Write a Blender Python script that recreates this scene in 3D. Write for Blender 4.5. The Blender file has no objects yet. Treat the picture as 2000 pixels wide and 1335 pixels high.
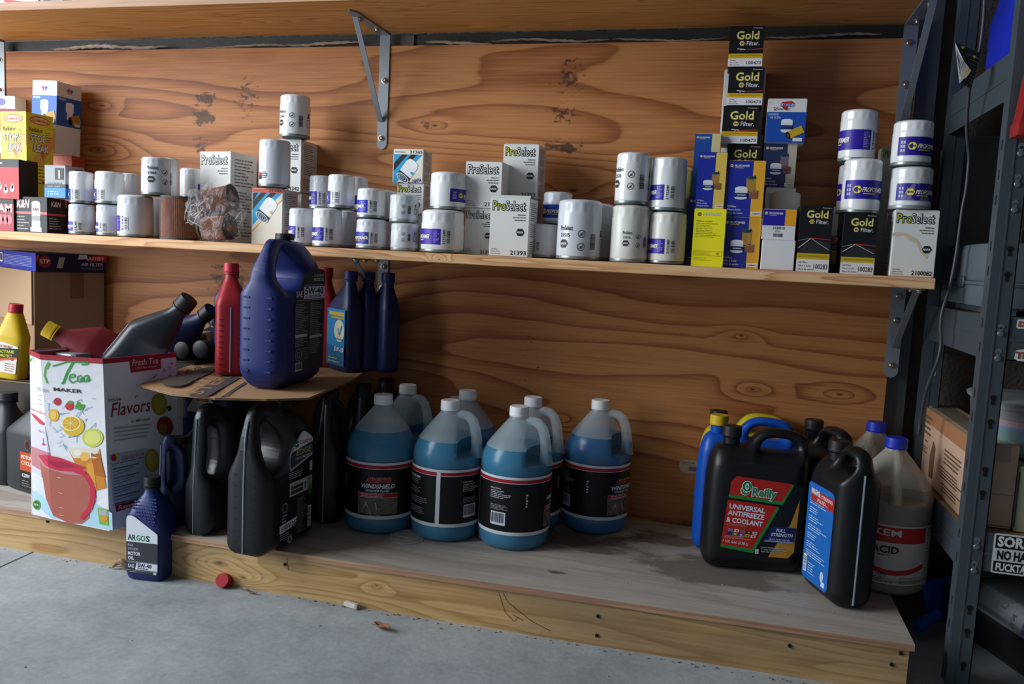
import bpy, bmesh, math, random
from mathutils import Vector, Matrix
random.seed(7)
PI = math.pi
S = bpy.context.scene
COL = S.collection
# ------------------------------------------------------------------ camera, world, light, exposure
CX, CY, CZ = 0.0, -1.9484, 0.7096
YAW, PITCH, ROLL, FOC = 0.2496, -0.1053, 0.0501, 1608.5
_f = Vector((-math.sin(YAW)*math.cos(PITCH), math.cos(YAW)*math.cos(PITCH), math.sin(PITCH)))
_r0 = Vector((math.cos(YAW), math.sin(YAW), 0)); _u0 = _r0.cross(_f)
_r = math.cos(ROLL)*_r0 + math.sin(ROLL)*_u0
_u = -math.sin(ROLL)*_r0 + math.cos(ROLL)*_u0
CAMP = Vector((CX, CY, CZ))
cd = bpy.data.cameras.new('camera'); cam = bpy.data.objects.new('camera', cd); COL.objects.link(cam)
rot = Matrix((_r, _u, -_f)).transposed()
cam.matrix_world = Matrix.Translation(CAMP) @ rot.to_4x4()
cd.sensor_width = 36; cd.lens = FOC/2000*36; cd.clip_start = 0.05; cd.clip_end = 60
S.camera = cam
w = bpy.data.worlds.new('world'); S.world = w; w.use_nodes = True
w.node_tree.nodes['Background'].inputs[0].default_value = (0.62, 0.76, 1.0, 1)
w.node_tree.nodes['Background'].inputs[1].default_value = 0.27
def area(name, loc, target, sx, sy, power, color):
    l = bpy.data.lights.new(name, 'AREA'); l.shape = 'RECTANGLE'; l.size = sx; l.size_y = sy
    l.energy = power; l.color = color
    o = bpy.data.objects.new(name, l); COL.objects.link(o); o.location = loc
    o.rotation_euler = (Vector(target)-Vector(loc)).to_track_quat('-Z', 'Y').to_euler()
    return o
# daylight entering by the open garage door, left of and in front of the shelves
area('garage_door_daylight', (-2.9, -1.50, 1.38), (-0.5, -0.1, 0.55), 1.6, 2.0, 104, (0.90, 0.95, 1.0))
S.view_settings.view_transform = 'Standard'; S.view_settings.look = 'None'
S.view_settings.exposure = 0.0; S.view_settings.gamma = 1.0; S.view_settings.use_curve_mapping = False
try:
    S.cycles.use_adaptive_sampling = True; S.cycles.max_bounces = 8; S.cycles.transparent_max_bounces = 24
except Exception: pass
# world heights
ZT, ZU, DU, ZM, DM, DP, ZP = 1.2064, 1.2353, 0.2655, 0.7055, 0.2655, 0.485, 0.092
def ray(px, py):
    return (_r*((px-1000)/FOC) + _u*((667.5-py)/FOC) + _f)
def at(px, py, Y):
    d = ray(px, py); return CAMP + d*((Y-CY)/d.y)
def on(px, py, Z):
    d = ray(px, py); return CAMP + d*((Z-CZ)/d.z)
def pj(P):
    q = Vector(P)-CAMP; z = q.dot(_f)
    return (1000+FOC*q.dot(_r)/z, 667.5-FOC*q.dot(_u)/z)
# ------------------------------------------------------------------ materials
def lin(c):
    if isinstance(c, str):
        c = c.lstrip('#'); c = [int(c[i:i+2], 16)/255 for i in (0, 2, 4)]
    return tuple((v/12.92 if v <= 0.04045 else ((v+0.055)/1.055)**2.4) for v in c[:3])+(1,)
_mats = {}
def mat(name, color='#808080', rough=0.5, metal=0.0, spec=0.5, alpha=1.0, trans=0.0, bump=None, coat=0, ior=1.45):
    if name in _mats: return _mats[name]
    m = bpy.data.materials.new(name); m.use_nodes = True
    b = m.node_tree.nodes['Principled BSDF']
    b.inputs['Base Color'].default_value = lin(color); b.inputs['Roughness'].default_value = rough
    b.inputs['Metallic'].default_value = metal; b.inputs['Specular IOR Level'].default_value = spec
    b.inputs['Alpha'].default_value = alpha; b.inputs['Transmission Weight'].default_value = trans
    b.inputs['Coat Weight'].default_value = coat; b.inputs['IOR'].default_value = ior
    if bump:
        nt = m.node_tree; n = nt.nodes.new('ShaderNodeTexNoise'); n.inputs['Scale'].default_value = bump[0]
        n.inputs['Detail'].default_value = 4
        tc = nt.nodes.new('ShaderNodeTexCoord'); nt.links.new(tc.outputs['Object'], n.inputs['Vector'])
        bp = nt.nodes.new('ShaderNodeBump'); bp.inputs['Strength'].default_value = bump[1]
        bp.inputs['Distance'].default_value = bump[2] if len(bump) > 2 else 0.002
        nt.links.new(n.outputs['Fac'], bp.inputs['Height']); nt.links.new(bp.outputs['Normal'], b.inputs['Normal'])
    _mats[name] = m
    return m
def ink(c, rough=0.42):
    return mat('print_'+c.lstrip('#'), c, rough, spec=0.4)
class NT:
    """tiny node-expression helper"""
    def __init__(s, name):
        s.m = bpy.data.materials.new(name); s.m.use_nodes = True; s.t = s.m.node_tree
        s.b = s.t.nodes['Principled BSDF']; _mats[name] = s.m
        s.pos = s.n('ShaderNodeNewGeometry').outputs['Position']
    def n(s, ty, **kw):
        n = s.t.nodes.new(ty)
        for k, v in kw.items():
            if k.startswith('_'): setattr(n, k[1:], v)
            else: s.put(n.inputs[k.replace('__', ' ')], v)
        return n
    def put(s, inp, v):
        if isinstance(v, bpy.types.NodeSocket): s.t.links.new(v, inp)
        elif v is not None: inp.default_value = v
    def math(s, op, a, b=None, c=None, clamp=False):
        n = s.t.nodes.new('ShaderNodeMath'); n.operation = op; n.use_clamp = clamp
        for i, v in enumerate((a, b, c)):
            if v is not None: s.put(n.inputs[i], v)
        return n.outputs[0]
    def map(s, scale, loc=(0, 0, 0), vec=None, rot=(0, 0, 0)):
        n = s.t.nodes.new('ShaderNodeMapping'); s.put(n.inputs['Vector'], vec or s.pos)
        n.inputs['Scale'].default_value = scale; n.inputs['Location'].default_value = loc
        n.inputs['Rotation'].default_value = rot
        return n.outputs[0]
    def noise(s, vec, scale=1, detail=3, dist=0, rough=0.5):
        n = s.t.nodes.new('ShaderNodeTexNoise'); s.put(n.inputs['Vector'], vec)
        n.inputs['Scale'].default_value = scale; n.inputs['Detail'].default_value = detail
        n.inputs['Distortion'].default_value = dist; n.inputs['Roughness'].default_value = rough
        return n.outputs['Fac']
    def ramp(s, fac, stops):
        n = s.t.nodes.new('ShaderNodeValToRGB'); s.put(n.inputs[0], fac); e = n.color_ramp.elements
        while len(e) < len(stops): e.new(0.5)
        for el, (p, c) in zip(e, stops):
            el.position = p; el.color = lin(c) if not isinstance(c, (int, float)) else (c, c, c, 1)
        return n.outputs[0]
    def mix(s, fac, a, b, mode='MIX'):
        n = s.t.nodes.new('ShaderNodeMixRGB'); n.blend_type = mode
        s.put(n.inputs[0], fac); s.put(n.inputs[1], lin(a) if isinstance(a, str) else a); s.put(n.inputs[2], lin(b) if isinstance(b, str) else b)
        return n.outputs[0]
    def blob(s, P, sx, sz, axis=1, soft=0.6):
        """1 inside an ellipse round P, falling to 0"""
        q = s.n('ShaderNodeVectorMath', _operation='SUBTRACT'); s.put(q.inputs[0], s.pos); q.inputs[1].default_value = P
        sc = [1/sx, 1/sz, 1/sz] if axis == 1 else [1/sx, 1/sz, 0]
        if axis == 1: sc[1] = 0
        v = s.n('ShaderNodeVectorMath', _operation='MULTIPLY'); s.t.links.new(q.outputs[0], v.inputs[0]); v.inputs[1].default_value = sc
        l = s.n('ShaderNodeVectorMath', _operation='LENGTH'); s.t.links.new(v.outputs[0], l.inputs[0])
        return s.math('MULTIPLY', s.math('SUBTRACT', 1.0, l.outputs['Value']), 1/soft, clamp=True)
    def add(s, items):
        o = items[0]
        for i in items[1:]: o = s.math('ADD', o, i)
        return o
    def bump(s, h, strength=0.3, dist=0.002):
        n = s.t.nodes.new('ShaderNodeBump'); s.put(n.inputs['Height'], h)
        n.inputs['Strength'].default_value = strength; n.inputs['Distance'].default_value = dist
        s.put(s.b.inputs['Normal'], n.outputs[0])
    def out(s, col, rough=0.6, spec=0.3):
        s.put(s.b.inputs['Base Color'], col); s.put(s.b.inputs['Roughness'], rough); s.b.inputs['Specular IOR Level'].default_value = spec
        return s.m
def wood(name, light, mid, dark, scale=(0.9, 6, 6), rings=16, knots=(), stains=(), dirt=None, fine=(6, 220, 220), rough=0.55, axis=1, seed=0, rw=.22, rp_=2.5):
    t = NT(name)
    fld = t.noise(t.map(scale, (seed, seed*2.3, seed*.7)), 1, 2, 0.25)
    fld = t.math('ADD', fld, t.math('MULTIPLY', t.noise(t.map((scale[0]*5, scale[1]*4, scale[2]*4), (seed*3, 1, 2)), 1, 2), .06))
    for (P, sx, sz, amp) in knots:
        b = t.blob(P, sx, sz, axis, 1.0); fld = t.math('ADD', fld, t.math('MULTIPLY', t.math('POWER', b, 2.0), amp))
    ring = t.math('FRACT', t.math('MULTIPLY', fld, rings*1.0))
    ring = t.math('MINIMUM', ring, t.math('MULTIPLY', t.math('SUBTRACT', 1.0, ring), 9.0))
    ring = t.math('POWER', ring, rp_)
    fin = t.noise(t.map(fine), 1, 4)
    big = t.noise(t.map((1.2, 3, 3), (3+seed, 1, 5)), 1, 3)
    v = t.add([t.math('MULTIPLY', ring, rw), t.math('MULTIPLY', fin, 0.34), t.math('MULTIPLY', big, 0.83-rw-.2)])
    c = t.ramp(v, [(0.28, light), (0.48, mid), (0.74, dark)])
    for (P, sx, sz, amp) in knots:
        k = t.math('MULTIPLY', t.math('MULTIPLY', t.blob(P, sx*0.10, sz*0.12, axis, 0.9), 0.9), t.math('ADD', t.noise(t.map((60, 60, 60)), 1, 3), .35), clamp=True)
        c = t.mix(k, c, '#2a150c')
    for (P, sx, sz, th, sc, colr) in stains:
        m = t.blob(P, sx, sz, axis, 0.9)
        n = t.noise(t.map((sc, sc*1.6, sc*1.6), (P[0]*9, 0, P[2])), 1, 5, 0.4, 0.65)
        k = t.math('MULTIPLY', t.math('SUBTRACT', t.math('ADD', n, t.math('MULTIPLY', m, 0.38)), th), 9, clamp=True)
        c = t.mix(t.math('MULTIPLY', t.math('MULTIPLY', k, t.math('GREATER_THAN', m, 0.001)), 0.82), c, colr)
    if dirt:
        n = t.noise(t.map((2.5, 7, 7), (seed+8, 0, 0)), 1, 6, 0.3, 0.6)
        c = t.mix(t.ramp(n, [(0.40, 0.0), (0.66, dirt[1])]), c, dirt[0])
    t.bump(t.math('ADD', fin, t.math('MULTIPLY', ring, .4)), 0.25, 0.0006)
    return t.out(c, rough)
# ------------------------------------------------------------------ mesh helpers
class MB:
    def __init__(s): s.v = []; s.f = []; s.m = []
    def add(s, vs, fs, mi=0, M=None):
        o = len(s.v); s.v += [tuple(M @ Vector(p)) if M else tuple(p) for p in vs]
        s.f += [tuple(o+i for i in f) for f in fs]
        s.m += [mi]*len(fs) if isinstance(mi, int) else list(mi)
        return s
    def box(s, x0, x1, y0, y1, z0, z1, mi=0, M=None, bev=0):
        if bev:
            b = bev; bm = bmesh.new()
            bmesh.ops.create_cube(bm, size=1)
            for v in bm.verts: v.co = (x0+(v.co.x+.5)*(x1-x0), y0+(v.co.y+.5)*(y1-y0), z0+(v.co.z+.5)*(z1-z0))
            bmesh.ops.bevel(bm, geom=bm.edges[:], offset=b, segments=1 if b < 0.003 else 2, affect='EDGES', profile=0.6)
            bm.verts.index_update()
            s.add([v.co[:] for v in bm.verts], [[v.index for v in f.verts] for f in bm.faces], mi, M); bm.free(); return s
        vs = [(x, y, z) for z in (z0, z1) for y in (y0, y1) for x in (x0, x1)]
        s.add(vs, [(0, 2, 3, 1), (4, 5, 7, 6), (0, 1, 5, 4), (2, 6, 7, 3), (0, 4, 6, 2), (1, 3, 7, 5)], mi, M); return s
    def rings(s, rs, mi=0, M=None, cap=(True, True), closed=True):
        n = len(rs[0]); vs = [p for r in rs for p in r]; fs = []
        for i in range(len(rs)-1):
            for j in range(n if closed else n-1):
                k = (j+1) % n; fs.append((i*n+j, i*n+k, (i+1)*n+k, (i+1)*n+j))
        if cap[0]: fs.append(tuple(range(n-1, -1, -1)))
        if cap[1]: fs.append(tuple((len(rs)-1)*n+j for j in range(n)))
        s.add(vs, fs, mi, M); return s
    def lathe(s, prof, n=32, mi=0, M=None, rf=None, cap=(True, True)):
        rs = []
        for (r, z) in prof:
            rs.append([((rf(a, z, r) if rf else r)*math.cos(a), (rf(a, z, r) if rf else r)*math.sin(a), z) for a in [2*PI*k/n for k in range(n)]])
        return s.rings(rs, mi, M, cap)
    def loft(s, secs, n=36, mi=0, M=None, ff=None, cap=(True, True)):
        """secs: (z, half width, half depth, exponent, cx, cy)"""
        rs = []
        for sc in secs:
            z, a, b, e = sc[:4]; cx = sc[4] if len(sc) > 4 else 0; cy = sc[5] if len(sc) > 5 else 0
            r = []
            for k in range(n):
                t = 2*PI*(k+.5)/n; c, q = math.cos(t), math.sin(t)
                p = (cx+a*math.copysign(abs(c)**(2/e), c), cy+b*math.copysign(abs(q)**(2/e), q), z)
                r.append(ff(p) if ff else p)
            rs.append(r)
        return s.rings(rs, mi, M, cap)
    def tube(s, pts, rad, n=10, mi=0, M=None, flat=1.0, up=Vector((0, 1, 0)), cap=(True, True)):
        pts = [Vector(p) for p in pts]; rs = []
        for i, p in enumerate(pts):
            a = pts[max(i-1, 0)]; b = pts[min(i+1, len(pts)-1)]; t = (b-a).normalized()
            x = up.cross(t)
            if x.length < 1e-3: x = Vector((1, 0, 0)).cross(t)
            x.normalize(); y = t.cross(x)
            r = rad[i] if isinstance(rad, (list, tuple)) else rad
            rs.append([tuple(p+x*r*math.cos(2*PI*k/n)+y*r*flat*math.sin(2*PI*k/n)) for k in range(n)])
        return s.rings(rs, mi, M, cap)
    def poly(s, pts, y0, y1, mi=0, M=None):
        """prism: xz outline extruded along y"""
        n = len(pts); vs = [(x, y0, z) for x, z in pts]+[(x, y1, z) for x, z in pts]
        fs = [tuple(range(n)), tuple(range(2*n-1, n-1, -1))]+[(i, i+n, (i+1) % n+n, (i+1) % n) for i in range(n)]
        s.add(vs, fs, mi, M); return s
    def build(s, name, mats, parent=None, smooth=35, loc=None, fix=True, **props):
        me = bpy.data.meshes.new(name); me.from_pydata(s.v, [], s.f)
        mats = mats if isinstance(mats, (list, tuple)) else [mats]
        for m in mats: me.materials.append(m)
        me.polygons.foreach_set('material_index', s.m)
        if fix:
            bm = bmesh.new(); bm.from_mesh(me); bmesh.ops.recalc_face_normals(bm, faces=bm.faces); bm.to_mesh(me); bm.free()
        if smooth:
            me.polygons.foreach_set('use_smooth', [True]*len(me.polygons)); me.set_sharp_from_angle(angle=math.radians(smooth))
        me.update()
        o = bpy.data.objects.new(name, me); COL.objects.link(o)
        if parent is not None: o.parent = parent
        if loc: o.location = loc
        for k, v in props.items(): o[k] = v
        return o
def thing(name, label, cat, loc, rz=0, group=None, rx=0, ry=0):
    o = bpy.data.objects.new(name, None); COL.objects.link(o); o.location = loc; o.rotation_euler = (rx, ry, rz)
    o.empty_display_size = 0.02; o['label'] = label; o['category'] = cat
    if group: o['group'] = group
    return o
def struct(mb, name, m, **k):
    o = mb.build(name, m, **k); o['kind'] = 'structure'; return o
# ------------------------------------------------------------------ printed artwork
_tc = {}
def glyphs(txt, bold):
    key = (txt, round(bold, 4))
    if key in _tc: return _tc[key]
    c = bpy.data.curves.new('t', 'FONT'); c.body = txt; c.size = 1; c.resolution_u = 2; c.offset = bold
    c.fill_mode = 'BOTH' if hasattr(c, 'fill_mode') and False else 'FRONT'
    o = bpy.data.objects.new('t', c); COL.objects.link(o)
    dg = bpy.context.evaluated_depsgraph_get(); me = o.evaluated_get(dg).to_mesh()
    vs = [(v.co.x, v.co.y) for v in me.vertices]; fs = [tuple(p.vertices) for p in me.polygons]
    o.evaluated_get(dg).to_mesh_clear()
    bpy.data.objects.remove(o); bpy.data.curves.remove(c)
    if vs:
        x0 = min(v[0] for v in vs); x1 = max(v[0] for v in vs); vs = [(x-x0, y) for x, y in vs]; wd = x1-x0
    else: wd = 0
    _tc[key] = (vs, fs, wd); return _tc[key]
class Art:
    def __init__(s, step=None): s.items = []; s.step = step; s.dz = 0.00022
    def poly(s, pts, col, L=1): s.items.append(([tuple(p) for p in pts], [tuple(range(len(pts)))], col, L)); return s
    def rect(s, x0, y0, x1, y1, col, L=1):
        n = 1 if not s.step else max(1, math.ceil(abs(x1-x0)/s.step))
        vs = []; fs = []
        for i in range(n+1):
            x = x0+(x1-x0)*i/n; vs += [(x, y0), (x, y1)]
            if i: fs.append((2*i-2, 2*i, 2*i+1, 2*i-1))
        s.items.append((vs, fs, col, L)); return s
    def ell(s, cx, cy, rx, ry, col, L=1, n=20, rot=0):
        c, q = math.cos(rot), math.sin(rot); P = []
        for k in range(n):
            a = 2*PI*k/n; x, y = rx*math.cos(a), ry*math.sin(a); P.append((cx+x*c-y*q, cy+x*q+y*c))
        return s.poly(P, col, L)
    def arc(s, cx, cy, r, wd, a0, a1, col, L=1, n=16):
        vs = []; fs = []
        for k in range(n+1):
            a = a0+(a1-a0)*k/n; vs += [(cx+(r-wd/2)*math.cos(a), cy+(r-wd/2)*math.sin(a)), (cx+(r+wd/2)*math.cos(a), cy+(r+wd/2)*math.sin(a))]
            if k: fs.append((2*k-2, 2*k, 2*k+1, 2*k-1))
        s.items.append((vs, fs, col, L)); return s
    def line(s, pts, wd, col, L=1):
        for (a, b) in zip(pts[:-1], pts[1:]):
            dx, dy = b[0]-a[0], b[1]-a[1]; l = math.hypot(dx, dy) or 1; nx, ny = -dy/l*wd/2, dx/l*wd/2
            s.poly([(a[0]+nx, a[1]+ny), (a[0]-nx, a[1]-ny), (b[0]-nx, b[1]-ny), (b[0]+nx, b[1]+ny)], col, L)
        return s
    def text(s, txt, x, y, h, col, L=2, w=None, al='l', bold=0.02, sh=0, rot=0, out=None, ow=0.05, asp=1.0):
        """h = cap height; w = forced width"""
        bold = bold*.45 if bold > 0 else bold; ow *= .75
        vs, fs, wd = glyphs(txt, bold)
        if not vs: return s
        k = h/0.7; sx = k*asp if w is None else w/wd
        W_ = wd*sx; ox = {'l': 0, 'c': -W_/2, 'r': -W_}[al]; c, q = math.cos(rot), math.sin(rot)
        if out: 
            v2, f2, wd2 = glyphs(txt, bold+ow); ex = (wd2-wd)/2*sx
            P = [(ox-ex+a*sx+b*k*sh, b*k) for a, b in v2]
            s.items.append(([(x+a*c-b*q, y+a*q+b*c) for a, b in P], f2, out, L)); L += 1
        P = [(ox+a*sx+b*k*sh, b*k) for a, b in vs]
        s.items.append(([(x+a*c-b*q, y+a*q+b*c) for a, b in P], fs, col, L)); return s
    def lines(s, x0, y0, x1, y1, n, col, L=2, fill=0.45, seed=1, words=True, al='l'):
        """unreadable small print as rows of short dashes"""
        r = random.Random(seed); p = (y1-y0)/n
        for i in range(n):
            y = y1-p*(i+.5); e = x1 if al == 'f' else x0+(x1-x0)*r.uniform(0.55, 1.0); x = x0
            if al == 'r': x = x1-(e-x0); e = x1
            while x < e-p*.3:
                l = r.uniform(1.2, 4.2)*p*.7 if words else e-x
                s.rect(x, y-p*fill/2, min(x+l, e), y+p*fill/2, col, L); x += l+p*.35
        return s
    def barcode(s, x0, y0, x1, y1, L=2, vert=False, bg='#e8e8e8', fg='#141414', seed=3, n=15):
        r = random.Random(seed)
        if bg: s.rect(x0, y0, x1, y1, bg, L)
        a, b = (y0, y1) if vert else (x0, x1); m = (b-a)*0.06; p = (b-a-2*m)/n
        for i in range(n):
            q = a+m+i*p; wdt = p*r.uniform(.3, .75)
            if vert: s.rect(x0+(x1-x0)*.12, q, x1-(x1-x0)*.12, q+wdt, fg, L+1)
            else: s.rect(q, y0+(y1-y0)*.18, q+wdt, y1-(y1-y0)*.08, fg, L+1)
        return s
    def build(s, name, parent, mp, label=None, **k):
        mb = MB(); cols = []
        for vs, fs, col, L in s.items:
            if col not in cols: cols.append(col)
            mb.add([mp(x, y, L*s.dz) for x, y in vs], fs, cols.index(col))
        o = mb.build(name, [ink(c) for c in cols], parent, smooth=0, fix=False)
        if label: o['label'] = label
        return o
def M_front(y): return lambda u, v, h: (u, y-h, v)
def M_right(x): return lambda u, v, h: (x+h, u, v)
def M_left(x): return lambda u, v, h: (x-h, -u, v)
def M_cyl(r, phi=0, c=(0, 0)): return lambda u, v, h: (c[0]+math.sin(phi+u/r)*(r+h), c[1]-math.cos(phi+u/r)*(r+h), v)
def facing(x, y):  # rotation that turns local -Y towards the camera
    return math.atan2(CX-x, y-CY)
# ------------------------------------------------------------------ the setting
P0 = lambda px, py: tuple(at(px, py, 0))
def kn(px, py, sx, sz, amp): return (P0(px, py), sx, sz, amp)
def st(px, py, sx, sz, th, sc, c='#2b1c12'): return (P0(px, py), sx, sz, th, sc, c)
plywood = wood('plywood_wall', '#bb7f4b', '#95582d', '#592b15', (0.42, 2.6, 2.6), 20,
    knots=[kn(192, 292, .22, .07, .16), kn(200, 206, .12, .035, .1), kn(1118, 372, .12, .04, .1), kn(1090, 818, .14, .05, .14), kn(1470, 760, .12, .045, .14), kn(1448, 655, .10, .035, .10), kn(850, 245, .08, .03, -.1), kn(1640, 770, .10, .035, -.12)],
    stains=[st(401, 194, .045, .024, .60, 30), st(396, 229, .045, .026, .58, 30), st(392, 285, .05, .06, .78, 40), st(480, 190, .10, .16, .84, 55), st(445, 550, .10, .10, .74, 45), st(420, 640, .10, .05, .80, 45),
            st(1110, 150, .08, .10, .80, 50), st(1095, 287, .10, .03, .72, 34), st(1100, 225, .08, .06, .80, 50), st(840, 245, .06, .03, .82, 40), st(1350, 1030, .2, .03, .78, 20), st(1040, 690, .1, .3, .93, 60)],
    seed=1.3, rw=.34, rp_=3.2)
shelf_wood = wood('shelf_board', '#e6be90', '#cf9b6a', '#9c5a36', (1.6, 8, 26), 9, seed=4.1, fine=(9, 160, 160), rw=.34, knots=[(tuple(at(857, 506, -DM)), .045, .022, .45)])
upper_wood = wood('upper_shelf_plywood', '#cf9858', '#b57c40', '#85501f', (0.7, 9, 9), 22, seed=6.7, fine=(7, 200, 200), rw=.26)
ply_edge = wood('plywood_edge', '#c9a27c', '#a9846a', '#7a5c4c', (0.7, 8, 60), 3, seed=2.2)
deck_wood = wood('weathered_deck', '#c4bcb2', '#a8a097', '#81786f', (0.7, 6, 4), 6,
    knots=[((-0.2, -.2, ZP), .3, .1, .3)],
    stains=[((0.02, -.27, ZP), .22, .09, .55, 7, '#6a5d54'), ((-.33, -.2, ZP), .3, .10, .60, 6, '#50382a'), ((-.1, -.12, ZP), .25, .1, .72, 9, '#54402f'), ((-.28, -.4, ZP), .022, .012, .55, 30, '#3b3a42')], dirt=('#857c76', .4), seed=7.7, rough=.75, axis=2, rw=.18)
beam_wood = wood('front_board', '#cfad78', '#b08a54', '#845c33', (.8, 7, 7), 16,
    knots=[((-.97, -DP, .045), .20, .07, .30), ((-.915, -DP, .022), .10, .03, .18), ((-.62, -DP, .05), .06, .03, .12)], dirt=('#77665a', .5), seed=9.3, rough=.7, rw=.26)
# floor
t = NT('concrete'); n1 = t.noise(t.map((1.6, 1.6, 1.6)), 1, 6, .2, .6); n2 = t.noise(t.map((14, 14, 14)), 1, 6, 0, .7); n3 = t.noise(t.map((90, 90, 90)), 1, 3)
v = t.add([t.math('MULTIPLY', n1, .55), t.math('MULTIPLY', n2, .3), t.math('MULTIPLY', n3, .15)])
c = t.ramp(v, [(.34, '#7c8286'), (.50, '#9ba1a5'), (.66, '#b6bcc0')]); t.bump(t.math('ADD', n2, n3), .35, .0015); concrete = t.out(c, .8, .25)
m = MB()
J = [on(0, 1107, 0), on(88, 1067, 0)]   # saw-cut joint in the slab, running away from the viewer
jd = (J[1]-J[0]).normalized(); jn = Vector((-jd.y, jd.x, 0))*0.003; a = J[0]-jd*3; b = J[0]+jd*2.2
def slab_piece(ps): m.add([(p[0], p[1], 0) for p in ps]+[(p[0], p[1], -.12) for p in ps], [tuple(range(len(ps))), tuple(range(2*len(ps)-1, len(ps)-1, -1))]+[(i, i+len(ps), (i+1) % len(ps)+len(ps), (i+1) % len(ps)) for i in range(len(ps))])
slab_piece([a+jn, b+jn, (-5, 3, 0), (-5, -6, 0)]); slab_piece([a-jn, (2.2, -6, 0), (2.2, 3, 0), b-jn])
m.box(-5, 2.2, -6, 3, -.16, -.012)
struct(m, 'floor', concrete, smooth=0)
# plywood panel of the back wall and what shows behind its upper edge
Xr = at(1742, 640, 0).x
mb = MB().box(-2.7, -.90, 0, .018, 0, ZT-.001).box(-.8995, Xr, 0, .018, 0, ZT)
struct(MB().box(-2.7, Xr, 0, .018, 0, ZT), 'wall_back', plywood, smooth=0)
dark = mat('black_insulation', '#1b1a18', .55, bump=(30, .8, .01))
dk2 = mat('insulation_facing', '#5a5048', .8, bump=(120, .9, .004))
struct(MB().box(-2.7, 1.7, .075, .10, 0, 2.5), 'wall_insulation', dark, smooth=0)
struct(MB().box(.36, 1.7, .05, .07, .0, 2.5), 'wall_right', dk2, smooth=0)
struct(MB().box(-5, 2.2, -6, .1, 2.5, 2.55), 'ceiling', mat('ceiling_paint', '#8a8680', .8), smooth=0)
struct(MB().box(1.7, 1.75, -4, .1, 0, 2.5), 'wall_side', mat('side_wall', '#55504a', .8), smooth=0)
galv = mat('galvanised_steel', '#6d7378', .38, .75)
# steel girt showing in the gap and studs
struct(MB().box(-2.7, Xr+.03, .024, .07, ZT-.05, ZU+.004), 'trim_1', mat('dark_girt', '#3a3735', .5, .3, bump=(40, .4)), smooth=0)
struct(MB().box(Xr-.005, Xr+.045, .019, .074, 0, 2.4), 'trim_2', mat('stud_grey', '#4d5255', .45, .5), smooth=0)
sx = at(818, 70, .01).x
struct(MB().box(-.86, -.79, .019, .03, ZT-.04, ZU+.003), 'trim_3', mat('stud_light', '#6e675f', .4, .5), smooth=0)
# torn foil and felt edge along the top of the panel: one crinkled strip
def foil(x0, x1, seed, mname, z0, h, y=.0195):
    r = random.Random(seed); m = MB(); n = int((x1-x0)/.008); vs = []; fs = []
    for i in range(n+1):
        x = x0+(x1-x0)*i/n; e = abs(math.sin(PI*i/n))**.4
        a = z0+r.uniform(-.001, .001)+.003*math.sin(x*23+seed); hh = h*e*(.5+r.random()*.5)
        vs += [(x, y, a-hh*.4), (x, y-.006-r.random()*.003, a+hh*.2), (x, y+.002, a+hh*.7)]
        if i:
            b = 3*(i-1); fs += [(b, b+3, b+4, b+1), (b+1, b+4, b+5, b+2)]
    m.add(vs, fs); return m
foilm = mat('crinkled_foil', '#e4e4e0', .3, .7); feltm = mat('torn_felt', '#b09a84', .8)
for i, (x0, x1, mm, hh) in enumerate([(97, 330, foilm, .009), (400, 560, feltm, .004), (560, 705, feltm, .006), (830, 960, feltm, .007), (960, 1190, foilm, .005), (1195, 1420, foilm, .004), (1495, 1720, feltm, .005)]):
    o = foil(at(x0, 85, 0).x, at(x1, 85, 0).x, i+3, '', ZT+.008-.003*(i % 2), hh*1.5, .004).build('foil_edge' if mm is foilm else 'felt_edge', mm, smooth=60)
    o['label'] = ['bright crinkled foil strip along the panel top, far left', 'thin torn felt edge left of the upper bracket, first piece', 'torn felt edge just left of the upper grey bracket', 'torn felt edge just right of the upper grey bracket',
                  'thin shiny foil edge above the middle of the plywood', 'thin shiny foil edge left of the tall filter box stack', 'torn felt edge right of the tall filter box stack'][i]
    o['category'] = 'foil' if mm is foilm else 'felt'
# storage platform on the floor
pf = thing('storage_platform', 'low wooden platform with weathered grey deck and knotty pine front board', 'platform', (-.9, -DP/2, 0))
def bow(x): return 0.012*math.cos(max(-1, min(1, (x+.85)/1.15))*PI/2)
m = MB(); n = 24; PX0, PX1 = -2.7, .353
def strip(m, xa, xb, yf, thick, za, zb, rough=0):
    r = random.Random(5); vs = []; fs = []
    for i in range(n+1):
        x = xa+(xb-xa)*i/n; y = yf-bow(x); q = r.uniform(-rough, rough)
        vs += [(x, y+q, za), (x, y+q, zb), (x, y+thick if thick else 0, za), (x, y+thick if thick else 0, zb)]
        if i:
            b = 4*(i-1); fs += [(b, b+4, b+5, b+1), (b+1, b+5, b+7, b+3), (b+3, b+7, b+6, b+2), (b+2, b+6, b+4, b)]
    fs += [(0, 1, 3, 2), (4*n, 4*n+2, 4*n+3, 4*n+1)]; m.add(vs, fs); return m
off = lambda o, r: setattr(o, 'matrix_parent_inverse', Matrix.Translation(-Vector(r.location)))
fb = strip(MB(), PX0, PX1-.007, -DP, .038, 0, ZP-.0125).build('front_board', beam_wood, pf, 0); off(fb, pf)
m = MB().box(PX1-.045, PX1-.007, -DP+.04, -.002, 0, ZP-.0125)
off(m.build('side_board', beam_wood, pf, 0), pf)
dk = strip(MB(), PX0, PX1, -DP-.004, 0, ZP-.0120, ZP, .0012)
deck = dk.build('deck', deck_wood, pf, 0); off(deck, pf)
dm = deck.data; dm.materials.append(ply_edge)
for p in dm.polygons:
    if abs(p.normal.z) < .5: p.material_index = 1
def fbp(px, py):
    p = at(px, py, -DP-.012); return (p.x, p.z)
A_ = Art()
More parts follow.
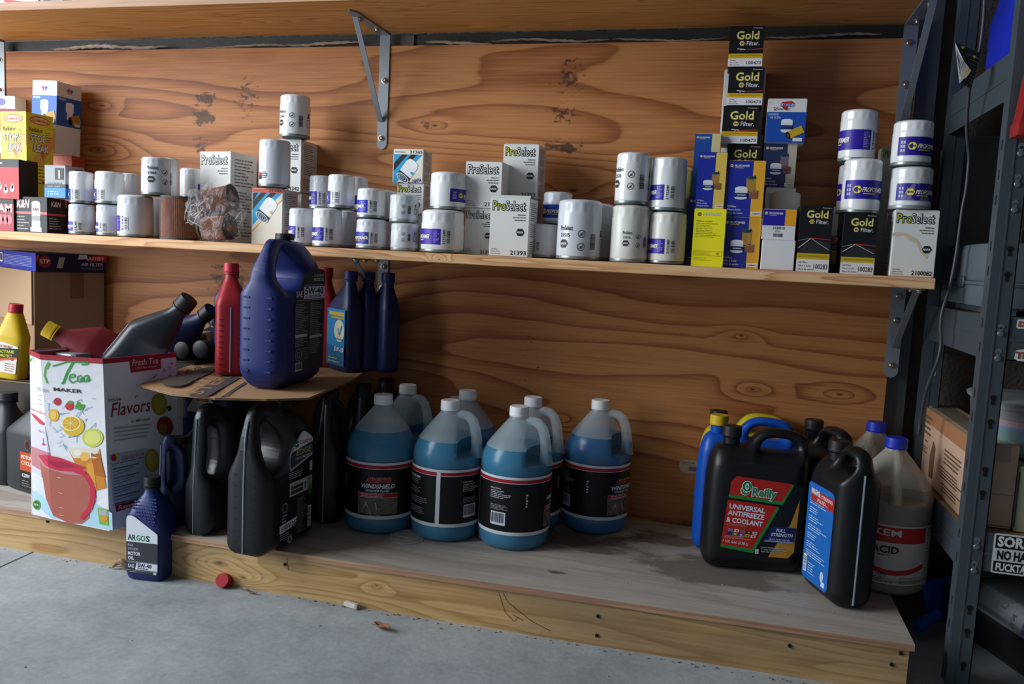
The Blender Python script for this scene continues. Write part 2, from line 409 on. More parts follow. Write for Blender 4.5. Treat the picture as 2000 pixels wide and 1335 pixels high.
for q in ([(973, 1156), (978, 1172), (986, 1196), (1003, 1214), (1012, 1206)], [(982, 1158), (990, 1175), (1010, 1192), (1040, 1215), (1075, 1233)], [(560, 1085), (562, 1104), (564, 1113)], [(1000, 1200), (1022, 1213)]): A_.line([fbp(*p) for p in q], .0009, '#4a3a2c', 1)
off(A_.build('pencil_marks', pf, lambda u, v, h: (u, -DP-bow(u)-.0004-h, v), label='thin dark pencil marks and scratches'), pf)
nails = MB()
for (px, py) in [(1167, 1204), (1165, 1242), (557, 1101), (1762, 1281), (1744, 1303), (1543, 1265), (91, 1018)]:
    p = at(px, py, -DP-.012); nails.lathe([(.0035, 0), (.0035, .002), (.001, .0025)], 8, 0, Matrix.Translation((p.x, -DP-bow(p.x), p.z)) @ Matrix.Rotation(PI/2, 4, 'X'))
off(nails.build('nail_heads', mat('dark_nail', '#20201f', .6, .5), pf, 0, kind='stuff'), pf)
# shelves
XR = at(1827, 555, -DM).x
sh = thing('wall_shelf', 'middle shelf board of pale pine crowded with oil filters', 'shelf', (-.8, 0, ZM))
m = MB().box(-2.7, XR, -DM, -.0005, ZM-.021, ZM-.0002, bev=.0015); off(m.build('shelf_board', shelf_wood, sh, 0), sh)
su = thing('wall_shelf', 'upper plywood shelf seen from below, at the top of the photo', 'shelf', (-.8, 0, ZU))
m = MB().box(-2.7, .345, -DU, -.0005, ZU, ZU+.019); o = m.build('shelf_board', upper_wood, su, 0); off(o, su)
o.data.materials.append(ply_edge)
for p in o.data.polygons:
    if p.normal.y < -.5: p.material_index = 1
# brackets
brm = mat('bracket_grey', '#8b9299', .42, .35); scm = mat('screw_zinc', '#a59c8c', .35, .8)
def screw(par, P, axis):
    M = Matrix.Translation(P) @ (Matrix.Rotation(PI/2, 4, 'X') if axis == 'y' else Matrix.Rotation(PI, 4, 'X'))
    MB().lathe([(.0085, 0), (.0085, .0012), (.0055, .0016), (.005, .005), (.0035, .0062), (.0035, .0052), (.0001, .0050)], 14, 0, M).build('screw', scm, par, 30)
def bracket(label, X, z, L, Lz, dY, brY, brZ, bx, screws, wd=.026, under=()):
    r = thing('shelf_bracket', label, 'bracket', (X, 0, z-Lz), 0, 'grey shelf brackets')
    h = wd/2; pts = [(-h, Lz)]+[(-h, .012), (-h+.005, .003), (-h+.012, 0), (h-.012, 0), (h-.005, .003), (h, .012)]+[(h, Lz)]
    wl = MB().poly(pts, -.0035, -.0006).build('wall_leg', brm, r, 30)
    m = MB(); ap = [(-h, -.0006), (h, -.0006), (h, -L+.02), (h-.012, -L), (-h+.012, -L), (-h, -L+.02)]
    k = len(ap); m.add([(x, y, Lz-.0042) for x, y in ap]+[(x, y, Lz-.0008) for x, y in ap], [tuple(range(k)), tuple(range(2*k-1, k-1, -1))]+[(i, i+k, (i+1) % k+k, (i+1) % k) for i in range(k)])
    sl_ = m.build('shelf_leg', brm, r, 30)
    a = Vector((bx, -brY, Lz-.005)); b = Vector((bx, -.004, brZ)); d = (b-a); ln = d.length; q = d.normalized()
    M = Matrix.Translation(a) @ Vector((0, 0, 1)).rotation_difference(q).to_matrix().to_4x4()
    MB().box(-.0065, .0065, -.0012, .0012, 0, ln*.985, 0, M).box(-.001, .001, -.006, .0, .01, ln*.96, 0, M).build('brace', brm, r, 0)
    for s_ in screws: screw(wl, (s_[0], -.0035, s_[1]), 'y')
    for y_ in under: screw(sl_, (.004, -y_, Lz-.0042), 'z')
    return r
def bz(px, py): return at(px, py, 0).z
X1 = at(753, 80, 0).x; zb1 = bz(746, 292)
bracket('grey steel angle bracket under the upper shelf, above the numbered filter box', X1, ZU, .205, ZU-zb1, 0, .165, bz(747, 240)-zb1, -.004, [(.003, bz(755, 158)-zb1), (-.001, bz(746, 270)-zb1)], under=(.06, .15))
X2 = at(748, 560, 0).x; zb2 = bz(745, 658)
bracket('grey steel bracket under the middle shelf, behind the dark blue bottles', X2, ZM-.021, .19, ZM-.021-zb2, 0, .16, bz(745, 604)-zb2, -.004, [(.002, bz(747, 520)-zb2), (0, bz(744, 562)-zb2), (-.001, bz(744, 640)-zb2)], .027, under=(.05, .12, .17))
X3 = at(1779, 60, 0).x; zb3 = bz(1757, 330)
bracket('dark grey bracket under the right end of the upper shelf', X3, ZU, .2, ZU-zb3, 0, .19, bz(1776, 240)-zb3, .002, [(-.002, bz(1773, 85)-zb3), (0, bz(1777, 166)-zb3)], .028, under=(.04, .15))
X4 = at(1748, 640, 0).x; zb4 = bz(1745, 737)
bracket('grey bracket under the right end of the middle shelf', X4, ZM-.021, .2, ZM-.021-zb4, 0, .165, bz(1747, 680)-zb4, .002, [(0, bz(1748, 578)-zb4), (0, bz(1748, 625)-zb4), (0, bz(1746, 713)-zb4)], .028, under=(.1, .18))
X5 = at(2, 140, 0).x; zb5 = bz(5, 300)
bracket('dark bracket under the upper shelf at the far left edge', X5, ZU, .2, ZU-zb5, 0, .16, .06, -.004, [(0, bz(4, 118)-zb5), (.002, bz(6, 176)-zb5)], .03)
# ------------------------------------------------------------------ filters and filter boxes
white = mat('white_enamel', '#e6e9ea', .22, spec=.6, coat=.3); white2 = mat('pearl_white_enamel', '#cfd4da', .25, spec=.6)
cream = mat('cream_enamel', '#e3e2d8', .28, spec=.5); rim = mat('filter_seam', '#8d9693', .35, .6); rubber = mat('gasket_rubber', '#191b1b', .6)
film = mat('shrink_film', '#eef2f4', .08, alpha=.16, spec=.8, bump=(60, 1.0, .004))
def hexn(a, cx, cy, s, fill, L=2, edge=None, txt='#2c2c6a', bars=None):
    P = [(cx+s*math.cos(PI/6+0*k)*0+s*math.cos(k*PI/3)*1.12, cy+s*math.sin(k*PI/3)) for k in range(6)]
    if edge: a.poly([(cx+(x-cx)*1.16, cy+(y-cy)*1.16) for x, y in P], edge, L)
    a.poly(P, fill, L+1)
    if bars:
        a.poly([(cx-s*.5, cy+s*.86), (cx+s*.5, cy+s*.86), (cx+s*.75, cy+s*.42), (cx-s*.75, cy+s*.42)], bars, L+2)
        a.poly([(cx-s*.75, cy-s*.42), (cx+s*.75, cy-s*.42), (cx+s*.5, cy-s*.86), (cx-s*.5, cy-s*.86)], bars, L+2)
    a.text('NAPA', cx, cy-s*.26, s*.52, txt, L+3, w=s*1.7, al='c', bold=.05)
def art_pf(r, H, phi, num, z0, z1, barcode=True, band='#2b1d9a', nb=1):
    a = Art(step=.004); hh = z1-z0; L = .100*(hh/.032)
    a.rect(0, z0, L, z1, band, 1)
    for k in range(3):
        for j in range(2): a.rect(.006+j*.005, z0+hh*(.2+k*.22), .0095+j*.005, z0+hh*(.34+k*.22), '#b9b9d8', 2)
    hexn(a, .027, (z0+z1)/2, hh*.22, '#f0e04a', 2)
    a.text('PROFORMER', .036, z0+hh*.38, hh*.24, '#f4f4f4', 3, w=.044, sh=.25, bold=.04, out='#c9b21a', ow=.03)
    a.rect(.038, z0+hh*.26, .062, z0+hh*.31, '#e8d22a', 3)
    a.lines(L-.016, z0+hh*.1, L-.003, z1-hh*.1, 9, '#9a92d8', 2, .4, 4)
    if barcode:
        a.text(num, L+.009, (z0+hh*.02), .0042, '#222222', 2, rot=PI/2, bold=.04, w=hh*.98)
        a.barcode(L+.012, z0+hh*.05, L+.022, z1-hh*.02, 2, True, '#dfe3e6')
    return a, phi
def art_ps(r, H, num, zc, big=1.0, name=True):
    a = Art(step=.004); k = big
    if name:
        a.text('ProSelect', 0, zc+.024*k, .0085*k, '#1c1c20', 2, w=.027*k, bold=.04); a.text(num, .001, zc+.012*k, .0065*k, '#1c1c20', 2, w=.021*k, bold=.04)
        hexn(a, .009*k, zc-.001*k, .0088*k, '#2a2226', 2, None, '#e8e8e8')
    for q, yy in enumerate((zc+.018*k, zc-.006*k)):
        a.arc(.044*k, yy, .0065*k, .0011*k, 0, 2*PI, '#30343a', 2, 18); a.line([(.040*k, yy-.004*k), (.048*k, yy+.004*k)], .001*k, '#30343a', 2); a.rect(.0425*k, yy-.003*k, .0455*k, yy+.001*k, '#30343a', 2)
    a.barcode(.060*k, zc-.012*k, .075*k, zc+.022*k, 2, True, None, '#24242a', 5, 14)
    a.line([(.088*k, zc-.01*k), (.098*k, zc-.01*k), (.098*k, zc+.01*k), (.088*k, zc+.01*k), (.088*k, zc-.01*k)], .001, '#333333', 2); a.rect(.09*k, zc+.014*k, .095*k, zc+.026*k, '#30343a', 2)
    a.lines(.101*k, zc-.02*k, .106*k, zc+.03*k, 6, '#333333', 2)
    return a
_cn = [0]
def can(label, xs, yt, Y, zb=None, m=white, art=None, wrap=False, flute=15, dome=.0, yb=None, group='oil filters on the middle shelf', base=True, phi0=None, lean=0):
    zb = ZM if zb is None else zb
    xl, xr = xs; xm = (xl+xr)/2; pm = pj((at(xm, yt, Y).x, Y, zb))[1]; py = (yt+pm)/2
    d1, d2 = ray(xl, py), ray(xr, py); a1, a2 = math.atan2(d1.x, d1.y), math.atan2(d2.x, d2.y)
    mid = (a1+a2)/2; D = (Y-CY)/math.cos(mid); r = D*math.sin((a2-a1)/2); X = CX+D*math.sin(mid)
    zt = at(xm, yt, Y-r*.6).z; H = zt-zb; _cn[0] += 1
    root = thing('oil_filter', label, 'oil filter', (X, Y, zb), facing(X, Y), group, ry=lean)
    R = r*.985; fz = H-R*.62
    def rf(a, z, q):
        if fz < z < H-R*.14: 
            t_ = abs(math.cos(a*flute/2)); return q*(1-.035*(t_**3)*(1-abs((z-fz)/(H-R*.14-fz)*2-1)**4))
        return q
    prof = [(R*.93, .004), (R*.975, .006), (R, .011), (R, H*.5), (R, fz-.002), (R*.985, fz+.001)]
    for k in range(4): prof.append((R*.983, fz+.002+(H-R*.16-fz)*(k+.5)/4))
    prof += [(R*.965, H-R*.12), (R*.90, H-R*.045), (R*.78, H-R*.012), (R*.5, H-.0005), (R*.1, H)]
    MB().lathe(prof, 60, 0, None, rf).build('canister', m, root, 50); root_ = root; cn_ = root.children[0]
    MB().lathe([(R*.90, .0015), (R*1.0, .0022), (R*1.015, .0045), (R*1.0, .0075), (R*.97, .008)], 40).build('seam_ring', rim, cn_, 40)
    MB().lathe([(R*.70, .0), (R*.80, .0), (R*.80, .003), (R*.70, .003)], 30).build('gasket', rubber, cn_, 40)
    if art:
        A, phi = art(R, H); A.build('printed_label', root, M_cyl(R+.0002, phi))
    if wrap:
        rr = random.Random(_cn[0])
        MB().lathe([(R*1.0, .0005), (R*1.03, .003), (R*1.012, H*.3), (R*1.01, H*.7), (R*1.01, H*.97), (R*.8, H+.001)], 36, 0, None, lambda a, z, q: q*(1+.008*math.sin(a*7+z*300))).build('shrink_wrap', film, root, 60, kind='stuff') if False else \
        MB().lathe([(R*1.0, .0005), (R*1.03, .003), (R*1.012, H*.3), (R*1.01, H*.7), (R*1.01, H*.97), (R*.8, H+.001)], 36, 0, None, lambda a, z, q: q*(1+.008*math.sin(a*7+z*300))).build('shrink_wrap', film, root, 60)
    return dict(root=root, X=X, Y=Y, r=R, H=H, top=zb+H+.0005)
def PF(phi, num='21356MP', f0=.22, f1=.55, band='#2b1d9a', bc=True):
    return lambda R, H: art_pf(R, H, phi, num, H*f0, H*f1, bc, band)
def PE(end, num='21356MP', f0=.22, f1=.55, band='#2b1d9a', bc=True):
    return lambda R, H: (art_pf(R, H, 0, num, H*f0, H*f1, bc, band)[0], end-.1*(f1-f0)*H/.032/R)
def PS(phi, num, fc=.3, big=1.0, name=True):
    return lambda R, H: (art_ps(R, H, num, H*fc, big, name), phi)
card = mat('white_card', '#dddedb', .6); card_in = mat('grey_card_inside', '#a09a90', .8)
def solve(xs, Y, py, side, rz, d):
    if side == 'L': xl, xm, xr = xs; N = at(xm, py, Y)
    elif side == 'R': xl, xm, xr = xs; N = at(xm, py, Y)
    else: xl, xr = xs; xm = xl; N = at(xl, py, Y)
    ex = Vector((math.cos(rz), math.sin(rz), 0)); ey = Vector((-math.sin(rz), math.cos(rz), 0))
    def find(dirv, target):
        lo, hi = 0.0005, .6; s = pj(N+dirv*.01)[0] > pj(N)[0]
        for _ in range(40):
            md = (lo+hi)/2
            if (pj(N+dirv*md)[0] < target) == s: lo = md
            else: hi = md
        return (lo+hi)/2
    if side == 'R': w_ = find(-ex, xl); d_ = d or find(ey, xr); c = N-ex*w_/2+ey*d_/2
    elif side == 'L': w_ = find(ex, xr); d_ = d or find(ey, xl); c = N+ex*w_/2+ey*d_/2
    else: w_ = find(ex, xr); d_ = d; c = N+ex*w_/2+ey*d_/2
    return N, w_, d_, c
LOG = []; GB = 'filter boxes on the middle shelf'
def carton(name, label, cat, xs, yt, Y, zb=None, side='R', rz=0, d=None, ratio=None, m=card, front=None, fside=None, group=None, H=None, flaps=True, topm=None, ryt=None, yb=None, lean=0, part='carton'):
    zb = ZM if zb is None else zb
    xm = xs[1] if side else xs[0]; py = (yt+pj((at(xm, yt, Y).x, Y, zb))[1])/2
    if ratio:
        best = None
        for i in range(-60, 61):
            q = i/60*1.2; N, w_, d_, c = solve(xs, Y, py, side, q, None)
            e = abs(math.log(w_/(ratio*d_)))
            if best is None or e < best[0]: best = (e, q)
        rz = best[1]
    N, w_, d_, c = solve(xs, Y, py, side, rz, d)
    if H is None: H = at(xm, yt, Y).z-zb
    LOG.append((label[:40], round(w_, 3), round(d_, 3), round(H, 3), round(rz, 2)))
    if group is None and name == 'filter_box': group = GB
    r = thing(name, label, cat, (c.x, c.y, zb), rz, group, ry=lean)
    m_ = MB().box(-w_/2, w_/2, -d_/2, d_/2, .0002, H, bev=.0009)
    body = m_.build(part, m, r, 0)
    if flaps:   # tuck flap seam on the lid
        MB().box(-w_/2+.002, w_/2-.002, -d_/2-.0003, -d_/2+.012, H-.0002, H+.0006).build('tuck_flap', topm or m, r, 0)
    if front: front(w_, H).build('printed_front', r, M_front(-d_/2-.0002))
    if fside: fside(d_, H).build('printed_side', r, (M_right(w_/2+.0002) if side != 'L' else M_left(-w_/2-.0002)))
    return dict(root=r, w=w_, d=d_, H=H, top=zb+H+.001, c=c, rz=rz, N=N)
def A_ps(num='', lime=True, numx=1.0, w0=.9):
    def f(w_, H):
        a = Art(); k = w_
        a.text('Pro', -w_/2+.06*k, H-.31*k, .225*k, '#d8dc4a' if lime else '#f2f2f0', 2, w=.32*k, bold=-.008, out='#181a1c', ow=.085)
        a.text('Select', -w_/2+.385*k, H-.31*k, .225*k, '#f6f6f4', 2, w=.50*k, bold=-.008, out='#181a1c', ow=.085)
        for i, q in enumerate((.20, .32, .27)): a.lines(w_/2-.10*k-q*k, H-(.44+i*.065)*k, w_/2-.10*k, H-(.395+i*.065)*k, 1, '#4a4a4a', 2, .5, i+2, al='f')
        hexn(a, w_/2-.22*k, H*.42 if H > 1.2*w_ else H*.38, .10*k, '#1b1d1f', 2, None, '#ececec', '#1b1d1f')
        for i, tx in enumerate(('Oil Filter', 'Filtre à huile', 'Filtro de aceite')): a.text(tx, -w_/2+.06*k, .16*k-i*.055*k, .03*k, '#3a3a3a', 2, bold=.01, w=(.17, .22, .24)[i]*k)
        if num: a.text(num, w_/2-.05*k, .05*k, .105*k, '#222222', 2, al='r', w=(.080*len(num))*k*numx, bold=.03)
        return a
    return f
def A_pside(seed=1, hexa=False):
    def f(d_, H):
        a = Art(); x0, x1 = -d_/2+d_*.14, d_/2-d_*.14
        a.lines(x0, H*.62, x1, H*.94, 9, '#6a6a6c', 2, .34, seed, al='l'); a.lines(x0, H*.34, x1, H*.58, 7, '#6a6a6c', 2, .34, seed+1); a.lines(x0, H*.06, x1, H*.28, 6, '#6a6a6c', 2, .34, seed+2)
        return a
    return f
def A_gold(num, tall=False):
    def f(w_, H):
        a = Art(); k = w_; b0 = .19*H if tall else .17*H*1.2; b1 = b0+(.09*H if tall else .13*H)
        if not tall: b0 = .20*H; b1 = .32*H
        a.rect(-w_/2, 0, w_/2, H, '#15151a', 1); a.rect(-w_/2, 0, w_/2, b0, '#e6e6ea', 2); a.rect(-w_/2, b0, w_/2, b1, '#dcb21e' if not tall else '#cdb428', 2)
        a.lines(-w_/2+.05*k, b0+.004, w_/2-.05*k, b1-.003, 3, '#5c4a10', 3, .35, 4, al='f')
        a.text('Premium', w_/2-.06*k, H-.07*k, .035*k, '#d8d8d8', 3, al='r', w=.26*k)
        a.text('Gold', w_/2-.14*k, H-.38*k, .24*k, '#c9bb3a', 3, al='r', w=.66*k, bold=.05, out='#7d7420', ow=.012); a.text('Gold', w_/2-.145*k, H-.365*k, .21*k, '#ebe49a', 5, al='r', w=.64*k, bold=.012)
        a.text('Filter.', w_/2-.12*k, H-.56*k, .125*k, '#eeeeee', 3, al='r', w=.37*k, bold=.01)
        hexn(a, w_/2-.62*k, H-.50*k, .065*k, '#e3c33a', 3, '#eeeeee')
        y0 = b1+.02*k; yh = H-.72*k if not tall else b1+(H-.6*k-b1)*.52
        if tall:
            cx = -w_*.12; a.poly([(-w_/2, b1), (w_/2, b1), (w_/2, yh-.14*k), (cx, yh)], '#2a2c30', 2)
            a.line([(-w_/2+.03*k, b1+.01), (cx, yh)], .0012, '#e8e8e8', 3); a.line([(w_/2-.04*k, b1+.008), (cx+.03*k, yh)], .0009, '#c8c8c8', 3); a.line([(cx, yh+.001), (w_/2, yh-.02*k)], .0016, '#c0302a', 3); a.line([(-w_/2, yh-.08*k), (cx, yh+.001)], .0010, '#888888', 3)
        else:
            a.poly([(-w_*.25, H-.66*k), (.0, H-.68*k), (w_/2, H-.655*k), (w_/2, H-.675*k), (-w_*.05, H-.70*k)], '#c0442a', 3); a.line([(-w_*.25, H-.66*k), (-w_*.02, H-.68*k)], .0012, '#e8e8e8', 4); a.line([(-w_*.12, H-.68*k), (-w_*.16, H-.72*k)], .001, '#bbbbbb', 4)
        for i, tx in enumerate(('Oil Filter', 'Filtre à huile', 'Filtro de aceite')): a.text(tx, -w_/2+.06*k, b0*.68-i*b0*.27, b0*.14, '#3a3a3a', 3, bold=.01)
        a.text(num, w_/2-.04*k, b0*.25, b0*.40, '#2a2a2a', 3, al='r', w=.42*k, bold=.02)
        return a
    return f
def pic_filters(a, cx, cy, k, L=3, dull=False):
    tan = '#a8843c' if not dull else '#7b6a78'; 
    a.rect(cx+.02*k, cy+.06*k, cx+.26*k, cy+.46*k, tan, L); a.ell(cx+.14*k, cy+.06*k, .12*k, .03*k, tan, L); a.ell(cx+.14*k, cy+.46*k, .13*k, .05*k, '#2f5560', L+1); a.ell(cx+.14*k, cy+.47*k, .06*k, .02*k, '#16262c', L+2); a.rect(cx+.22*k, cy+.45*k, cx+.25*k, cy+.53*k, '#1e3a44', L+1)
    a.rect(cx-.27*k, cy-.09*k, cx+.07*k, cy+.16*k, '#d5dae0', L+2); a.ell(cx-.10*k, cy+.16*k, .17*k, .06*k, '#e4e8ec', L+3); a.ell(cx-.10*k, cy-.09*k, .17*k, .05*k, '#d5dae0', L+3); a.rect(cx-.27*k, cy-.07*k, cx+.07*k, cy+.04*k, '#1f3560', L+4); a.rect(cx-.2*k, cy-.03*k, cx+.02*k, cy, '#aab4cc', L+5)
    br = '#8a5a3c' if not dull else '#6a4048'; a.rect(cx+.12*k, cy-.08*k, cx+.34*k, cy+.10*k, br, L+3); a.ell(cx+.23*k, cy+.10*k, .11*k, .035*k, '#a87850' if not dull else '#7a5058', L+4); a.ell(cx+.23*k, cy-.08*k, .11*k, .03*k, br, L+4); a.ell(cx+.23*k, cy+.10*k, .03*k, .01*k, '#2a1c14', L+5)
def A_pfb(num, blue='#1f2f9c', yel='#e9b52a', split=.66, pic=True, dull=False, txt=True):
    def f(w_, H):
        a = Art(); k = w_; x1 = -w_/2+w_*split
        a.rect(-w_/2, 0, x1, H, blue, 1); a.rect(x1, 0, w_/2, H, yel, 1)
        hexn(a, -w_/2+.10*k, H-.14*k, .045*k, '#e9e2b0', 2, None); a.text('PROFORMER', -w_/2+.17*k, H-.17*k, .06*k, '#eeeeee', 2, w=.40*k, sh=.2, bold=.03); a.rect(-w_/2+.19*k, H-.205*k, -w_/2+.42*k, H-.19*k, '#d9c030', 2)
        if pic: pic_filters(a, 0, H*.40, k, 3, dull)
        if txt:
            for i, tx in enumerate(('Oil filter', 'Filtre à huile', 'Filtro de aceite')): a.text(tx, -w_/2+.06*k, .26*k-i*.09*k, .05*k, '#d8dcec', 3, w=(.24, .36, .42)[i]*k)
            a.rect(w_/2-.30*k, .045*k, w_/2-.03*k, .15*k, '#e8e4d8', 3); a.text(num, w_/2-.165*k, .07*k, .05*k, '#333333', 4, al='c', w=.23*k)
        return a
    return f
def A_pfback(w_, H):
    a = Art(); k = w_; a.rect(-w_/2, 0, w_/2, H, '#efe81e', 1)
    hexn(a, -w_/2+.16*k, H-.17*k, .06*k, '#4a4a30', 2, None, '#efe81e', '#4a4a30'); a.text('PROFORMER', -w_/2+.27*k, H-.20*k, .075*k, '#e6e8ee', 2, w=.55*k, sh=.2, bold=.03, out='#3c3c50', ow=.03)
    a.lines(-w_/2+.08*k, H-.42*k, w_/2-.4*k, H-.36*k, 1, '#77751e', 2, .5, 2); a.lines(-w_/2+.08*k, H*.50, w_/2-.10*k, H*.76, 9, '#77751e', 2, .30, 5)
    a.line([(-w_/2+.05*k, H*.19), (w_/2-.05*k, H*.19), (w_/2-.05*k, H*.27), (-w_/2+.05*k, H*.27), (-w_/2+.05*k, H*.19)], .0006, '#8a881e', 2); a.lines(-w_/2+.08*k, H*.20, w_/2-.34*k, H*.26, 4, '#77751e', 2, .3, 6)
    a.arc(w_/2-.17*k, H*.23, .035*k, .016*k, 0, 5.5, '#3a3a30', 3, 10); a.lines(-w_/2+.08*k, H*.10, w_/2-.3*k, H*.16, 3, '#77751e', 2, .3, 8)
    return a
def A_napapic(num, orange=False):
    def f(w_, H):
        a = Art(); k = w_; hb = .16*k if not orange else .12*k
        a.rect(-w_/2, 0, w_/2, H, '#e4dfd0', 1); yt = H-hb
        if orange: a.rect(-w_/2, yt, w_/2, H, '#e0563a', 2)
        a.text('NAPA ProSelect', -w_/2+.04*k, yt+hb*.35, hb*.25, '#55504c', 3, w=.36*k); a.text(num, w_/2-.03*k, yt+hb*.22, hb*.55, '#26242a', 3, al='r', w=.42*k, bold=.03)
        y0 = .0; x0 = -w_/2
        a.poly([(x0+.02*k, yt), (x0+.98*k, yt), (x0+.02*k, yt-.98*k)], '#1f9fd4', 2)
        a.poly([(x0+.30*k, yt), (x0+.48*k, yt), (x0+.02*k, yt-.52*k), (x0+.02*k, yt-.28*k)], '#1d1b1c', 3); a.poly([(x0+.60*k, yt), (x0+.80*k, yt), (x0+.55*k, yt-.25*k), (x0+.42*k, yt-.2*k)], '#1d1b1c', 3)
        if orange: a.poly([(x0+.02*k, yt-.02*k), (x0+.2*k, yt), (x0+.02*k, yt-.3*k)], '#1d1b1c', 3); a.line([(x0+.98*k, yt-.2*k), (x0+.02*k, yt-1.15*k)], .03*k, '#e3b53a', 3)
        # the pictured filter, lying diagonally
        c = (x0+.50*k, yt-.50*k); q = -.62
        def T(x, y): return (c[0]+(x*math.cos(q)-y*math.sin(q))*k, c[1]+(x*math.sin(q)+y*math.cos(q))*k)
        a.poly([T(-.22, -.26), T(.22, -.26), T(.22, .24), T(.17, .33), (T(-.17, .33)), T(-.22, .24)], '#e9eaee', 4); a.ell(*T(0, .30), .19*k, .07*k, '#f2f2f4', 5, 16, q)
        a.poly([T(-.23, -.28), T(.23, -.28), T(.225, -.14), T(-.225, -.14)], '#23292c', 6); a.ell(*T(0, -.28), .24*k, .11*k, '#cfd6da', 7, 18, q)
        for i, (f_, cc) in enumerate(((.82, '#1d3a44'), (.66, '#9fb6c0'), (.48, '#163038'), (.3, '#8aa6b2'), (.15, '#0e1c22'))): a.ell(*T(0, -.28), .24*k*f_, .11*k*f_, cc, 8+i, 16, q)
        a.rect(x0+.60*k, yt-.62*k, x0+.68*k, yt-.54*k, '#1f9fd4' if not orange else '#e3b53a', 8)
        if not orange: a.text('NAPA', w_/2-.02*k, .03*k, .11*k, '#2b2a8c', 3, al='r', w=.30*k, rot=.14, bold=.05)
        return a
    return f
def A_carq(dull=False):
    def f(w_, H):
        a = Art(); k = w_; a.rect(-w_/2, 0, w_/2, H*.70, '#1c4fae', 1); 
        a.text('OIL FILTER', -w_/2+.08*k, H*.55, .05*k, '#d5dcea', 2, w=.28*k); a.rect(-w_/2+.04*k, H*.62, -w_/2+.30*k, H*.67, '#7f9ad0', 2)
        a.text('CARQUEST', 0, H*.82, .10*k, '#1c3f9a', 3, al='c', w=.34*k, bold=.05); a.ell(.0, H*.85, .19*k, .085*k, '#c8d4ec', 2); a.poly([(-.14*k, H*.84), (.02*k, H*.84), (-.03*k, H*.74), (-.09*k, H*.77)], '#c9252b', 4); a.poly([(-.16*k, H*.93), (.1*k, H*.95), (.16*k, H*.89), (-.1*k, H*.89)], '#c9252b', 4)
        a.rect(-.12*k, H*.27, .17*k, H*.50, '#dfe4ea', 3); a.ell(.025*k, H*.50, .145*k, .05*k, '#eef0f4', 4); a.ell(.025*k, H*.27, .145*k, .05*k, '#dfe4ea', 4); a.rect(-.12*k, H*.30, .17*k, H*.40, '#1a3566', 5)
        q = .45; cx, cy = w_*.26, H*.24
        def T(x, y): return (cx+(x*math.cos(q)-y*math.sin(q))*k, cy+(x*math.sin(q)+y*math.cos(q))*k)
        a.poly([T(-.2, -.1), T(.2, -.1), T(.2, .1), T(-.2, .1)], '#c9a326', 6); a.ell(*T(-.2, 0), .05*k, .105*k, '#1a1a1c', 7, 16, q); a.ell(*T(-.2, 0), .025*k, .05*k, '#7a4a26', 8, 12, q)
        a.rect(w_/2-.30*k, H*.03, w_/2-.06*k, H*.11, '#dfe2e8', 9)
        return a
    return f
# ---- far left group
RR = {}
yb = lambda z=None: ZM if z is None else z
def A_kn(w_, H):
    a = Art(); k = w_; a.rect(-w_/2, 0, w_/2, H, '#17171a', 1); a.text('K&N', -w_/2+.09*k, H-.34*k*.8, .2*k, '#e8e4e4', 3, w=.36*k, sh=.15, bold=.06, out='#b0282c', ow=.05)
    a.rect(-w_/2, H*.52, w_/2, H*.585, '#e06a6a', 2); a.rect(.04*k, H*.10, .30*k, H*.84, '#d9dade', 3); a.ell(.17*k, H*.84, .13*k, .05*k, '#f0f0f2', 4); a.rect(.04*k, H*.34, .30*k, H*.47, '#9a9a9e', 4); a.text('K&N', .17*k, H*.62, .08*k, '#a8282c', 5, al='c', w=.18*k)
    a.rect(0, H*.02, .34*k, H*.15, '#c8c8cc', 4)
    for i in range(5): a.lines(-w_/2+.08*k, H*(.08+i*.085), -w_/2+.45*k, H*(.12+i*.085), 1, '#b8b8bc', 2, .6, i)
    return a
def A_kns(d_, H):
    a = Art(); a.text('K&N', -d_/2+.2*d_, H*.76, .013, '#e8e4e4', 3, w=.5*d_, out='#b0282c', sh=.15); a.rect(-d_/2, H*.50, d_/2, H*.56, '#c9474a', 2); a.lines(-d_/2+.1*d_, H*.1, d_/2-.2*d_, H*.45, 5, '#b0b0b4', 2, .3, 3)
    return a
blk = mat('black_card', '#17171a', .5)
kn1 = carton('filter_box', 'black oil filter box with pale red stripe and pictured tall canister, far left', 'box', (28, 92, 128), 386, -.225, rz=.05, m=blk, front=A_kn, fside=A_kns)
def A_fram(w_, H):
    a = Art(); k = w_; a.rect(-w_/2, H*.34, w_/2, H*.86, '#8f1f2b', 1); a.text('FRAM', w_/2-.04*k, H*.60, .15*k, '#e8e0e0', 3, al='r', w=.55*k, bold=.05); a.rect(-w_/2, 0, w_/2, H*.34, '#a02030', 1)
    for i in range(4): a.ell(w_*(.1+.1*i), H*.36, .07*k, .10*k, '#b86a72', 3, 10)
    return a
fr1 = carton('filter_box', 'dark red filter box with black lid cut by the left edge', 'box', (-55, 27), 386, -.235, side=None, d=.07, m=blk, front=A_fram)
def A_or7(w_, H):
    a = Art(); a.rect(-w_/2, H*.78, w_/2, H, '#e0662a', 1); a.text('7', .1*w_, H*.80, .012, '#151515', 3, bold=.05); return a
or1 = carton('filter_box', 'orange topped black filter box squeezed behind the striped black box', 'box', (95, 131), 391, -.13, side=None, d=.07, m=blk, front=A_or7)
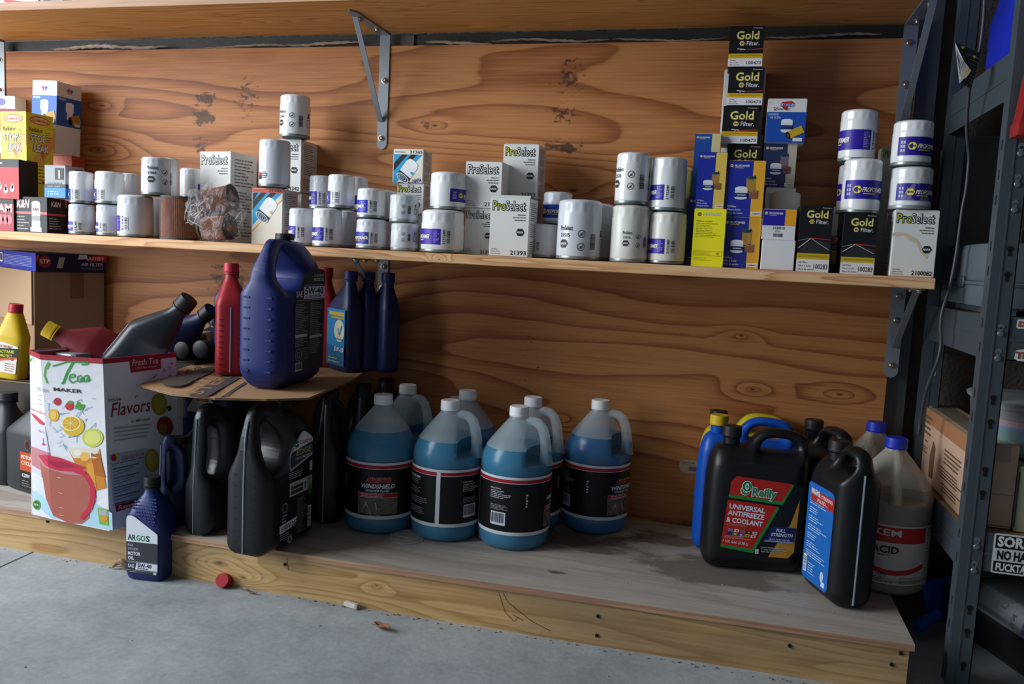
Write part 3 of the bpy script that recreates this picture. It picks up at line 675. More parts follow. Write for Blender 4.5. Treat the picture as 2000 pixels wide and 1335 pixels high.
def A_plug(w_, H):
    a = Art(); k = w_; a.rect(-w_/2, 0, w_/2, H*.80, '#b3282e', 1); a.rect(-w_/2, H*.80, w_/2, H, '#1a1a1c', 1); a.lines(-w_/2+.4*k, H*.86, w_/2-.1*k, H*.94, 1, '#c8c8c8', 2, .6)
    for (x, y) in ((.12, .30), (.24, .22), (.37, .26)): a.ell(w_*x, H*y, .045*k, .055*k, '#dfcfc8', 3, 12); a.rect(w_*x-.015*k, H*y, w_*x+.015*k, H*(y+.14), '#dfcfc8', 3)
    return a
fr2 = carton('parts_box', 'red box with black top and small white pictures, far left edge', 'box', (-60, 37), 309, -.235, zb=fr1['top'], side=None, d=.06, m=blk, front=A_plug)
def A_stop(w_, H):
    a = Art(); k = w_; a.rect(-w_/2, 0, w_/2, H, '#e8dc3c', 1); a.ell(0, H-.20*k, .38*k, .13*k, '#d2473a', 2); a.ell(0, H-.20*k, .34*k, .10*k, '#ecd9a0', 3); a.text('ALUMASEAL', 0, H-.245*k, .09*k, '#c8392f', 4, al='c', w=.62*k, bold=.04)
    a.poly([(-.05*k, H*.58), (w_/2, H*.80), (w_/2, H*.62), (.1*k, H*.45)], '#f0a45a', 2); a.poly([(-.3*k, H*.46), (.1*k, H*.60), (.2*k, H*.36)], '#efb35a', 2)
    a.text('Radiator', -w_/2+.10*k, H-.56*k, .13*k, '#5b4420', 4, w=.50*k)
    a.text('STOP', -w_/2+.12*k, H-.86*k, .22*k, '#f2f2ee', 5, w=.58*k, bold=.05, out='#6a2a26', ow=.06); a.text('LEAK', -w_/2+.26*k, H-1.16*k, .22*k, '#f2f2ee', 5, w=.55*k, bold=.05, out='#6a2a26', ow=.06)
    a.lines(w_/2-.30*k, H-.85*k, w_/2-.05*k, H-.50*k, 5, '#7a6a26', 4, .3, 4); a.lines(-w_/2+.15*k, H*.16, w_/2-.15*k, H*.40, 6, '#7a6c24', 4, .3, 2); a.rect(w_/2-.45*k, H*.17, w_/2-.1*k, H*.205, '#a02a26', 5)
    return a
yelc = mat('yellow_card', '#e8dc3c', .5)
sl = carton('stop_leak_box', 'tall yellow radiator stop leak box with white and red lettering', 'box', (2, 52, 104), 218, -.205, zb=kn1['top'], ratio=1.0, m=yelc, front=A_stop, fside=A_stop)
def A_one(w_, H):
    a = Art(); k = w_; a.rect(-w_/2, 0, w_/2, H*.30, '#1f7fc0', 1); a.rect(-w_/2, H*.30, w_/2, H*.42, '#23262c', 1); a.rect(-.0*k, H*.56, .42*k, H*.92, '#101012', 2); a.text('1', .21*k, H*.60, .30*k, '#e8e8ea', 3, al='c', bold=.05)
    a.lines(-w_/2+.15*k, H*.30, w_/2-.1*k, H*.50, 2, '#70747a', 3, .4, 2); a.lines(-w_/2+.15*k, H*.08, w_/2-.1*k, H*.22, 2, '#a8c8e0', 3, .4, 7)
    return a
on1 = carton('filter_box', 'grey and blue filter box with a black numeral one panel', 'box', (87, 128, 165), 323, -.225, zb=kn1['top'], m=mat('grey_card', '#8d9196', .45), ratio=1.1, front=A_one, fside=lambda d_, H: A_one(d_, H))
org = carton('filter_box', 'plain orange box under the tilted blue and white filter box', 'box', (96, 141), 303, -.055, side=None, d=.05, m=mat('orange_card', '#b5532c', .5))
def A_cq2(w_, H):
    a = Art(); k = w_; y0 = H*.40; y1 = H*.80
    a.rect(-w_/2, y0, w_/2, y1, '#1c5cae', 1); a.ell(.0, H*.90, .16*k, .10*k, '#b9c4e4', 2); a.poly([(-.13*k, H*.91), (.0, H*.93), (-.02*k, H*.85)], '#d4322f', 3); a.poly([(.0, H*.92), (.14*k, H*.92), (.05*k, H*.86)], '#2b4fb4', 3)
    a.rect(-.15*k, H*.60, .17*k, H*.72, '#e8edf2', 3); a.ell(.01*k, H*.72, .16*k, .05*k, '#f2f4f6', 4); a.rect(-.10*k, H*.50, .14*k, H*.60, '#dfe6ee', 3); a.rect(-w_/2+.05*k, H*.755, -w_/2+.35*k, H*.785, '#90b0dc', 3)
    q = .3; cx, cy = w_*.24, H*.51
    def T(x, y): return (cx+(x*math.cos(q)-y*math.sin(q))*k, cy+(x*math.sin(q)+y*math.cos(q))*k)
    a.poly([T(-.2, -.14), T(.22, -.14), T(.22, .14), T(-.2, .14)], '#b08a32', 5); a.ell(*T(-.2, 0), .07*k, .145*k, '#16181c', 6, 14, q); a.rect(w_/2-.28*k, y0+.004, w_/2-.06*k, y0+.012, '#d8dce4', 7)
    return a
cqw = carton('filter_box', 'tall tilted white and blue filter box standing on the orange box', 'box', (60, 108, 156), 157, -.105, zb=org['top'], ratio=1.0, m=card, lean=.04, front=A_cq2, fside=A_cq2)
def A_wr(w_, H):
    a = Art(); a.rect(-w_/2, H*.40, w_/2, H*.78, '#8f2a3a', 1); a.ell(w_*.1, H*.9, w_*.13, w_*.09, '#6a6ab8', 2); a.poly([(0, H*.91), (w_*.1, H*.92), (w_*.06, H*.86)], '#c8322f', 3); return a
cqr = carton('filter_box', 'white and dark red box standing behind the yellow box, far left', 'box', (-40, 30, 52), 188, -.045, zb=at(30, 300, -.045).z, m=card, front=A_wr, rz=.1)
# ---- small white cans left
W = white
def cn(label, xs, yt, Y, **k): return can(label, xs, yt, Y, **k)
c1 = cn('small white oil filter directly right of the striped black box, bottom of its stack', (133, 186), 398, -.215, m=white2, art=PE(-.70, '21040', .12, .42))
c2 = cn('small white oil filter left of the one numbered 21069, bottom row', (187, 240), 399, -.205, m=white2, art=PE(-.95, '21040', .12, .42))
c3 = cn('white oil filter numbered 21069 beside a purple label, bottom row', (228, 301), 380, -.215, m=white2, art=PE(-.94, '21069', .14, .50))
c4 = cn('pale oil filter half hidden between the 21069 filter and the pleated one', (292, 326), 386, -.12, m=white2)
c5 = cn('short white oil filter on top, second from the left', (184, 244), 334, -.205, zb=c2['top'], art=PE(-1.0, '21040', .1, .45))
c6 = cn('short white oil filter on top, leftmost of the loose cans', (134, 184), 334, -.215, zb=c1['top'], art=PE(-1.0, '21040', .1, .45))
c7 = cn('grey white filter behind the second short can from the left', (232, 276), 340, -.10, m=white2, zb=c2['top'])
c7b = cn('pale filter in the back row supporting the can above it, left group', (236, 280), 402, -.10, m=white2)
c7['root'].location.z = c7b['top']
c8 = cn('tall white filter printed 21069 in black, standing on two cans', (275, 336), 306, -.205, zb=c3['top'], m=white2, art=PS(-.62, '21069', .42, .95))
c9 = cn('white filter behind and right of the tall 21069 can', (312, 350), 308, -.10, zb=c4['top'], m=white2)
c10 = cn('white filter with a blue label left of the large white filter box', (351, 398), 328, -.10, zb=c4['top'], m=white, art=PF(.55, '21356', .28, .5))
# pleated cartridge in plastic
def cartridge(label, xs, yt, Y, zb=ZM, loc=None, rot=None, R=None, H=None, col='#b0703f'):
    if R is None:
        xl, xr = xs; py = (yt+460)/2; d1, d2 = ray(xl, py), ray(xr, py); a1, a2 = math.atan2(d1.x, d1.y), math.atan2(d2.x, d2.y)
        mid = (a1+a2)/2; D = (Y-CY)/math.cos(mid); R = D*math.sin((a2-a1)/2); X = D*math.sin(mid); H = at((xl+xr)/2, yt, Y-R*.6).z-zb; loc = (X, Y, zb)
    r = thing('filter_cartridge', label, 'filter', loc, 0, None)
    if rot: r.rotation_euler = rot
    n = 120; MB().lathe([(R*.95, .004), (R*.95, H-.004)], n, 0, None, lambda a, z, q: q*(1 if int(round(a/(2*PI)*n)) % 2 else .90)).build('pleated_paper', mat('pleat_'+col[1:], col, .8), r, 0)
    for z in (0, H-.005): MB().lathe([(R*.4, z), (R, z), (R, z+.005), (R*.4, z+.005), (R*.4, z)], 36, cap=(False, False)).build('end_cap', mat('felt_end', '#3a3433', .7), r, 30)
    MB().lathe([(R*.42, .006), (R*.42, H-.006)], 20).build('core', mat('dark_core', '#221d1b', .7), r, 30)
    return dict(root=r, R=R, H=H, top=zb+H)
pc = cartridge('brown pleated paper filter cartridge wrapped in clear film beside the plastic bag', (312, 388), 383, -.19)
MB().lathe([(pc['R']*1.02, 0), (pc['R']*1.05, pc['H']*.5), (pc['R']*1.03, pc['H']), (pc['R']*.8, pc['H']+.003)], 30, 0, None, lambda a, z, q: q*(1+.02*math.sin(a*5+z*120))).build('plastic_film', mat('clear_bag', '#f4f6f8', .06, alpha=.06, spec=1.0, bump=(25, 1, .01)), pc['root'], 60)
# ProSelect boxes
b11 = carton('filter_box', 'white lettered filter box behind the plastic bag of filters', 'box', (390, 450, 501), 296, -.14, ratio=1.0, front=A_ps('21748', False), fside=A_pside(2), group=None)
# bag with two cartridges
bx = at(420, 420, -.19); z_ = ZM
bgr = thing('plastic_bag', 'crumpled clear plastic bag holding two brown pleated filters', 'bag', (bx.x, -.19, ZM))
bm = bmesh.new(); bmesh.ops.create_icosphere(bm, subdivisions=4, radius=1)
from mathutils import noise
for v in bm.verts:
    p = v.co.copy(); q = noise.noise(p*2.6+Vector((3, 1, 2)))*.24+noise.noise(p*6)*.11
    p *= 1+q; v.co = Vector((p.x*.074, p.y*.050, max(.0005, p.z*.066+.064)))
    v.co.x += .010*math.sin(v.co.z*40)
me = bpy.data.meshes.new('bag_film'); bm.to_mesh(me); bm.free(); me.materials.append(mat('clear_bag2', '#f4f6f8', .14, alpha=.14, spec=1.0, bump=(34, 1.0, .03)))
for p in me.polygons: p.use_smooth = False
o = bpy.data.objects.new('bag_film', me); COL.objects.link(o); o.parent = bgr
m = MB(); rr = random.Random(3)
for i in range(14):   # pale tubes whose colour stands in for glints along the creases
    a = rr.uniform(-1.2, 1.2); z0 = rr.uniform(.01, .09); pts = []
    for j in range(6):
        aa = a+j*.12*rr.choice((1, .5)); zz = z0+j*.006*rr.uniform(-.5, 1.2); pts.append((.074*math.sin(aa), -.054*math.cos(aa), zz*1.15))
    m.tube(pts, [.0002, .0005, .0007, .0005, .0003, .0002], 5, flat=.5)
m.build('bag_crease_glints', mat('film_crease_glint', '#f0f2f4', .2, alpha=.55), bgr, 0)
cartridge('upper brown pleated filter inside the clear plastic bag', None, 0, 0, loc=(bx.x-.036, -.185, ZM+.092), rot=(0, 1.35, .1), R=.031, H=.078, col='#8f5c40')
cartridge('lower brown pleated filter inside the clear plastic bag', None, 0, 0, loc=(bx.x-.026, -.195, ZM+.031), rot=(0, 1.52, -.1), R=.029, H=.076, col='#8c5a42')
# ---- the 21342 column
b4 = carton('filter_box', 'filter box with orange top band numbered 21342 and pictured canister', 'box', (492, 551, 581), 369, -.175, rz=.02, front=A_napapic('21342', True), fside=A_pside(4))
b4['root'].children[0]
c12 = cn('tall white filter standing on the orange banded box', (505, 568), 271, -.18, zb=b4['top'], m=white2, art=lambda R, H: (Art(.004).rect(0, H*.16, .012, H*.30, '#b0282c', 1).rect(0, H*.16, .012, H*.235, '#221c20', 2).lines(.014, H*.18, .032, H*.32, 4, '#3a3a40', 2, .6), -1.25))
b2a = carton('filter_box', 'lower white box behind the orange banded box, supporting the lettered one', 'box', (545, 588, 606), 377, -.07, rz=0)
b2 = carton('filter_box', 'white lettered box numbered 21342 behind the tall white filter', 'box', (527, 588, 619), 273, -.085, zb=b2a['top'], ratio=1.0, front=A_ps('21342', False), fside=A_pside(7))
c11 = cn('tall white filter with barcode at the top of the left column', (546, 607), 184, -.095, zb=b2['top'], m=white, art=PS(-1.3, '21342', .34, .9))
# ---- cans 564..760
g1 = cn('white filter with purple label directly right of the orange banded box, bottom row', (564, 614), 406, -.19, m=white2, art=PE(-.48, '21394MP', .20, .52))
g2 = cn('white filter with purple label and 27356MP number, bottom row', (610, 669), 406, -.215, art=PE(-.25, '27356MP', .16, .50))
g3 = cn('plain white filter close behind the 27356MP filter', (655, 696), 411, -.14, m=white2)
g4 = cn('white filter with purple label in the back row above the bottom pair', (604, 652), 342, -.13, m=white2, zb=g1['top'], art=PE(-.37, '21394MP', .14, .52))
g5 = cn('white filter with purple label stacked on the 27356MP filter', (640, 694), 340, -.20, zb=g2['top'], art=PE(-.9, '21356MP', .12, .50))
g6 = cn('filter at the back peeking out right of the stacked white filters', (672, 719), 344, -.10, m=white2, zb=g3['top'], art=PF(-.1, '21356', .2, .45))
g7 = cn('short filter with a blue label, bottom of the pair near the shelf knot', (695, 755), 427, -.205, m=white2, art=PE(-.17, '21356MP', .18, .56, '#2a2f9a'))
g8 = cn('short white filter with a blue label, top of the pair near the shelf knot', (697, 753), 367, -.205, zb=g7['top'], art=PE(-.25, '21356MP', .18, .60, '#2a35b8'))
g9 = cn('pale filter behind the lower blue labelled can', (724, 772), 431, -.10, m=white2)
g10 = cn('white filter with barcode behind the upper blue labelled can', (727, 775), 371, -.10, m=white2, zb=g9['top'], art=PE(-1.2, '21356', .18, .5))
g11 = cn('film wrapped silver white filter, bottom of its pair', (763, 820), 435, -.21, m=white2, wrap=True, art=PS(-.9, '', .45, .55, False))
g12 = cn('film wrapped silver white filter, top of its pair', (761, 818), 379, -.21, m=white2, wrap=True, zb=g11['top'], art=PS(-.9, '', .40, .6, False))
b19 = carton('filter_box', 'white lower box behind the film wrapped filters', 'box', (775, 827, 840), 426, -.12, rz=0)
b18 = carton('filter_box', 'lettered white box under the blue pictured 21365 box', 'box', (775, 827, 840), 358, -.12, zb=b19['top'], rz=0, front=A_ps('21365', True), fside=A_pside(9))
b17 = carton('filter_box', 'small white and blue box numbered 21365 with pictured filter', 'box', (768, 826, 843), 292, -.125, zb=b18['top'], rz=.0, front=A_napapic('21365'), fside=A_pside(3), m=card)
d2 = cn('large white filter with purple label numbered 21372MP, bottom', (822, 907), 409, -.205, art=PE(-.08, '21372MP', .19, .55, '#3a1ea8'))
d1 = cn('large white filter with purple label starting at its right, on top', (840, 910), 335, -.185, zb=d2['top'], art=PF(.12, '21372MP', .22, .56, '#33209a'))
d4 = carton('filter_box', 'white lettered box under the box with 213 showing', 'box', (907, 966, 972), 408, -.17, rz=0, d=.06, front=A_ps('21393', False), group=None)
d3 = carton('filter_box', 'white lettered box left of the tallest lettered box', 'box', (909, 980, 985), 316, -.175, zb=d4['top'], rz=0, d=.07, front=A_ps('21393', False), topm=card_in)
d5b = carton('filter_box', 'white box at the back under the tallest lettered box', 'box', (985, 1048, 1058), 390, -.10, rz=0, fside=A_pside(5))
d5 = carton('filter_box', 'tallest white lettered box, back row centre', 'box', (982, 1051, 1065), 282, -.115, zb=d5b['top'], rz=0, front=A_ps('21393', True), fside=A_pside(5))
d6 = carton('filter_box', 'white lettered box numbered 21393 with a loose open lid, front row', 'box', (957, 1033, 1048), 387, -.22, rz=0, front=A_ps('21393', True), fside=A_pside(6), flaps=False)
w_ = d6['w']
m = MB(); vs = []; fs = []
for i in range(9):
    a = i/8*PI*.5; vs += [(-w_/2, -d6['d']/2+.012*(1-math.cos(a)), d6['H']+.006*math.sin(a)*1.0), (w_/2, -d6['d']/2+.012*(1-math.cos(a)), d6['H']+.006*math.sin(a))]
    if i: fs.append((2*i-2, 2*i-1, 2*i+1, 2*i))
vs += [(-w_/2, d6['d']/2, d6['H']+.002), (w_/2, d6['d']/2, d6['H']+.002)]; fs.append((16, 17, 19, 18)); m.add(vs, fs).build('open_lid', card, d6['root'], 60)
d8 = cn('plain white filter right of the front lettered box, bottom', (1037, 1091), 437, -.15, m=white2, art=PE(-1.05, '21356', .18, .5))
d7 = cn('white filter with a wide blue band behind the 21515 filter', (1060, 1118), 374, -.11, zb=d8['top'], m=white2, art=PE(.9, '21356', .20, .60, '#2238a8', bc=False))
d9 = cn('large white filter printed 21515 in black, front edge', (1088, 1176), 389, -.205, m=white2, art=PS(-.95, '21515', .27, 1.12))
d10 = cn('large filter half hidden behind the 21515 filter', (1120, 1198), 396, -.11, m=white2, art=PS(.45, '21515', .27, 1.0, False))
e2 = cn('film wrapped tall white filter at the bottom of the pair left of the purple labels', (1193, 1268), 400, -.205, m=cream, wrap=True, art=PS(-.38, '21516', .34, .74))
e1 = cn('tall white filter with barcode on top of the film wrapped one', (1202, 1270), 297, -.205, zb=e2['top'], m=white, art=PS(-1.35, '21515', .40, 1.0))
e1c = cn('pale filter at the back behind the lower tall pair', (1218, 1279), 408, -.10, m=white2)
e1b = cn('pale filter at the back behind the upper tall white filter', (1222, 1280), 305, -.10, m=white2, zb=e1c['top'])
e4 = cn('cream filter with purple label numbered 21522MP, bottom of its pair', (1266, 1340), 413, -.195, m=cream, art=PE(-.1, '21522MP', .20, .48, '#2f1fa0'))
e3 = cn('cream white filter with purple label numbered 21522MP, top of its pair', (1270, 1341), 306, -.195, zb=e4['top'], m=white, art=PE(-.2, '21522MP', .20, .48, '#2f1fa0'))
e5 = cn('olive tinted filter behind the cream filters, bottom', (1290, 1352), 428, -.08, m=cream)
e6 = cn('olive tinted filter behind the cream filters, top', (1290, 1352), 325, -.08, m=mat('olive_enamel', '#a8a878', .35), zb=e5['top'])
# ---- right hand boxes
cyel = mat('amber_card', '#d9a92c', .5); cblu = mat('blue_card', '#20308c', .5); cbr = mat('bright_yellow_card', '#e8e020', .5)
f4 = carton('filter_box', 'bright yellow filter box seen from its printed back', 'box', (1350, 1353, 1415), 407, -.215, side='L', rz=-.03, m=cbr, front=A_pfback, d=.062)
f3 = carton('filter_box', 'blue and yellow filter box standing on the bright yellow one', 'box', (1356, 1361, 1417), 297, -.21, zb=f4['top'], side='L', d=.06, m=cblu, front=A_pfb('2100074', '#1f2fa0', '#e3c258', .62))
f4b = carton('filter_box', 'dark blue box peeking out left of the bright yellow box', 'box', (1341, 1398), 384, -.13, side=None, d=.05, m=cblu, front=A_pfb('2100074', '#22347c', '#d8cc8c', .8, pic=False))
f1 = carton('filter_box', 'tall blue and cream box at the back, standing on the dark blue box', 'box', (1354, 1404), 261, -.13, side=None, zb=f4b['top'], d=.05, m=mat('cream_card', '#d8cc9c', .5), front=A_pfb('2100074', '#1c4f9c', '#d8cc96', .66, pic=False, txt=False))
f6 = carton('filter_box', 'blue and amber filter box numbered 2100473, bottom of the pair', 'box', (1410, 1484), 423, -.205, side=None, d=.065, m=cyel, front=A_pfb('2100473', '#25308c', '#d8a035', .68))
f5 = carton('filter_box', 'blue and amber filter box numbered 2100473, top of the pair', 'box', (1414, 1419, 1492), 313, -.205, zb=f6['top'], side='L', d=.065, m=cyel, front=A_pfb('2100473', '#1f2f9c', '#e8ac30', .68))
gz0 = carton('filter_box', 'hidden lowest box of the black and gold stack at the back', 'box', (1420, 1487), 440, -.10, side=None, d=.07, m=blk) 
gz1 = carton('filter_box', 'black box below the fourth gold lettered box of the tall stack', 'box', (1420, 1487), 360, -.10, zb=gz0['top'], side=None, d=.07, m=blk, front=A_gold('100473'))
g4_ = carton('filter_box', 'black gold lettered box 100473, fourth from the top, half hidden', 'box', (1418, 1486), 282, -.105, zb=gz1['top'], side=None, d=.07, m=blk, front=A_gold('100473'))
g3_ = carton('filter_box', 'black gold lettered box 100473, third from the top, shifted left', 'box', (1411, 1481), 207, -.115, zb=g4_['top'], side=None, d=.075, m=blk, front=A_gold('100473'))
g2_ = carton('filter_box', 'black gold lettered box 100473, second from the top of the stack', 'box', (1422, 1491), 132, -.12, zb=g3_['top'], side=None, d=.075, m=blk, front=A_gold('100473'))
g1_ = carton('filter_box', 'black gold lettered box 100473 at the very top of the stack', 'box', (1421, 1424, 1491), 52, -.125, zb=g2_['top'], side='L', d=.07, m=blk, front=A_gold('100473'))
wb1 = carton('filter_box', 'plain white box behind the gold lettered stack, lower', 'box', (1408, 1486), 380, -.035, side=None, d=.03, m=card)
wb2 = carton('filter_box', 'plain white box behind the gold lettered stack, middle', 'box', (1407, 1486), 262, -.035, side=None, zb=wb1['top'], d=.03, m=card)
wb3 = carton('filter_box', 'tall white box flanking the second and third gold lettered boxes', 'box', (1411, 1492), 136, -.035, side=None, zb=wb2['top'], d=.03, m=card)
f9 = carton('filter_box', 'white box with sideways lettering behind the 2100010 box', 'box', (1490, 1548), 366, -.11, side=None, d=.06, m=card, front=lambda w_, H: Art().text('ProSelect', w_/2-.004, H-.012, .011, '#e8e8e8', 2, al='l', w=.05, rot=PI, out='#2a2a2a'))
f8 = carton('filter_box', 'dull blue filter box with pictures below the blue and white one', 'box', (1490, 1554), 280, -.105, zb=f9['top'], side=None, d=.06, m=mat('pale_card', '#bdb7a6', .5), front=A_pfb('2100023', '#28335e', '#bdb7a6', .72, dull=True))
f7 = carton('filter_box', 'blue and white filter box with handwritten number on its lid band', 'box', (1493, 1497, 1574), 193, -.115, zb=f8['top'], side='L', d=.07, m=card,
    front=lambda w_, H: A_carq()(w_, H).line([(-.35*w_, H*.78), (-.31*w_, H*.81), (-.30*w_, H*.74), (-.34*w_, H*.74), (-.28*w_, H*.76), (-.25*w_, H*.80), (-.22*w_, H*.74), (-.17*w_, H*.79), (-.13*w_, H*.74), (-.10*w_, H*.80), (-.04*w_, H*.76), (.0*w_, H*.80), (.0*w_, H*.73), (.05*w_, H*.78)], .0009, '#1c1c1c', 6))
f10 = cn('film wrapped white filter with barcode behind the 2100010 box', (1497, 1559), 374, -.11, m=cream, wrap=True, art=lambda R, H: (Art(.004).barcode(.0, H*.5, .03, H*.68, 2, False, None).rect(-.04, H*.5, -.012, H*.6, '#a8624c', 1).text('ProSelect', .04, H*.05, .01, '#2a2a2a', 2, rot=PI/2, w=.05), -.05))
f12 = carton('carton_box', 'plain white open topped box turned bottom forward under the 2100010 box', 'box', (1482, 1487, 1552), 467, -.215, side='L', d=.055, m=mat('bright_white_card', '#dfe1e6', .5))
def A_10(w_, H):
    a = Art(); k = w_; a.rect(-w_/2, H*.46, w_/2-.33*k, H, '#26209c', 1); a.rect(w_/2-.33*k, H*.46, w_/2, H, '#eba51e', 1); a.rect(-w_/2, 0, w_/2, H*.46, '#dcdde2', 1)
    hexn(a, -w_/2+.10*k, H-.12*k, .05*k, '#e9dc90', 2); a.text('PROFORMER', -w_/2+.18*k, H-.15*k, .06*k, '#eeeeee', 2, w=.42*k, sh=.2, bold=.03); a.rect(-w_/2+.2*k, H-.19*k, -w_/2+.42*k, H-.175*k, '#d9c030', 2)
    a.text('2100010', 0, H*.34, .085*k, '#26262a', 2, al='c', w=.36*k, bold=.03); a.lines(-.1*k, H*.24, .1*k, H*.32, 3, '#55555a', 2, .35, 3); a.barcode(-.17*k, H*.06, .16*k, H*.21, 2, False, None); return a
f11 = carton('filter_box', 'small blue, amber and white filter box numbered 2100010', 'box', (1486, 1489, 1554), 408, -.21, side='L', zb=f12['top'], d=.055, m=card, front=A_10)
or2 = carton('filter_box', 'orange and black box squeezed between the two 100283 boxes', 'box', (1600, 1640), 460, -.15, side=None, d=.05, m=blk, front=lambda w_, H: Art().rect(-w_/2, H*.8, w_/2, H, '#d8502a', 1).text('7', w_/2-.006, H*.83, .010, '#dddddd', 3, al='r', bold=.05).rect(w_*.1, H*.25, w_/2, H*.62, '#a8963c', 2).lines(w_*.12, H*.65, w_*.48, H*.76, 2, '#b8b8b8', 2))
wb4 = carton('filter_box', 'white box in film behind the left 100283 box', 'box', (1562, 1634), 402, -.085, side=None, d=.06, m=card)
f13 = carton('filter_box', 'black gold lettered box numbered 100283, left one', 'box', (1552, 1559, 1623), 401, -.215, side='L', d=.066, m=blk, front=A_gold('100283', True), rz=.02)
f14 = carton('filter_box', 'black gold lettered box numbered 100283, right one under a purple banded filter', 'box', (1640, 1645, 1711), 416, -.215, side='L', d=.068, m=blk, front=A_gold('100283', True), rz=.02)
h3 = cn('lowest pale filter at the back below the tall purple banded filters', (1636, 1700), 418, -.09, m=white2)
h2 = cn('purple banded white filter standing on the right 100283 box', (1644, 1722), 309, -.175, zb=f14['top'], art=PF(-.95, '', .26, .60, '#2c1e9c', bc=False))
h3b = cn('purple banded filter at the back, half hidden by the lower front one', (1635, 1700), 320, -.085, m=white2, zb=h3['top'], art=PF(-1.9, '', .26, .6, bc=False))
h1 = cn('tall purple banded white filter at the top of the back stack', (1639, 1713), 213, -.115, zb=h3b['top'], art=PE(.78, '21522MP', .22, .60, '#2b1d9a'))
h1['root'].location.z = max(h2['top'], h3b['top'])
h7 = carton('filter_box', 'stained white lettered box numbered 2100082, right end of the shelf', 'box', (1727, 1743, 1830), 409, -.215, side='L', rz=-.03, front=A_ps('2100082', True, .82), fside=A_pside(12), m=card)
w_, H_ = h7['w'], h7['H']
a = Art(); pts = [(-.5, .655), (-.38, .665), (-.25, .66), (-.12, .62), (.0, .585), (.08, .54), (.14, .48), (.20, .41), (.26, .36), (.33, .33)]
for i, (p, q) in enumerate(zip(pts[:-1], pts[1:])): w1, w2 = (.05+.015*math.sin(i*2.1)), (.05+.015*math.sin((i+1)*2.1)); a.poly([(p[0]*w_, p[1]*H_), (q[0]*w_, q[1]*H_), ((q[0]-.03)*w_, (q[1]-w2)*H_), ((p[0]-.03)*w_, (p[1]-w1)*H_)], '#cfc2a8', 1)
a.build('water_stain', h7['root'], M_front(-h7['d']/2-.0002), label='brown tide mark of a dried stain')
h6 = cn('white filter with purple band on the stained box, lower of the two', (1737, 1822), 325, -.19, zb=h7['top'], art=PF(-.72, '', .20, .60, '#241a8c', bc=False), wrap=True)
h5 = cn('white filter with purple band at the top right end of the shelf', (1741, 1823), 234, -.19, zb=h6['top'], art=PF(-.72, '', .22, .62, '#241a8c', bc=False))
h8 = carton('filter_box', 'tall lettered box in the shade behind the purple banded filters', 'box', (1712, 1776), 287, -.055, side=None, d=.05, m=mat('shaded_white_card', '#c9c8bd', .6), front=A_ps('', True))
h9 = cn('purple banded filter at the back, left of the top right one', (1734, 1800), 254, -.07, m=white2, zb=h8['top'] if False else ZM+.2, art=PF(-1.2, '', .2, .6, bc=False)) if False else None
print('BOXES'); [print('  ', l) for l in LOG if abs(math.log(l[1]/max(l[2], 1e-4))) > .6 or l[3] < .03]
# ---- bottoms of what stands on the upper shelf
def up(px0, px1, kind, label, c='#dcdcdc', artf=None):
    x = at(px0, 5, -DU+.02).x; x2 = at(px1, 5, -DU+.02).x; zt = ZU+.0192
    if kind == 'can':
        R = (x2-x)/2; r = thing('oil_filter', label, 'oil filter', ((x+x2)/2, -DU+.02+R, zt), 0, 'goods on the upper shelf')
        MB().lathe([(R*.93, .004), (R, .008), (R, .07), (R*.97, .075), (R*.95, .092), (R*.8, .095), (.001, .096)], 40).build('canister', mat('c_'+c[1:], c, .3), r, 50)
        MB().lathe([(R*.9, 0), (R, .002), (R*1.01, .005), (R*.97, .008)], 36).build('seam_ring', rim, r, 40)
    else:
        r = thing('filter_box', label, 'box', ((x+x2)/2, -DU+.02+.035, zt), 0, 'goods on the upper shelf'); q = (x2-x)/2
        MB().box(-q, q, -.035, .035, 0, .10, bev=.001).build('carton', mat('c_'+c[1:], c, .6), r, 0); MB().box(-q+.002, q-.002, -.0353, -.02, .0999, .1006).build('tuck_flap', mat('c_'+c[1:], c, .6), r, 0)
        if artf: artf(Art(), q).build('printed_front', r, M_front(-.0352))
up(-60, 75, 'box', 'white box with a red corner on the upper shelf, far left', '#d8d4d4', lambda a, q: a.poly([(-.03*0, .012), (.02, .012), (q-.004, 0.001), (.01, .001)], '#b3222a', 1).ell(q-.006, .014, .005, .005, '#3a55b0', 2).text('CARQUEST', -q+.02, .03, .012, '#1c3f9a', 2))
up(78, 123, 'box', 'grey barcode box on the upper shelf, second from the left', '#a9a4a2', lambda a, q: a.barcode(-q+.008, .002, .002, .014, 1, True, '#8f8f95').lines(.004, .002, q-.004, .02, 4, '#4a4a50', 1))
up(128, 172, 'can', 'pale blue white filter on the upper shelf', '#cfd8e4')
up(173, 186, 'box', 'narrow white box on the upper shelf between two cans', '#d5d8da')
up(187, 214, 'box', 'grey lettered box on the upper shelf left of the second can', '#a8a8ae', lambda a, q: a.lines(-q+.003, .002, q-.003, .03, 5, '#55555c', 1))
up(215, 262, 'can', 'second pale filter on the upper shelf', '#d2dbe6')
up(265, 322, 'box', 'brown grey box on the upper shelf, rightmost in view', '#a39a96', lambda a, q: a.lines(-q+.003, .002, q-.003, .03, 5, '#66605c', 1))
up(326, 356, 'can', 'small pale filter on the upper shelf at the right end of the visible row', '#a8c8c8')
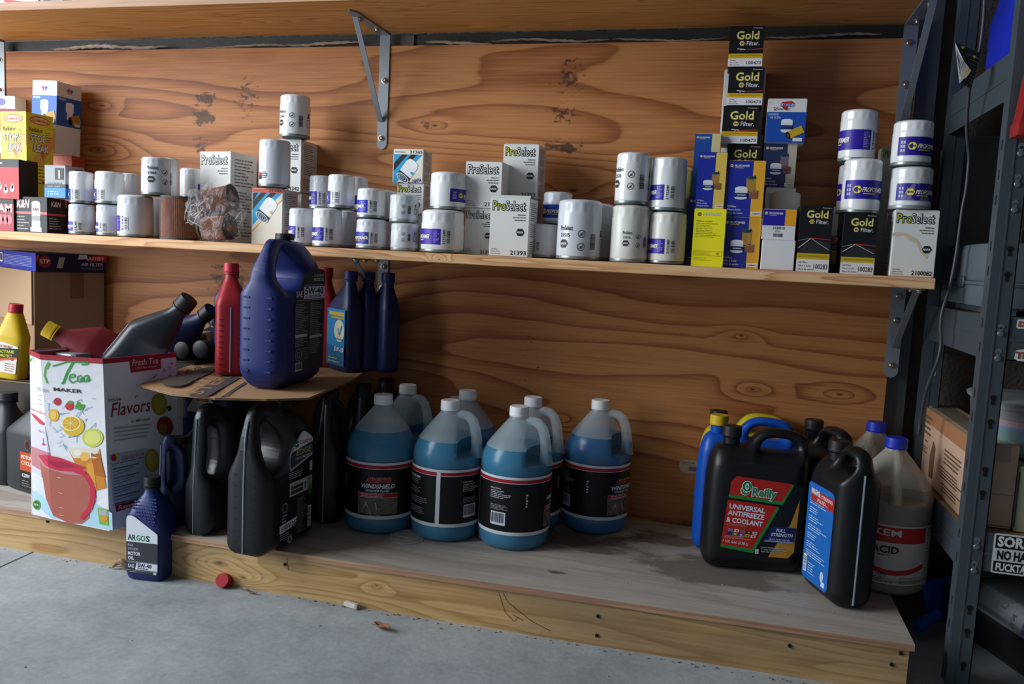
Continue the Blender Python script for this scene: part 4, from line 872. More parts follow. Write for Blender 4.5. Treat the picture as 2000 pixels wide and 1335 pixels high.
# ------------------------------------------------------------------ jugs and bottles
def rp(pts, seg=5):
    """polygon (x, z, corner radius) with its corners rounded"""
    out = []; n = len(pts)
    for i in range(n):
        p = Vector(pts[i][:2]); r = pts[i][2]; a = Vector(pts[i-1][:2])-p; b = Vector(pts[(i+1) % n][:2])-p
        if r <= 0: out.append(tuple(p)); continue
        ra = min(r, a.length*.49); rb = min(r, b.length*.49); A = p+a.normalized()*ra; B = p+b.normalized()*rb
        for k in range(seg+1):
            t_ = k/seg; q = A*(1-t_)**2+p*2*t_*(1-t_)+B*t_*t_; out.append(tuple(q))
    return out
import numpy as np
def sdist(Q, P):
    """signed distance (positive inside) of points Q to the closed polygon P"""
    P = np.array(P); A = P; B = np.roll(P, -1, 0); best = np.full(len(Q), 1e9); ins = np.zeros(len(Q), bool)
    for a, b in zip(A, B):
        ab = b-a; l = ab@ab
        if l < 1e-14: continue
        t_ = np.clip(((Q-a)@ab)/l, 0, 1); dd = np.hypot(*((a+t_[:, None]*ab)-Q).T); best = np.minimum(best, dd)
        c = (a[1] > Q[:, 1]) != (b[1] > Q[:, 1])
        if abs(b[1]-a[1]) > 1e-12: ins ^= c & (Q[:, 0] < (b[0]-a[0])*(Q[:, 1]-a[1])/(b[1]-a[1])+a[0])
    return np.where(ins, best, -best)
def slab_mesh(outline, hole, T, bev, deform=None, cuts=10, cell=.003):
    """pillow shaped blow moulded body: its outline and handle hole, thickness rounding off towards the edges"""
    bev = min(T*.34, .030); xs = [p[0] for p in outline]; zs = [p[1] for p in outline]
    nx = int((max(xs)-min(xs))/cell)+3; nz = int((max(zs)-min(zs))/cell)+3
    gx = min(xs)-cell*1.03+np.arange(nx+1)*cell; gz = min(zs)-cell*1.03+np.arange(nz+1)*cell
    XX, ZZ = np.meshgrid(gx, gz); Q = np.stack([XX.ravel(), ZZ.ravel()], 1); D = sdist(Q, outline)
    if hole: D = np.minimum(D, -sdist(Q, hole))
    D = D.reshape(XX.shape); V = []; key = {}
    def vert(k, x, z, d):
        if k not in key: key[k] = len(V); V.append((x, z, d))
        return key[k]
    F = []; edge = []
    for i in range(nz):
        for j in range(nx):
            cs = [(i, j), (i, j+1), (i+1, j+1), (i+1, j)]; ds = [D[c] for c in cs]
            if max(ds) <= 0: continue
            f = []; bd = []
            for q in range(4):
                c0, c1 = cs[q], cs[(q+1) % 4]; d0, d1 = ds[q], ds[(q+1) % 4]
                if d0 > 0: f.append(vert(c0, gx[c0[1]], gz[c0[0]], d0))
                if (d0 > 0) != (d1 > 0):
                    t_ = d0/(d0-d1); t_ = min(max(t_, .02), .98); k = (min(c0, c1), max(c0, c1)); v = vert(k, gx[c0[1]]+(gx[c1[1]]-gx[c0[1]])*t_, gz[c0[0]]+(gz[c1[0]]-gz[c0[0]])*t_, 0.0)
                    f.append(v); bd.append((len(f)-1, d0 > 0))
            F.append(f)
            for q in range(len(f)):
                a_, b_ = f[q], f[(q+1) % len(f)]
                if V[a_][2] == 0.0 and V[b_][2] == 0.0: edge.append((a_, b_))
    n = len(V); vs = []
    for s_ in (-1, 1):
        for x, z, d in V:
            e = min(d/bev, 1); h = T/2-bev*(1-math.sqrt(max(0, 1-(1-e)**2))); x2, y2, z2 = (x, h, z) if not deform else deform(x, h, z); vs.append((x2, y2*s_, z2))
    m = MB(); m.add(vs, F+[[v+n for v in reversed(f)] for f in F]+[(b_, a_, a_+n, b_+n) for a_, b_ in edge]); return m
def ss(a, b, x):
    t_ = max(0, min(1, (x-a)/(b-a))); return t_*t_*(3-2*t_)
def ribcap(name, par, R, H, m, loc=(0, 0, 0), n=40, rot=None, top=True):
    mb = MB(); mb.lathe([(R*.98, 0), (R, .001), (R, H*.25), (R*.985, H*.28), (R, H*.32), (R, H-.003), (R*.94, H), (R*.01, H)] if top else [(R, 0), (R, H)], n*2, 0, None, lambda a, z, q: q*(1 if int(round(a/PI*n)) % 2 or z < H*.3 or z > H-.002 else .955))
    o = mb.build(name, m, par, 30, loc)
    if rot: o.rotation_euler = rot
    return o
def plastic(name, c, rough=.38, bump=(180, .06, .001)): return mat(name, c, rough, spec=.45, bump=bump)
CG = 'black oil jugs in the row under the cardboard'
JG = 'blue washer fluid jugs on the platform'
pbk = plastic('black_hdpe', '#16171a'); pnv = plastic('navy_hdpe', '#1c2a66', .42); pbl = plastic('blue_hdpe', '#0f52b8', .35); pyl = plastic('yellow_hdpe', '#d6c62a', .4); prd = plastic('red_hdpe', '#a3242e', .42)
pblue_d = plastic('dark_navy_hdpe', '#182448', .45); pgr = plastic('green_hdpe', '#14493a', .4); pmar = plastic('maroon_hdpe', '#6e1522', .45); pchar = plastic('charcoal_hdpe', '#2b2f33', .42)
cbk = plastic('black_cap', '#1b1c1e', .5); cwh = plastic('white_cap', '#f4f7f9', .4); cbl = plastic('blue_cap', '#1733b4', .45); cyl_ = plastic('yellow_cap', '#d8b422', .45); crd = plastic('red_cap', '#a81a28', .45)
seam_m = mat('level_strip', '#8f9ca8', .35)
def chev(name, c, lvl, liquid):
    """frosted shell"""
    m = mat(name, c, .32, alpha=.40, spec=.5); return m
# ---- round gallon jugs
JP = [(.062, .0), (.070, .002), (.0755, .010), (.077, .020), (.0775, .034), (.0765, .036), (.0765, .165), (.0775, .168), (.078, .178), (.0765, .190), (.0718, .203), (.064, .216), (.0545, .229), (.044, .242), (.035, .253), (.0275, .262), (.0225, .268), (.0195, .271), (.0195, .285)]
def jr(z):
    for (r0, z0), (r1, z1) in zip(JP[:-1], JP[1:]):
        if z0 <= z <= z1: return r0+(r1-r0)*(z-z0)/max(z1-z0, 1e-6)
    return JP[-1][0]
shell_b = mat('frosted_jug_blue_cast', '#cfe2ea', .30, alpha=.40, spec=.5); shell_bw = mat('frosted_jug_wetted', '#bcdcea', .30, alpha=.10, spec=.5); shell_ww = mat('frosted_jug_clear_wetted', '#a9a69a', .34, alpha=.45, spec=.4); shell_w = mat('frosted_jug_clear', '#b9b6aa', .34, alpha=.62, spec=.4)
liq_b = mat('blue_washer_fluid', '#04749e', .25, spec=.5); liq_w = mat('cloudy_clear_fluid', '#8f8c80', .35, spec=.4); liq_bd = mat('blue_washer_fluid_deep', '#0663a0', .25, spec=.5)
def gallon(label, C, ha, lvl, phi, art, shell, liq, capm, group, capH=.021):
    root = thing('fluid_jug', label, 'jug', (C[0], C[1], ZP+.0003), 0, group or (JG if shell is shell_b else 'acid jugs at the platform end'))
    hx, hy = math.cos(ha), math.sin(ha)
    def ring(z, k=1.0, n=56):
        r = jr(z)*k; lim = .033 if z > .186 else .2
        if .180 < z <= .186: lim = .2+(.033-.2)*(z-.180)/.006; lim = max(lim, .033)
        if z > .262: lim = .2
        R_ = []
        for j in range(n):
            a = 2*PI*j/n; x, y = r*math.cos(a), r*math.sin(a); d = x*hx+y*hy; e = -x*hy+y*hx
            L_ = lim+ (abs(e)/.05)**2*.012 if lim < .1 else lim
            if d > L_*k: x -= hx*(d-L_*k); y -= hy*(d-L_*k)
            R_.append((x, y, z))
        return R_
    zs = [0, .002, .010, .020, .034, .036, .08, .12, .165, .168, .178, .181, .1862, .192, .203, .216, .229, .242, .253, .262, .268, .271, .285]
    zs2 = sorted(zs+[lvl]); sw = shell_bw if shell is shell_b else shell_ww
    o = MB().rings([ring(z) for z in zs2]).build('jug_body', [shell, sw], root, 50)
    for p in o.data.polygons:
        if p.center.z < lvl: p.material_index = 1
    zl = [z for z in zs if .003 < z < lvl]+[lvl]
    MB().rings([ring(.003, .95)]+[ring(z, .965) for z in zl]).build('fluid', liq, root, 50)
    pts = [(.016, .264), (.030, .268), (.045, .266), (.056, .256), (.0615, .242), (.065, .225), (.067, .208), (.068, .192), (.068, .180)]
    H3 = [(hx*a, hy*a, b) for a, b in pts]
    MB().tube(H3, [.010, .0105, .011, .0115, .0115, .012, .0125, .014, .016], 14, up=Vector((-hy, hx, 0)), flat=.8).build('handle', shell if shell is not shell_b else mat('frosted_handle', '#cfe2ea', .3, alpha=.30, spec=.5), root, 60)
    HL = [p for p in H3 if p[2] < lvl-.002]
    if len(HL) > 1: MB().tube(HL, .0095, 12, up=Vector((-hy, hx, 0)), flat=.8).build('fluid_in_handle', liq, root, 60)
    ribcap('cap', root, .0208, capH, capm, (0, 0, .2755), 28)
    if art: art().build('wrap_label', root, M_cyl(.0770, phi))
    return root
def A_wash():
    a = Art(step=.005); r = .077; L = 2*PI*r; z0, z1 = .036, .160
    a.rect(.0001, z0, L, z1, '#dfe4e8', 1); a.rect(.0045, z0+.0075, L-.0045, z1-.0055, '#0c0c0e', 2); a.rect(.0045, z1-.0125, L-.0045, z1-.0062, '#b3182a', 3); a.rect(.0045, z1-.0138, L-.0045, z1-.0126, '#c9ccd0', 3)
    U = lambda q: q*r
    a.text('DIRECTIONS:', U(.70), z0+.096, .0030, '#d8dce0', 4, bold=.04); a.lines(U(.70), z0+.076, U(1.32), z0+.094, 5, '#c4c8cc', 4, .38, 3); a.lines(U(.72), z0+.052, U(1.25), z0+.064, 4, '#9ea2a8', 4, .38, 5)
    a.barcode(U(.74), z0+.020, U(1.18), z0+.048, 4, False, '#d9e2ec', '#11182a', 6, 18)
    a.lines(U(1.72), z0+.06, U(1.78), z0+.09, 5, '#d0d4d8', 4, .6, 2)
    x0, x1 = U(2.35), U(3.50)
    a.rect(x0, z0+.012, x1, z0+.046, '#6b6158', 4); a.poly([(x0+.01, z0+.014), (x0+.03, z0+.013), (x1-.01, z0+.020), (x1-.004, z0+.034), (x1-.03, z0+.043), (x0+.02, z0+.040)], '#aca290', 5)
    a.poly([(x0+.040, z0+.041), (x0+.053, z0+.043), (x1-.014, z0+.032), (x0+.05, z0+.026)], '#2c1216', 6); a.line([(x0+.002, z0+.036), (x0+.018, z0+.013)], .002, '#3a3634', 6); a.line([(x0+.040, z0+.038), (x0+.044, z0+.022)], .0016, '#d8d0c4', 7); a.poly([(x1-.035, z0+.046), (x1, z0+.046), (x1, z0+.056), (x1-.03, z0+.052)], '#7c1016', 5)
    a.rect(x0, z0+.048, x1, z0+.0575, '#b01c24', 4); a.rect(x0, z0+.0475, x1, z0+.0485, '#c8ccd0', 5); a.rect(x0, z0+.0572, x1, z0+.0582, '#8ab4cc', 5); a.lines(x0+.008, z0+.049, x1-.006, z0+.057, 2, '#e4b0b0', 6, .5, 3)
    a.text('WASHER FLUID', x0+.017, z0+.061, .0052, '#d8e0e8', 5, w=.052, sh=.25, bold=.04); a.text('WINDSHIELD', x0+.006, z0+.069, .0092, '#eef2f4', 5, w=.074, sh=.25, bold=.05, out='#26406c', ow=.03)
    a.text("LA's TOTALLY", x0+.026, z0+.0895, .004, '#e8a0a0', 6, w=.045, sh=.25); a.text('AWESOME', x0+.017, z0+.082, .0085, '#c01a2c', 5, w=.055, sh=.25, bold=.06, out='#e8a8a8', ow=.03); a.text('1 Gallon (3.78 L)', x0+.025, z0+.0085, .0028, '#c8ccd0', 5)
    for s_, (u0, u1) in enumerate(((4.15, 4.85), (5.05, 6.05))):
        for q in range(4): a.lines(U(u0), z0+.022+q*.021, U(u1), z0+.038+q*.021, 4, '#8e9298', 4, .34, q+s_*5)
        a.lines(U(u0), z0+.098, U(u1), z0+.106, 1, '#c4c8cc', 4, .42, 8)
    return a
def foot(px, py, r=.0765, zz=None):
    P = on(px, py, ZP if zz is None else zz); d = Vector((P.x-CX, P.y-CY, 0)).normalized(); return (P.x+d.x*r, P.y+d.y*r)
JG = 'blue washer fluid jugs on the platform'
gallon('blue washer fluid jug at the left front, its front label with a car picture showing', foot(740, 1046), 1.35, .222, -2.60, A_wash, shell_b, liq_b, cwh, None)
gallon('blue washer fluid jug second from left in front, white label seam facing', foot(868, 1062), -.12, .215, .08, A_wash, shell_b, liq_b, cwh, None)
gallon('nearest blue washer fluid jug, barcode facing forward', foot(1000, 1079), -.20, .212, -1.18, A_wash, shell_b, liq_b, cwh, None)
gallon('rightmost blue washer fluid jug, standing alone by the plywood', foot(1157, 1046), -.12, .218, -1.84, A_wash, shell_b, liq_bd, cwh, None)
def topc(px, py): P = on(px, py, ZP+.2962); return (P.x, min(P.y, -.082))
gallon('rear left blue washer fluid jug with its handle to the right', topc(797, 751), -.35, .205, 2.0, A_wash, shell_b, liq_bd, cwh, None)
gallon('rear middle blue washer fluid jug with its handle turned away', topc(914, 762), 2.7, .215, 2.4, A_wash, shell_b, liq_bd, cwh, None)
gallon('rear right blue washer fluid jug behind the nearest jug', topc(1042, 775), -.25, .205, -.50, A_wash, shell_b, liq_b, cwh, None)
def A_acid():
    a = Art(step=.005); r = .077; z0, z1 = .022, .140; a.rect(0, z0, .150, z1, '#c2bfb8', 1)
    a.rect(.0, z1-.034, .112, z1-.004, '#b5202c', 2); a.text('KEM', .058, z1-.021, .0125, '#d9d6d0', 3, bold=.04, al='r', w=.050); a.text('ACID', .056, z1-.055, .0135, '#1a1a1c', 3, bold=.07, al='r', w=.05); a.text('MURIATIC', .042, z1-.061, .0035, '#2a2a2c', 3, al='r', bold=.03)
    P = [(x*.112/12, z1-.078-.014*math.sin(x/12*2.6+.5)+.004) for x in range(13)]
    for p, q in zip(P[:-1], P[1:]): a.poly([p, q, (q[0], q[1]-.010), (p[0], p[1]-.010)], '#b5202c', 2)
    a.text('ION', .036, z1-.100, .006, '#1a1a1c', 3, al='r', bold=.05); a.lines(.060, z0+.004, .108, z0+.018, 5, '#55534e', 2, .35, 2); a.lines(.005, z0+.004, .05, z0+.016, 3, '#3a3834', 2, .3, 3); a.rect(.0, z0+.0, .112, z0+.0012, '#8c6a50', 3)
    a.rect(.1145, z0, .1152, z1, '#b86a6a', 2); a.text('ACID BLEND', .118, z1-.010, .0045, '#2a2a2c', 3, bold=.04, w=.028)
    for k in range(16): a.lines(.118, z0+.004+k*.0064, .146, z0+.0104+k*.0064, 1, '#77736c', 2, .35, k, al='f')
    return a
gallon('front cloudy muriatic acid jug with blue cap overhanging the platform end', (.350, -.203), -1.65, .205, -.62, A_acid, shell_w, liq_w, cbl, None)
P_ = on(1713, 824, ZP+.2962)
gallon('rear cloudy acid jug with blue cap, half hidden by the front one', (P_.x, P_.y), -1.95, .205, 1.6, A_acid, shell_w, liq_w, cbl, None)
# ---- slab shaped jugs with a handle hole
def slabjug(label, xs, corner, zb, side, rz, ratio, ytop, shape, m, capm, art=None, group='large black and blue oil jugs', dW=None, cat='jug', T=None, H=None, strip=True, name='oil_jug'):
    xl, xm, xr = xs; Pc = on(corner[0], corner[1], zb); Y = Pc.y; py = corner[1]-20
    if ratio:
        best = None
        for i in range(-50, 51):
            q = i/50*1.2
            N, a_, b_, c = solve(xs, Y, py, side, q, None); e = abs(math.log(a_/(ratio*b_)))
            if best is None or e < best[0]: best = (e, q)
        rz = best[1]
    N, a_, b_, c = solve(xs, Y, py, side, rz, None)
    W_ = dW or b_; T_ = T or a_
    if dW or T:
        ex = Vector((math.cos(rz), math.sin(rz), 0)); ey = Vector((-math.sin(rz), math.cos(rz), 0)); c = N+(-ex if side == 'R' else ex)*T_/2+ey*W_/2
    H_ = H or at(corner[0], ytop, Y).z-zb
    LOG.append(('JUG '+label[:34], round(W_, 3), round(T_, 3), round(H_, 3), round(rz, 2)))
    root = thing(name, label, cat, (c.x, c.y, zb+.0003), rz+(PI/2 if side == 'R' else -PI/2), group)
    shape(root, W_, H_, T_, m, capm, 1 if side == 'R' else -1)
    if art: art(root, W_, H_, T_)
    return root
def sh_castrol(root, W_, H_, T_, m, capm, s, ticks=True, hole=True, grip=False):
    """handle at local x = -s*W/2; neck towards the other side"""
    f = lambda x: x*s
    O = [(-.5, .0, .02), (.5, .0, .025), (.5, .70, .05), (.30, .90, .03), (.02, .93, .01), (-.02, 1.0, .012), (-.40, 1.0, .03), (-.48, .78, .02), (-.5, .52, .04)]
    O = [(f(x)*W_, z*H_, r) for x, z, r in O]
    Hh = [(-.22, .90, .02), (.02, .72, .03), (-.10, .56, .035), (-.32, .55, .02), (-.34, .86, .015)]
    Hh = [(f(x)*W_, z*H_, r) for x, z, r in Hh]
    def df(x, y, z):
        t_ = z/H_; hx = -x*s/W_   # +.5 at the handle side
        k = 1-.50*ss(.50, .74, t_)*ss(-.25, .30, hx)-.22*ss(.68, 1.0, t_)
        k *= 1-.05*ss(.08, 0, t_)
        return x, y*k, z
    slab_mesh(rp(O), rp(Hh), T_, min(.024, T_*.32), df, 12).build('jug_body', m, root, 50)
    ribcap('cap', root, .019, .018, capm, (f(.20)*W_, 0, .915*H_), 26)
    x0 = -f(.5)*W_
    pts = [(x0*1.004, 0, .02*H_)]+[(x0*1.006, 0, z*H_) for z in (.1, .3, .5)]+[(-f(.488)*W_-s*.001, 0, .66*H_), (-f(.484)*W_-s*.001, 0, .78*H_), (-f(.44)*W_-s*.001, 0, .9*H_)]
    MB().tube(pts, .0016, 6).build('level_strip', seam_m, root, 0)
    mb = MB()
    for k in range(7):
        for q in (-1, 1): mb.box(min(x0*1.0, x0*1.0-s*.0012), max(x0*1.0, x0*1.0-s*.0012), q*T_*.20-.004, q*T_*.20+.004, H_*(.10+k*.075), H_*(.10+k*.075)+.0012)
    mb.build('volume_marks', m, root, 0, kind='stuff')
def castrol_art(root, W_, H_, T_):
    a = Art(); w2 = W_*.5; x0 = -w2+.40*W_; x1 = w2-.03
    P = rp([(x0+.0, .53*H_, .01), (x1, .60*H_, .004), (x1, .72*H_, .02), (x0+.045, .80*H_, .01), (x0, .67*H_, .01)], 4); a.poly(P, '#a7abb2', 1)
    P = rp([(x0+.003, .55*H_, .01), (x1, .62*H_, .003), (x1, .70*H_, .0), (x0+.003, .66*H_, .01)], 4); a.poly(P, '#3c4249', 2)
    a.poly(rp([(x0+.008, .665*H_, .004), (x1, .70*H_, .002), (x1, .725*H_, .02), (x0+.047, .80*H_, .015)], 4), '#e8eaec', 3)
    a.ell(x0+.024, .712*H_, .008, .0075, '#1c7a4a', 4, 14); a.line([(x0+.018, .712*H_), (x0+.030, .714*H_)], .002, '#e8eaec', 5); a.text('Castrol', x0+.034, .703*H_, .0085, '#b01c28', 4, w=x1-x0-.038, bold=.03)
    a.text('EDGE', x0+.022, .632*H_, .012, '#c9b878', 4, w=x1-x0-.03, sh=.15, bold=.04, out='#55585c', ow=.02); a.text('HIGH MILEAGE', x0+.020, .602*H_, .0052, '#d8dade', 4, w=x1-x0-.022, sh=.1, bold=.03, out='#8c1c28', ow=.02)
    a.lines(x0, .48*H_, x1-.012, .53*H_, 4, '#c4c6ca', 2, .34, 3); a.rect(x1-.010, .49*H_, x1, .56*H_, '#b9cdb4', 2)
    a.rect(x0+.002, .36*H_, x1, .455*H_, '#b8bab6', 2); a.rect(x0+.007, .372*H_, x0+.05, .398*H_, '#3a3c40', 3); a.rect(x0+.007, .405*H_, x0+.05, .428*H_, '#3a3c40', 3); a.rect(x0+.055, .38*H_, x1-.022, .425*H_, '#55585c', 3); a.rect(x1-.019, .37*H_, x1-.003, .445*H_, '#8f8a6c', 3); a.text('Castrol', x0+.010, .436*H_, .0035, '#a81c28', 3)
    a.ell(x1-.006, .355*H_, .008, .012, '#1a6a44', 3, 14); a.arc(x0-.013, .30*H_, .009, .0015, 0, 2*PI, '#9ea0a4', 2, 18); a.lines(x0-.022, .20*H_, x0-.004, .26*H_, 3, '#b0b2b6', 2, .4, 2)
    a.poly([(x0-.030, .135*H_), (x0+.024, .150*H_), (x0+.030, .205*H_), (x0-.030, .190*H_)], '#e2e4e6', 2); a.text('SAE', x0-.027, .150*H_, .009, '#3a3a3e', 3, w=.016); a.text('0W-20', x0-.012, .150*H_, .0105, '#141416', 3, w=.036, bold=.05)
    a.lines(x0-.028, .085*H_, x0+.020, .13*H_, 3, '#aeb0b4', 2, .35, 8); a.arc(x0+.006, .065*H_, .006, .003, 0, 2*PI, '#c8cacc', 2, 14)
    a.lines(x0+.030, .08*H_, x1-.018, .33*H_, 20, '#8a8c90', 2, .34, 12); a.barcode(x1-.013, .09*H_, x1-.001, .24*H_, 2, True)
    a.build('printed_label', root, M_front(-T_/2-.0006))
slabjug('black oil jug with white lettered label, front of the jugs under the cardboard', (431, 518, 621), (516, 1097), ZP, 'R', -.25, .56, 775, sh_castrol, pbk, cbk, castrol_art, H=.300)
def sh_round(root, W_, H_, T_, m, capm, s):
    f = lambda x: x*s
    O = [(-.5, .0, .015), (.5, .0, .02), (.5, .70, .05), (.34, .86, .03), (.1, .90, .01), (.0, 1.0, .02), (-.42, 1.0, .045), (-.46, .62, .02), (-.5, .42, .03)]
    Hh = [(-.05, .84, .03), (.0, .55, .03), (-.14, .42, .03), (-.28, .46, .02), (-.30, .84, .02)]
    def df(x, y, z):
        t_ = z/H_; hx = -x*s/W_; k = 1-.42*ss(.36, .52, t_)*ss(-.2, .30, hx)-.10*ss(.8, 1.0, t_); return x, y*k, z
    slab_mesh(rp([(f(x)*W_, z*H_, r) for x, z, r in O]), rp([(f(x)*W_, z*H_, r) for x, z, r in Hh]), T_, min(.026, T_*.36), df, 12).build('jug_body', m, root, 50)
    ribcap('cap', root, .018, .016, capm, (f(.22)*W_, 0, .88*H_), 26)
    x0 = -f(.5)*W_; MB().tube([(x0*1.004, 0, .02*H_), (x0*1.005, 0, .25*H_), (x0*1.0, 0, .40*H_), (-f(.463)*W_-s*.0008, 0, .60*H_), (-f(.446)*W_-s*.0008, 0, .78*H_), (-f(.43)*W_-s*.0008, 0, .90*H_)], .0011, 6).build('level_strip', seam_m, root, 0)
slabjug('black oil jug with a large rounded handle, left of the lettered black jug', (352, 402, 482), (400, 1052), ZP, 'R', -.30, .60, 797, sh_round, plastic('black_hdpe_satin', '#1d1f23', .3), cbk)
# the dark row behind
for k, (px, py, lab) in enumerate([(664, 1032, 'first black oil jug in the row behind the lettered black jug'), (712, 1000, 'second black oil jug in the row under the cardboard, in shade'), (742, 975, 'third black oil jug in the row, beside the plywood')]):
    P = on(px, py, ZP); th = 1.90; u_ = Vector((math.cos(th), math.sin(th), 0)); c = P+u_*.058+Vector((-.012, .0, 0)); c.y = (-.275, -.165, -.062)[k]; c.x = (-.845, -.815, -.80)[k]
    r = thing('oil_jug', lab, 'jug', (c.x, c.y, ZP+.0003), th, CG); sh_castrol(r, .108, .300, .080, pbk, cbk, 1)
# big blue jug on the cardboard
ZS = .408
def sh_blue(root, W_, H_, T_, m, capm, s):
    f = lambda x: x*s
    O = [(-.40, .0, .02), (.42, .0, .03), (.5, .06, .02), (.5, .70, .05), (.38, .88, .03), (.18, .955, .01), (-.10, .965, .006), (-.30, .968, .02), (-.50, .76, .02), (-.50, .66, .02), (-.5, .12, .015)]
    Hh = [(-.16, .92, .01), (.12, .74, .02), (-.04, .63, .02), (-.26, .65, .012), (-.32, .76, .01)]
    def df(x, y, z):
        t_ = z/H_; hx = -x*s/W_; k = 1-.46*ss(.60, .72, t_)*ss(-.1, .35, hx)-.30*ss(.72, .95, t_)-.20*ss(.10, .0, t_); return x, y*k, z
    slab_mesh(rp([(f(x)*W_, z*H_, r) for x, z, r in O], 4), rp([(f(x)*W_, z*H_, r) for x, z, r in Hh]), T_, min(.018, T_*.26), df, 14).build('jug_body', m, root, 38)
    ribcap('cap', root, .020, .014, capm, (f(.02)*W_, 0, .962*H_), 26)
    x0 = -f(.5)*W_; mb = MB()
    for k in range(8):
        for q in (-1, 1): mb.box(min(x0+s*.002, x0-s*.0012), max(x0+s*.002, x0-s*.0012), q*T_*.24-.0065, q*T_*.24+.0065, H_*(.12+k*.067), H_*(.12+k*.067)+.0035)
    mb.build('volume_marks', m, root, 0, kind='stuff')
def blue_art(root, W_, H_, T_):
    a = Art(); w2 = W_/2; x0, x1 = -w2+.27*W_, w2-.055*W_; z0, z1 = .10*H_, .78*H_
    a.poly(rp([(x0+.01, z0, .012), (x1, z0+.0, .012), (x1, z1, .016), (x0+.05, z1, .02), (x0, z1-.075, .01), (x0, z1-.1, 0)], 5), '#34373c', 1)
    wz = z1-.063; a.poly([(x0+.038, wz), (x1, wz), (x1, wz+.026), (x0+.038, wz+.026)], '#cfd3dc', 2); a.text('SAE', x0+.006, wz+.005, .012, '#c6cad2', 2, w=.026, bold=.04); a.text('5W-40', x0+.042, wz+.010, .0145, '#1c2c6c', 3, w=x1-x0-.05, bold=.06); a.text('EUROPEAN', x0+.046, wz+.002, .006, '#1c2c6c', 3, w=x1-x0-.062, bold=.02)
    a.text('FULL SYNTHETIC', x1-.006, z1-.016, .005, '#b9bcc2', 2, al='r', w=.045); a.text('MOTOR OIL', x1-.006, z1-.026, .007, '#d0d3d8', 2, al='r', w=.045, bold=.04); a.rect(x0+.002, wz-.003, x1, wz-.002, '#a8acb4', 2); a.rect(x0+.035, wz+.029, x1, wz+.0297, '#a8acb4', 2)
    xm = x0+(x1-x0)*.50; zt = wz-.008
    a.lines(x0+.005, z0+.055, xm-.004, zt, 26, '#9a9ca4', 2, .34, 3); a.lines(xm+.002, z0+.035, x1-.004, zt, 28, '#9a9ca4', 2, .34, 4); a.rect(x0+.005, z0+.075, xm-.01, z0+.081, '#c4c6cc', 3); a.rect(xm, z0+.070, x1-.008, z0+.075, '#c4c6cc', 3)
    a.arc(x0+.020, z0+.038, .013, .0012, 0, 2*PI, '#a8aab2', 2, 18); a.arc(x0+.020, z0+.038, .006, .001, 0, 2*PI, '#a8aab2', 2, 14); a.lines(x0+.036, z0+.026, xm+.01, z0+.052, 7, '#85878f', 2, .3, 7); a.barcode(x0+.008, z0+.004, x0+.036, z0+.022, 2, False, '#c9cbd0')
    a.build('back_label', root, M_front(-T_/2-.0006))
bj = slabjug('large dark blue motor oil jug standing on the cardboard, back label showing', (456, 546, 634), (540, 767), ZS, 'R', -.30, .56, 456, sh_blue, pnv, cbk, blue_art)
# ---- quart bottles
def quart(label, C, zb, rz=0, H=.235, W_=.105, T_=.060, m=pnv, capm=cbk, off=0.0, art=None, R=None, capH=.020, capR=.0165, group='motor oil bottles left of the washer jugs', ridges=False, dimp=False, strip=None, shoulder=.70, name='oil_bottle', cat='bottle', e=5, neck=None, sp=1.05):
    root = thing(name, label, cat, (C[0], C[1], zb+.0003), rz, group)
    if R is not None: root.rotation_euler = R.to_euler(); root.location = (C[0], C[1], zb)
    a, b = W_/2, T_/2; s = shoulder; ox = off*W_; nz = neck or (H-capH-.006)
    secs = [(0, a*.86, b*.80, e), (.003, a*.95, b*.92, e), (.012, a, b, e), (H*.3, a*.995, b*.98, e), (H*s*.94, a, b, e), (H*s, a*.985, b*.96, e-.5)]
    for k in range(1, 7):
        t_ = k/6; q = min(1, t_*1.12)**sp
        secs.append((H*s+(nz-H*s)*t_, a*(1-q)*.985+capR*.80*q, b*.96*(1-q)+capR*.80*q, (e-.5)*(1-t_)+2*t_, ox*q))
    secs += [(nz+.002, capR*.80, capR*.80, 2, ox), (H-capH*.5, capR*.80, capR*.80, 2, ox)]
    MB().loft(secs, 44).build('bottle_body', m, root, 42)
    cp_ = ribcap('cap', root, capR, capH, capm, (ox, 0, H-capH), 24)
    MB().lathe([(capR*.9, 0), (capR*1.02, .0006), (capR*1.02, .003), (capR*.85, .0035)], 28).build('neck_ring', capm, cp_, 40, (0, 0, -.0045))
    if ridges:
        mb = MB()
        for k in range(9):
            for q in (-1, 1): mb.box(-a*1.004, -a*.985, q*b*.62-.004, q*b*.62+.004, H*.10+k*.0125, H*.10+k*.0125+.0022); mb.box(a*.985, a*1.004, q*b*.62-.004, q*b*.62+.004, H*.10+k*.0125, H*.10+k*.0125+.0022)
        mb.build('side_ribs', m, root, 0, kind='stuff')
    if strip:
        for q in ((-1,) if strip < 0 else (1,)): MB().tube([(q*a*1.002, 0, .008), (q*a*1.003, 0, H*s*.5), (q*a*1.003, 0, H*s*.93)], .0013, 6).build('level_strip', seam_m, root, 0)
    if art: art(root, W_, H, T_)
    return root
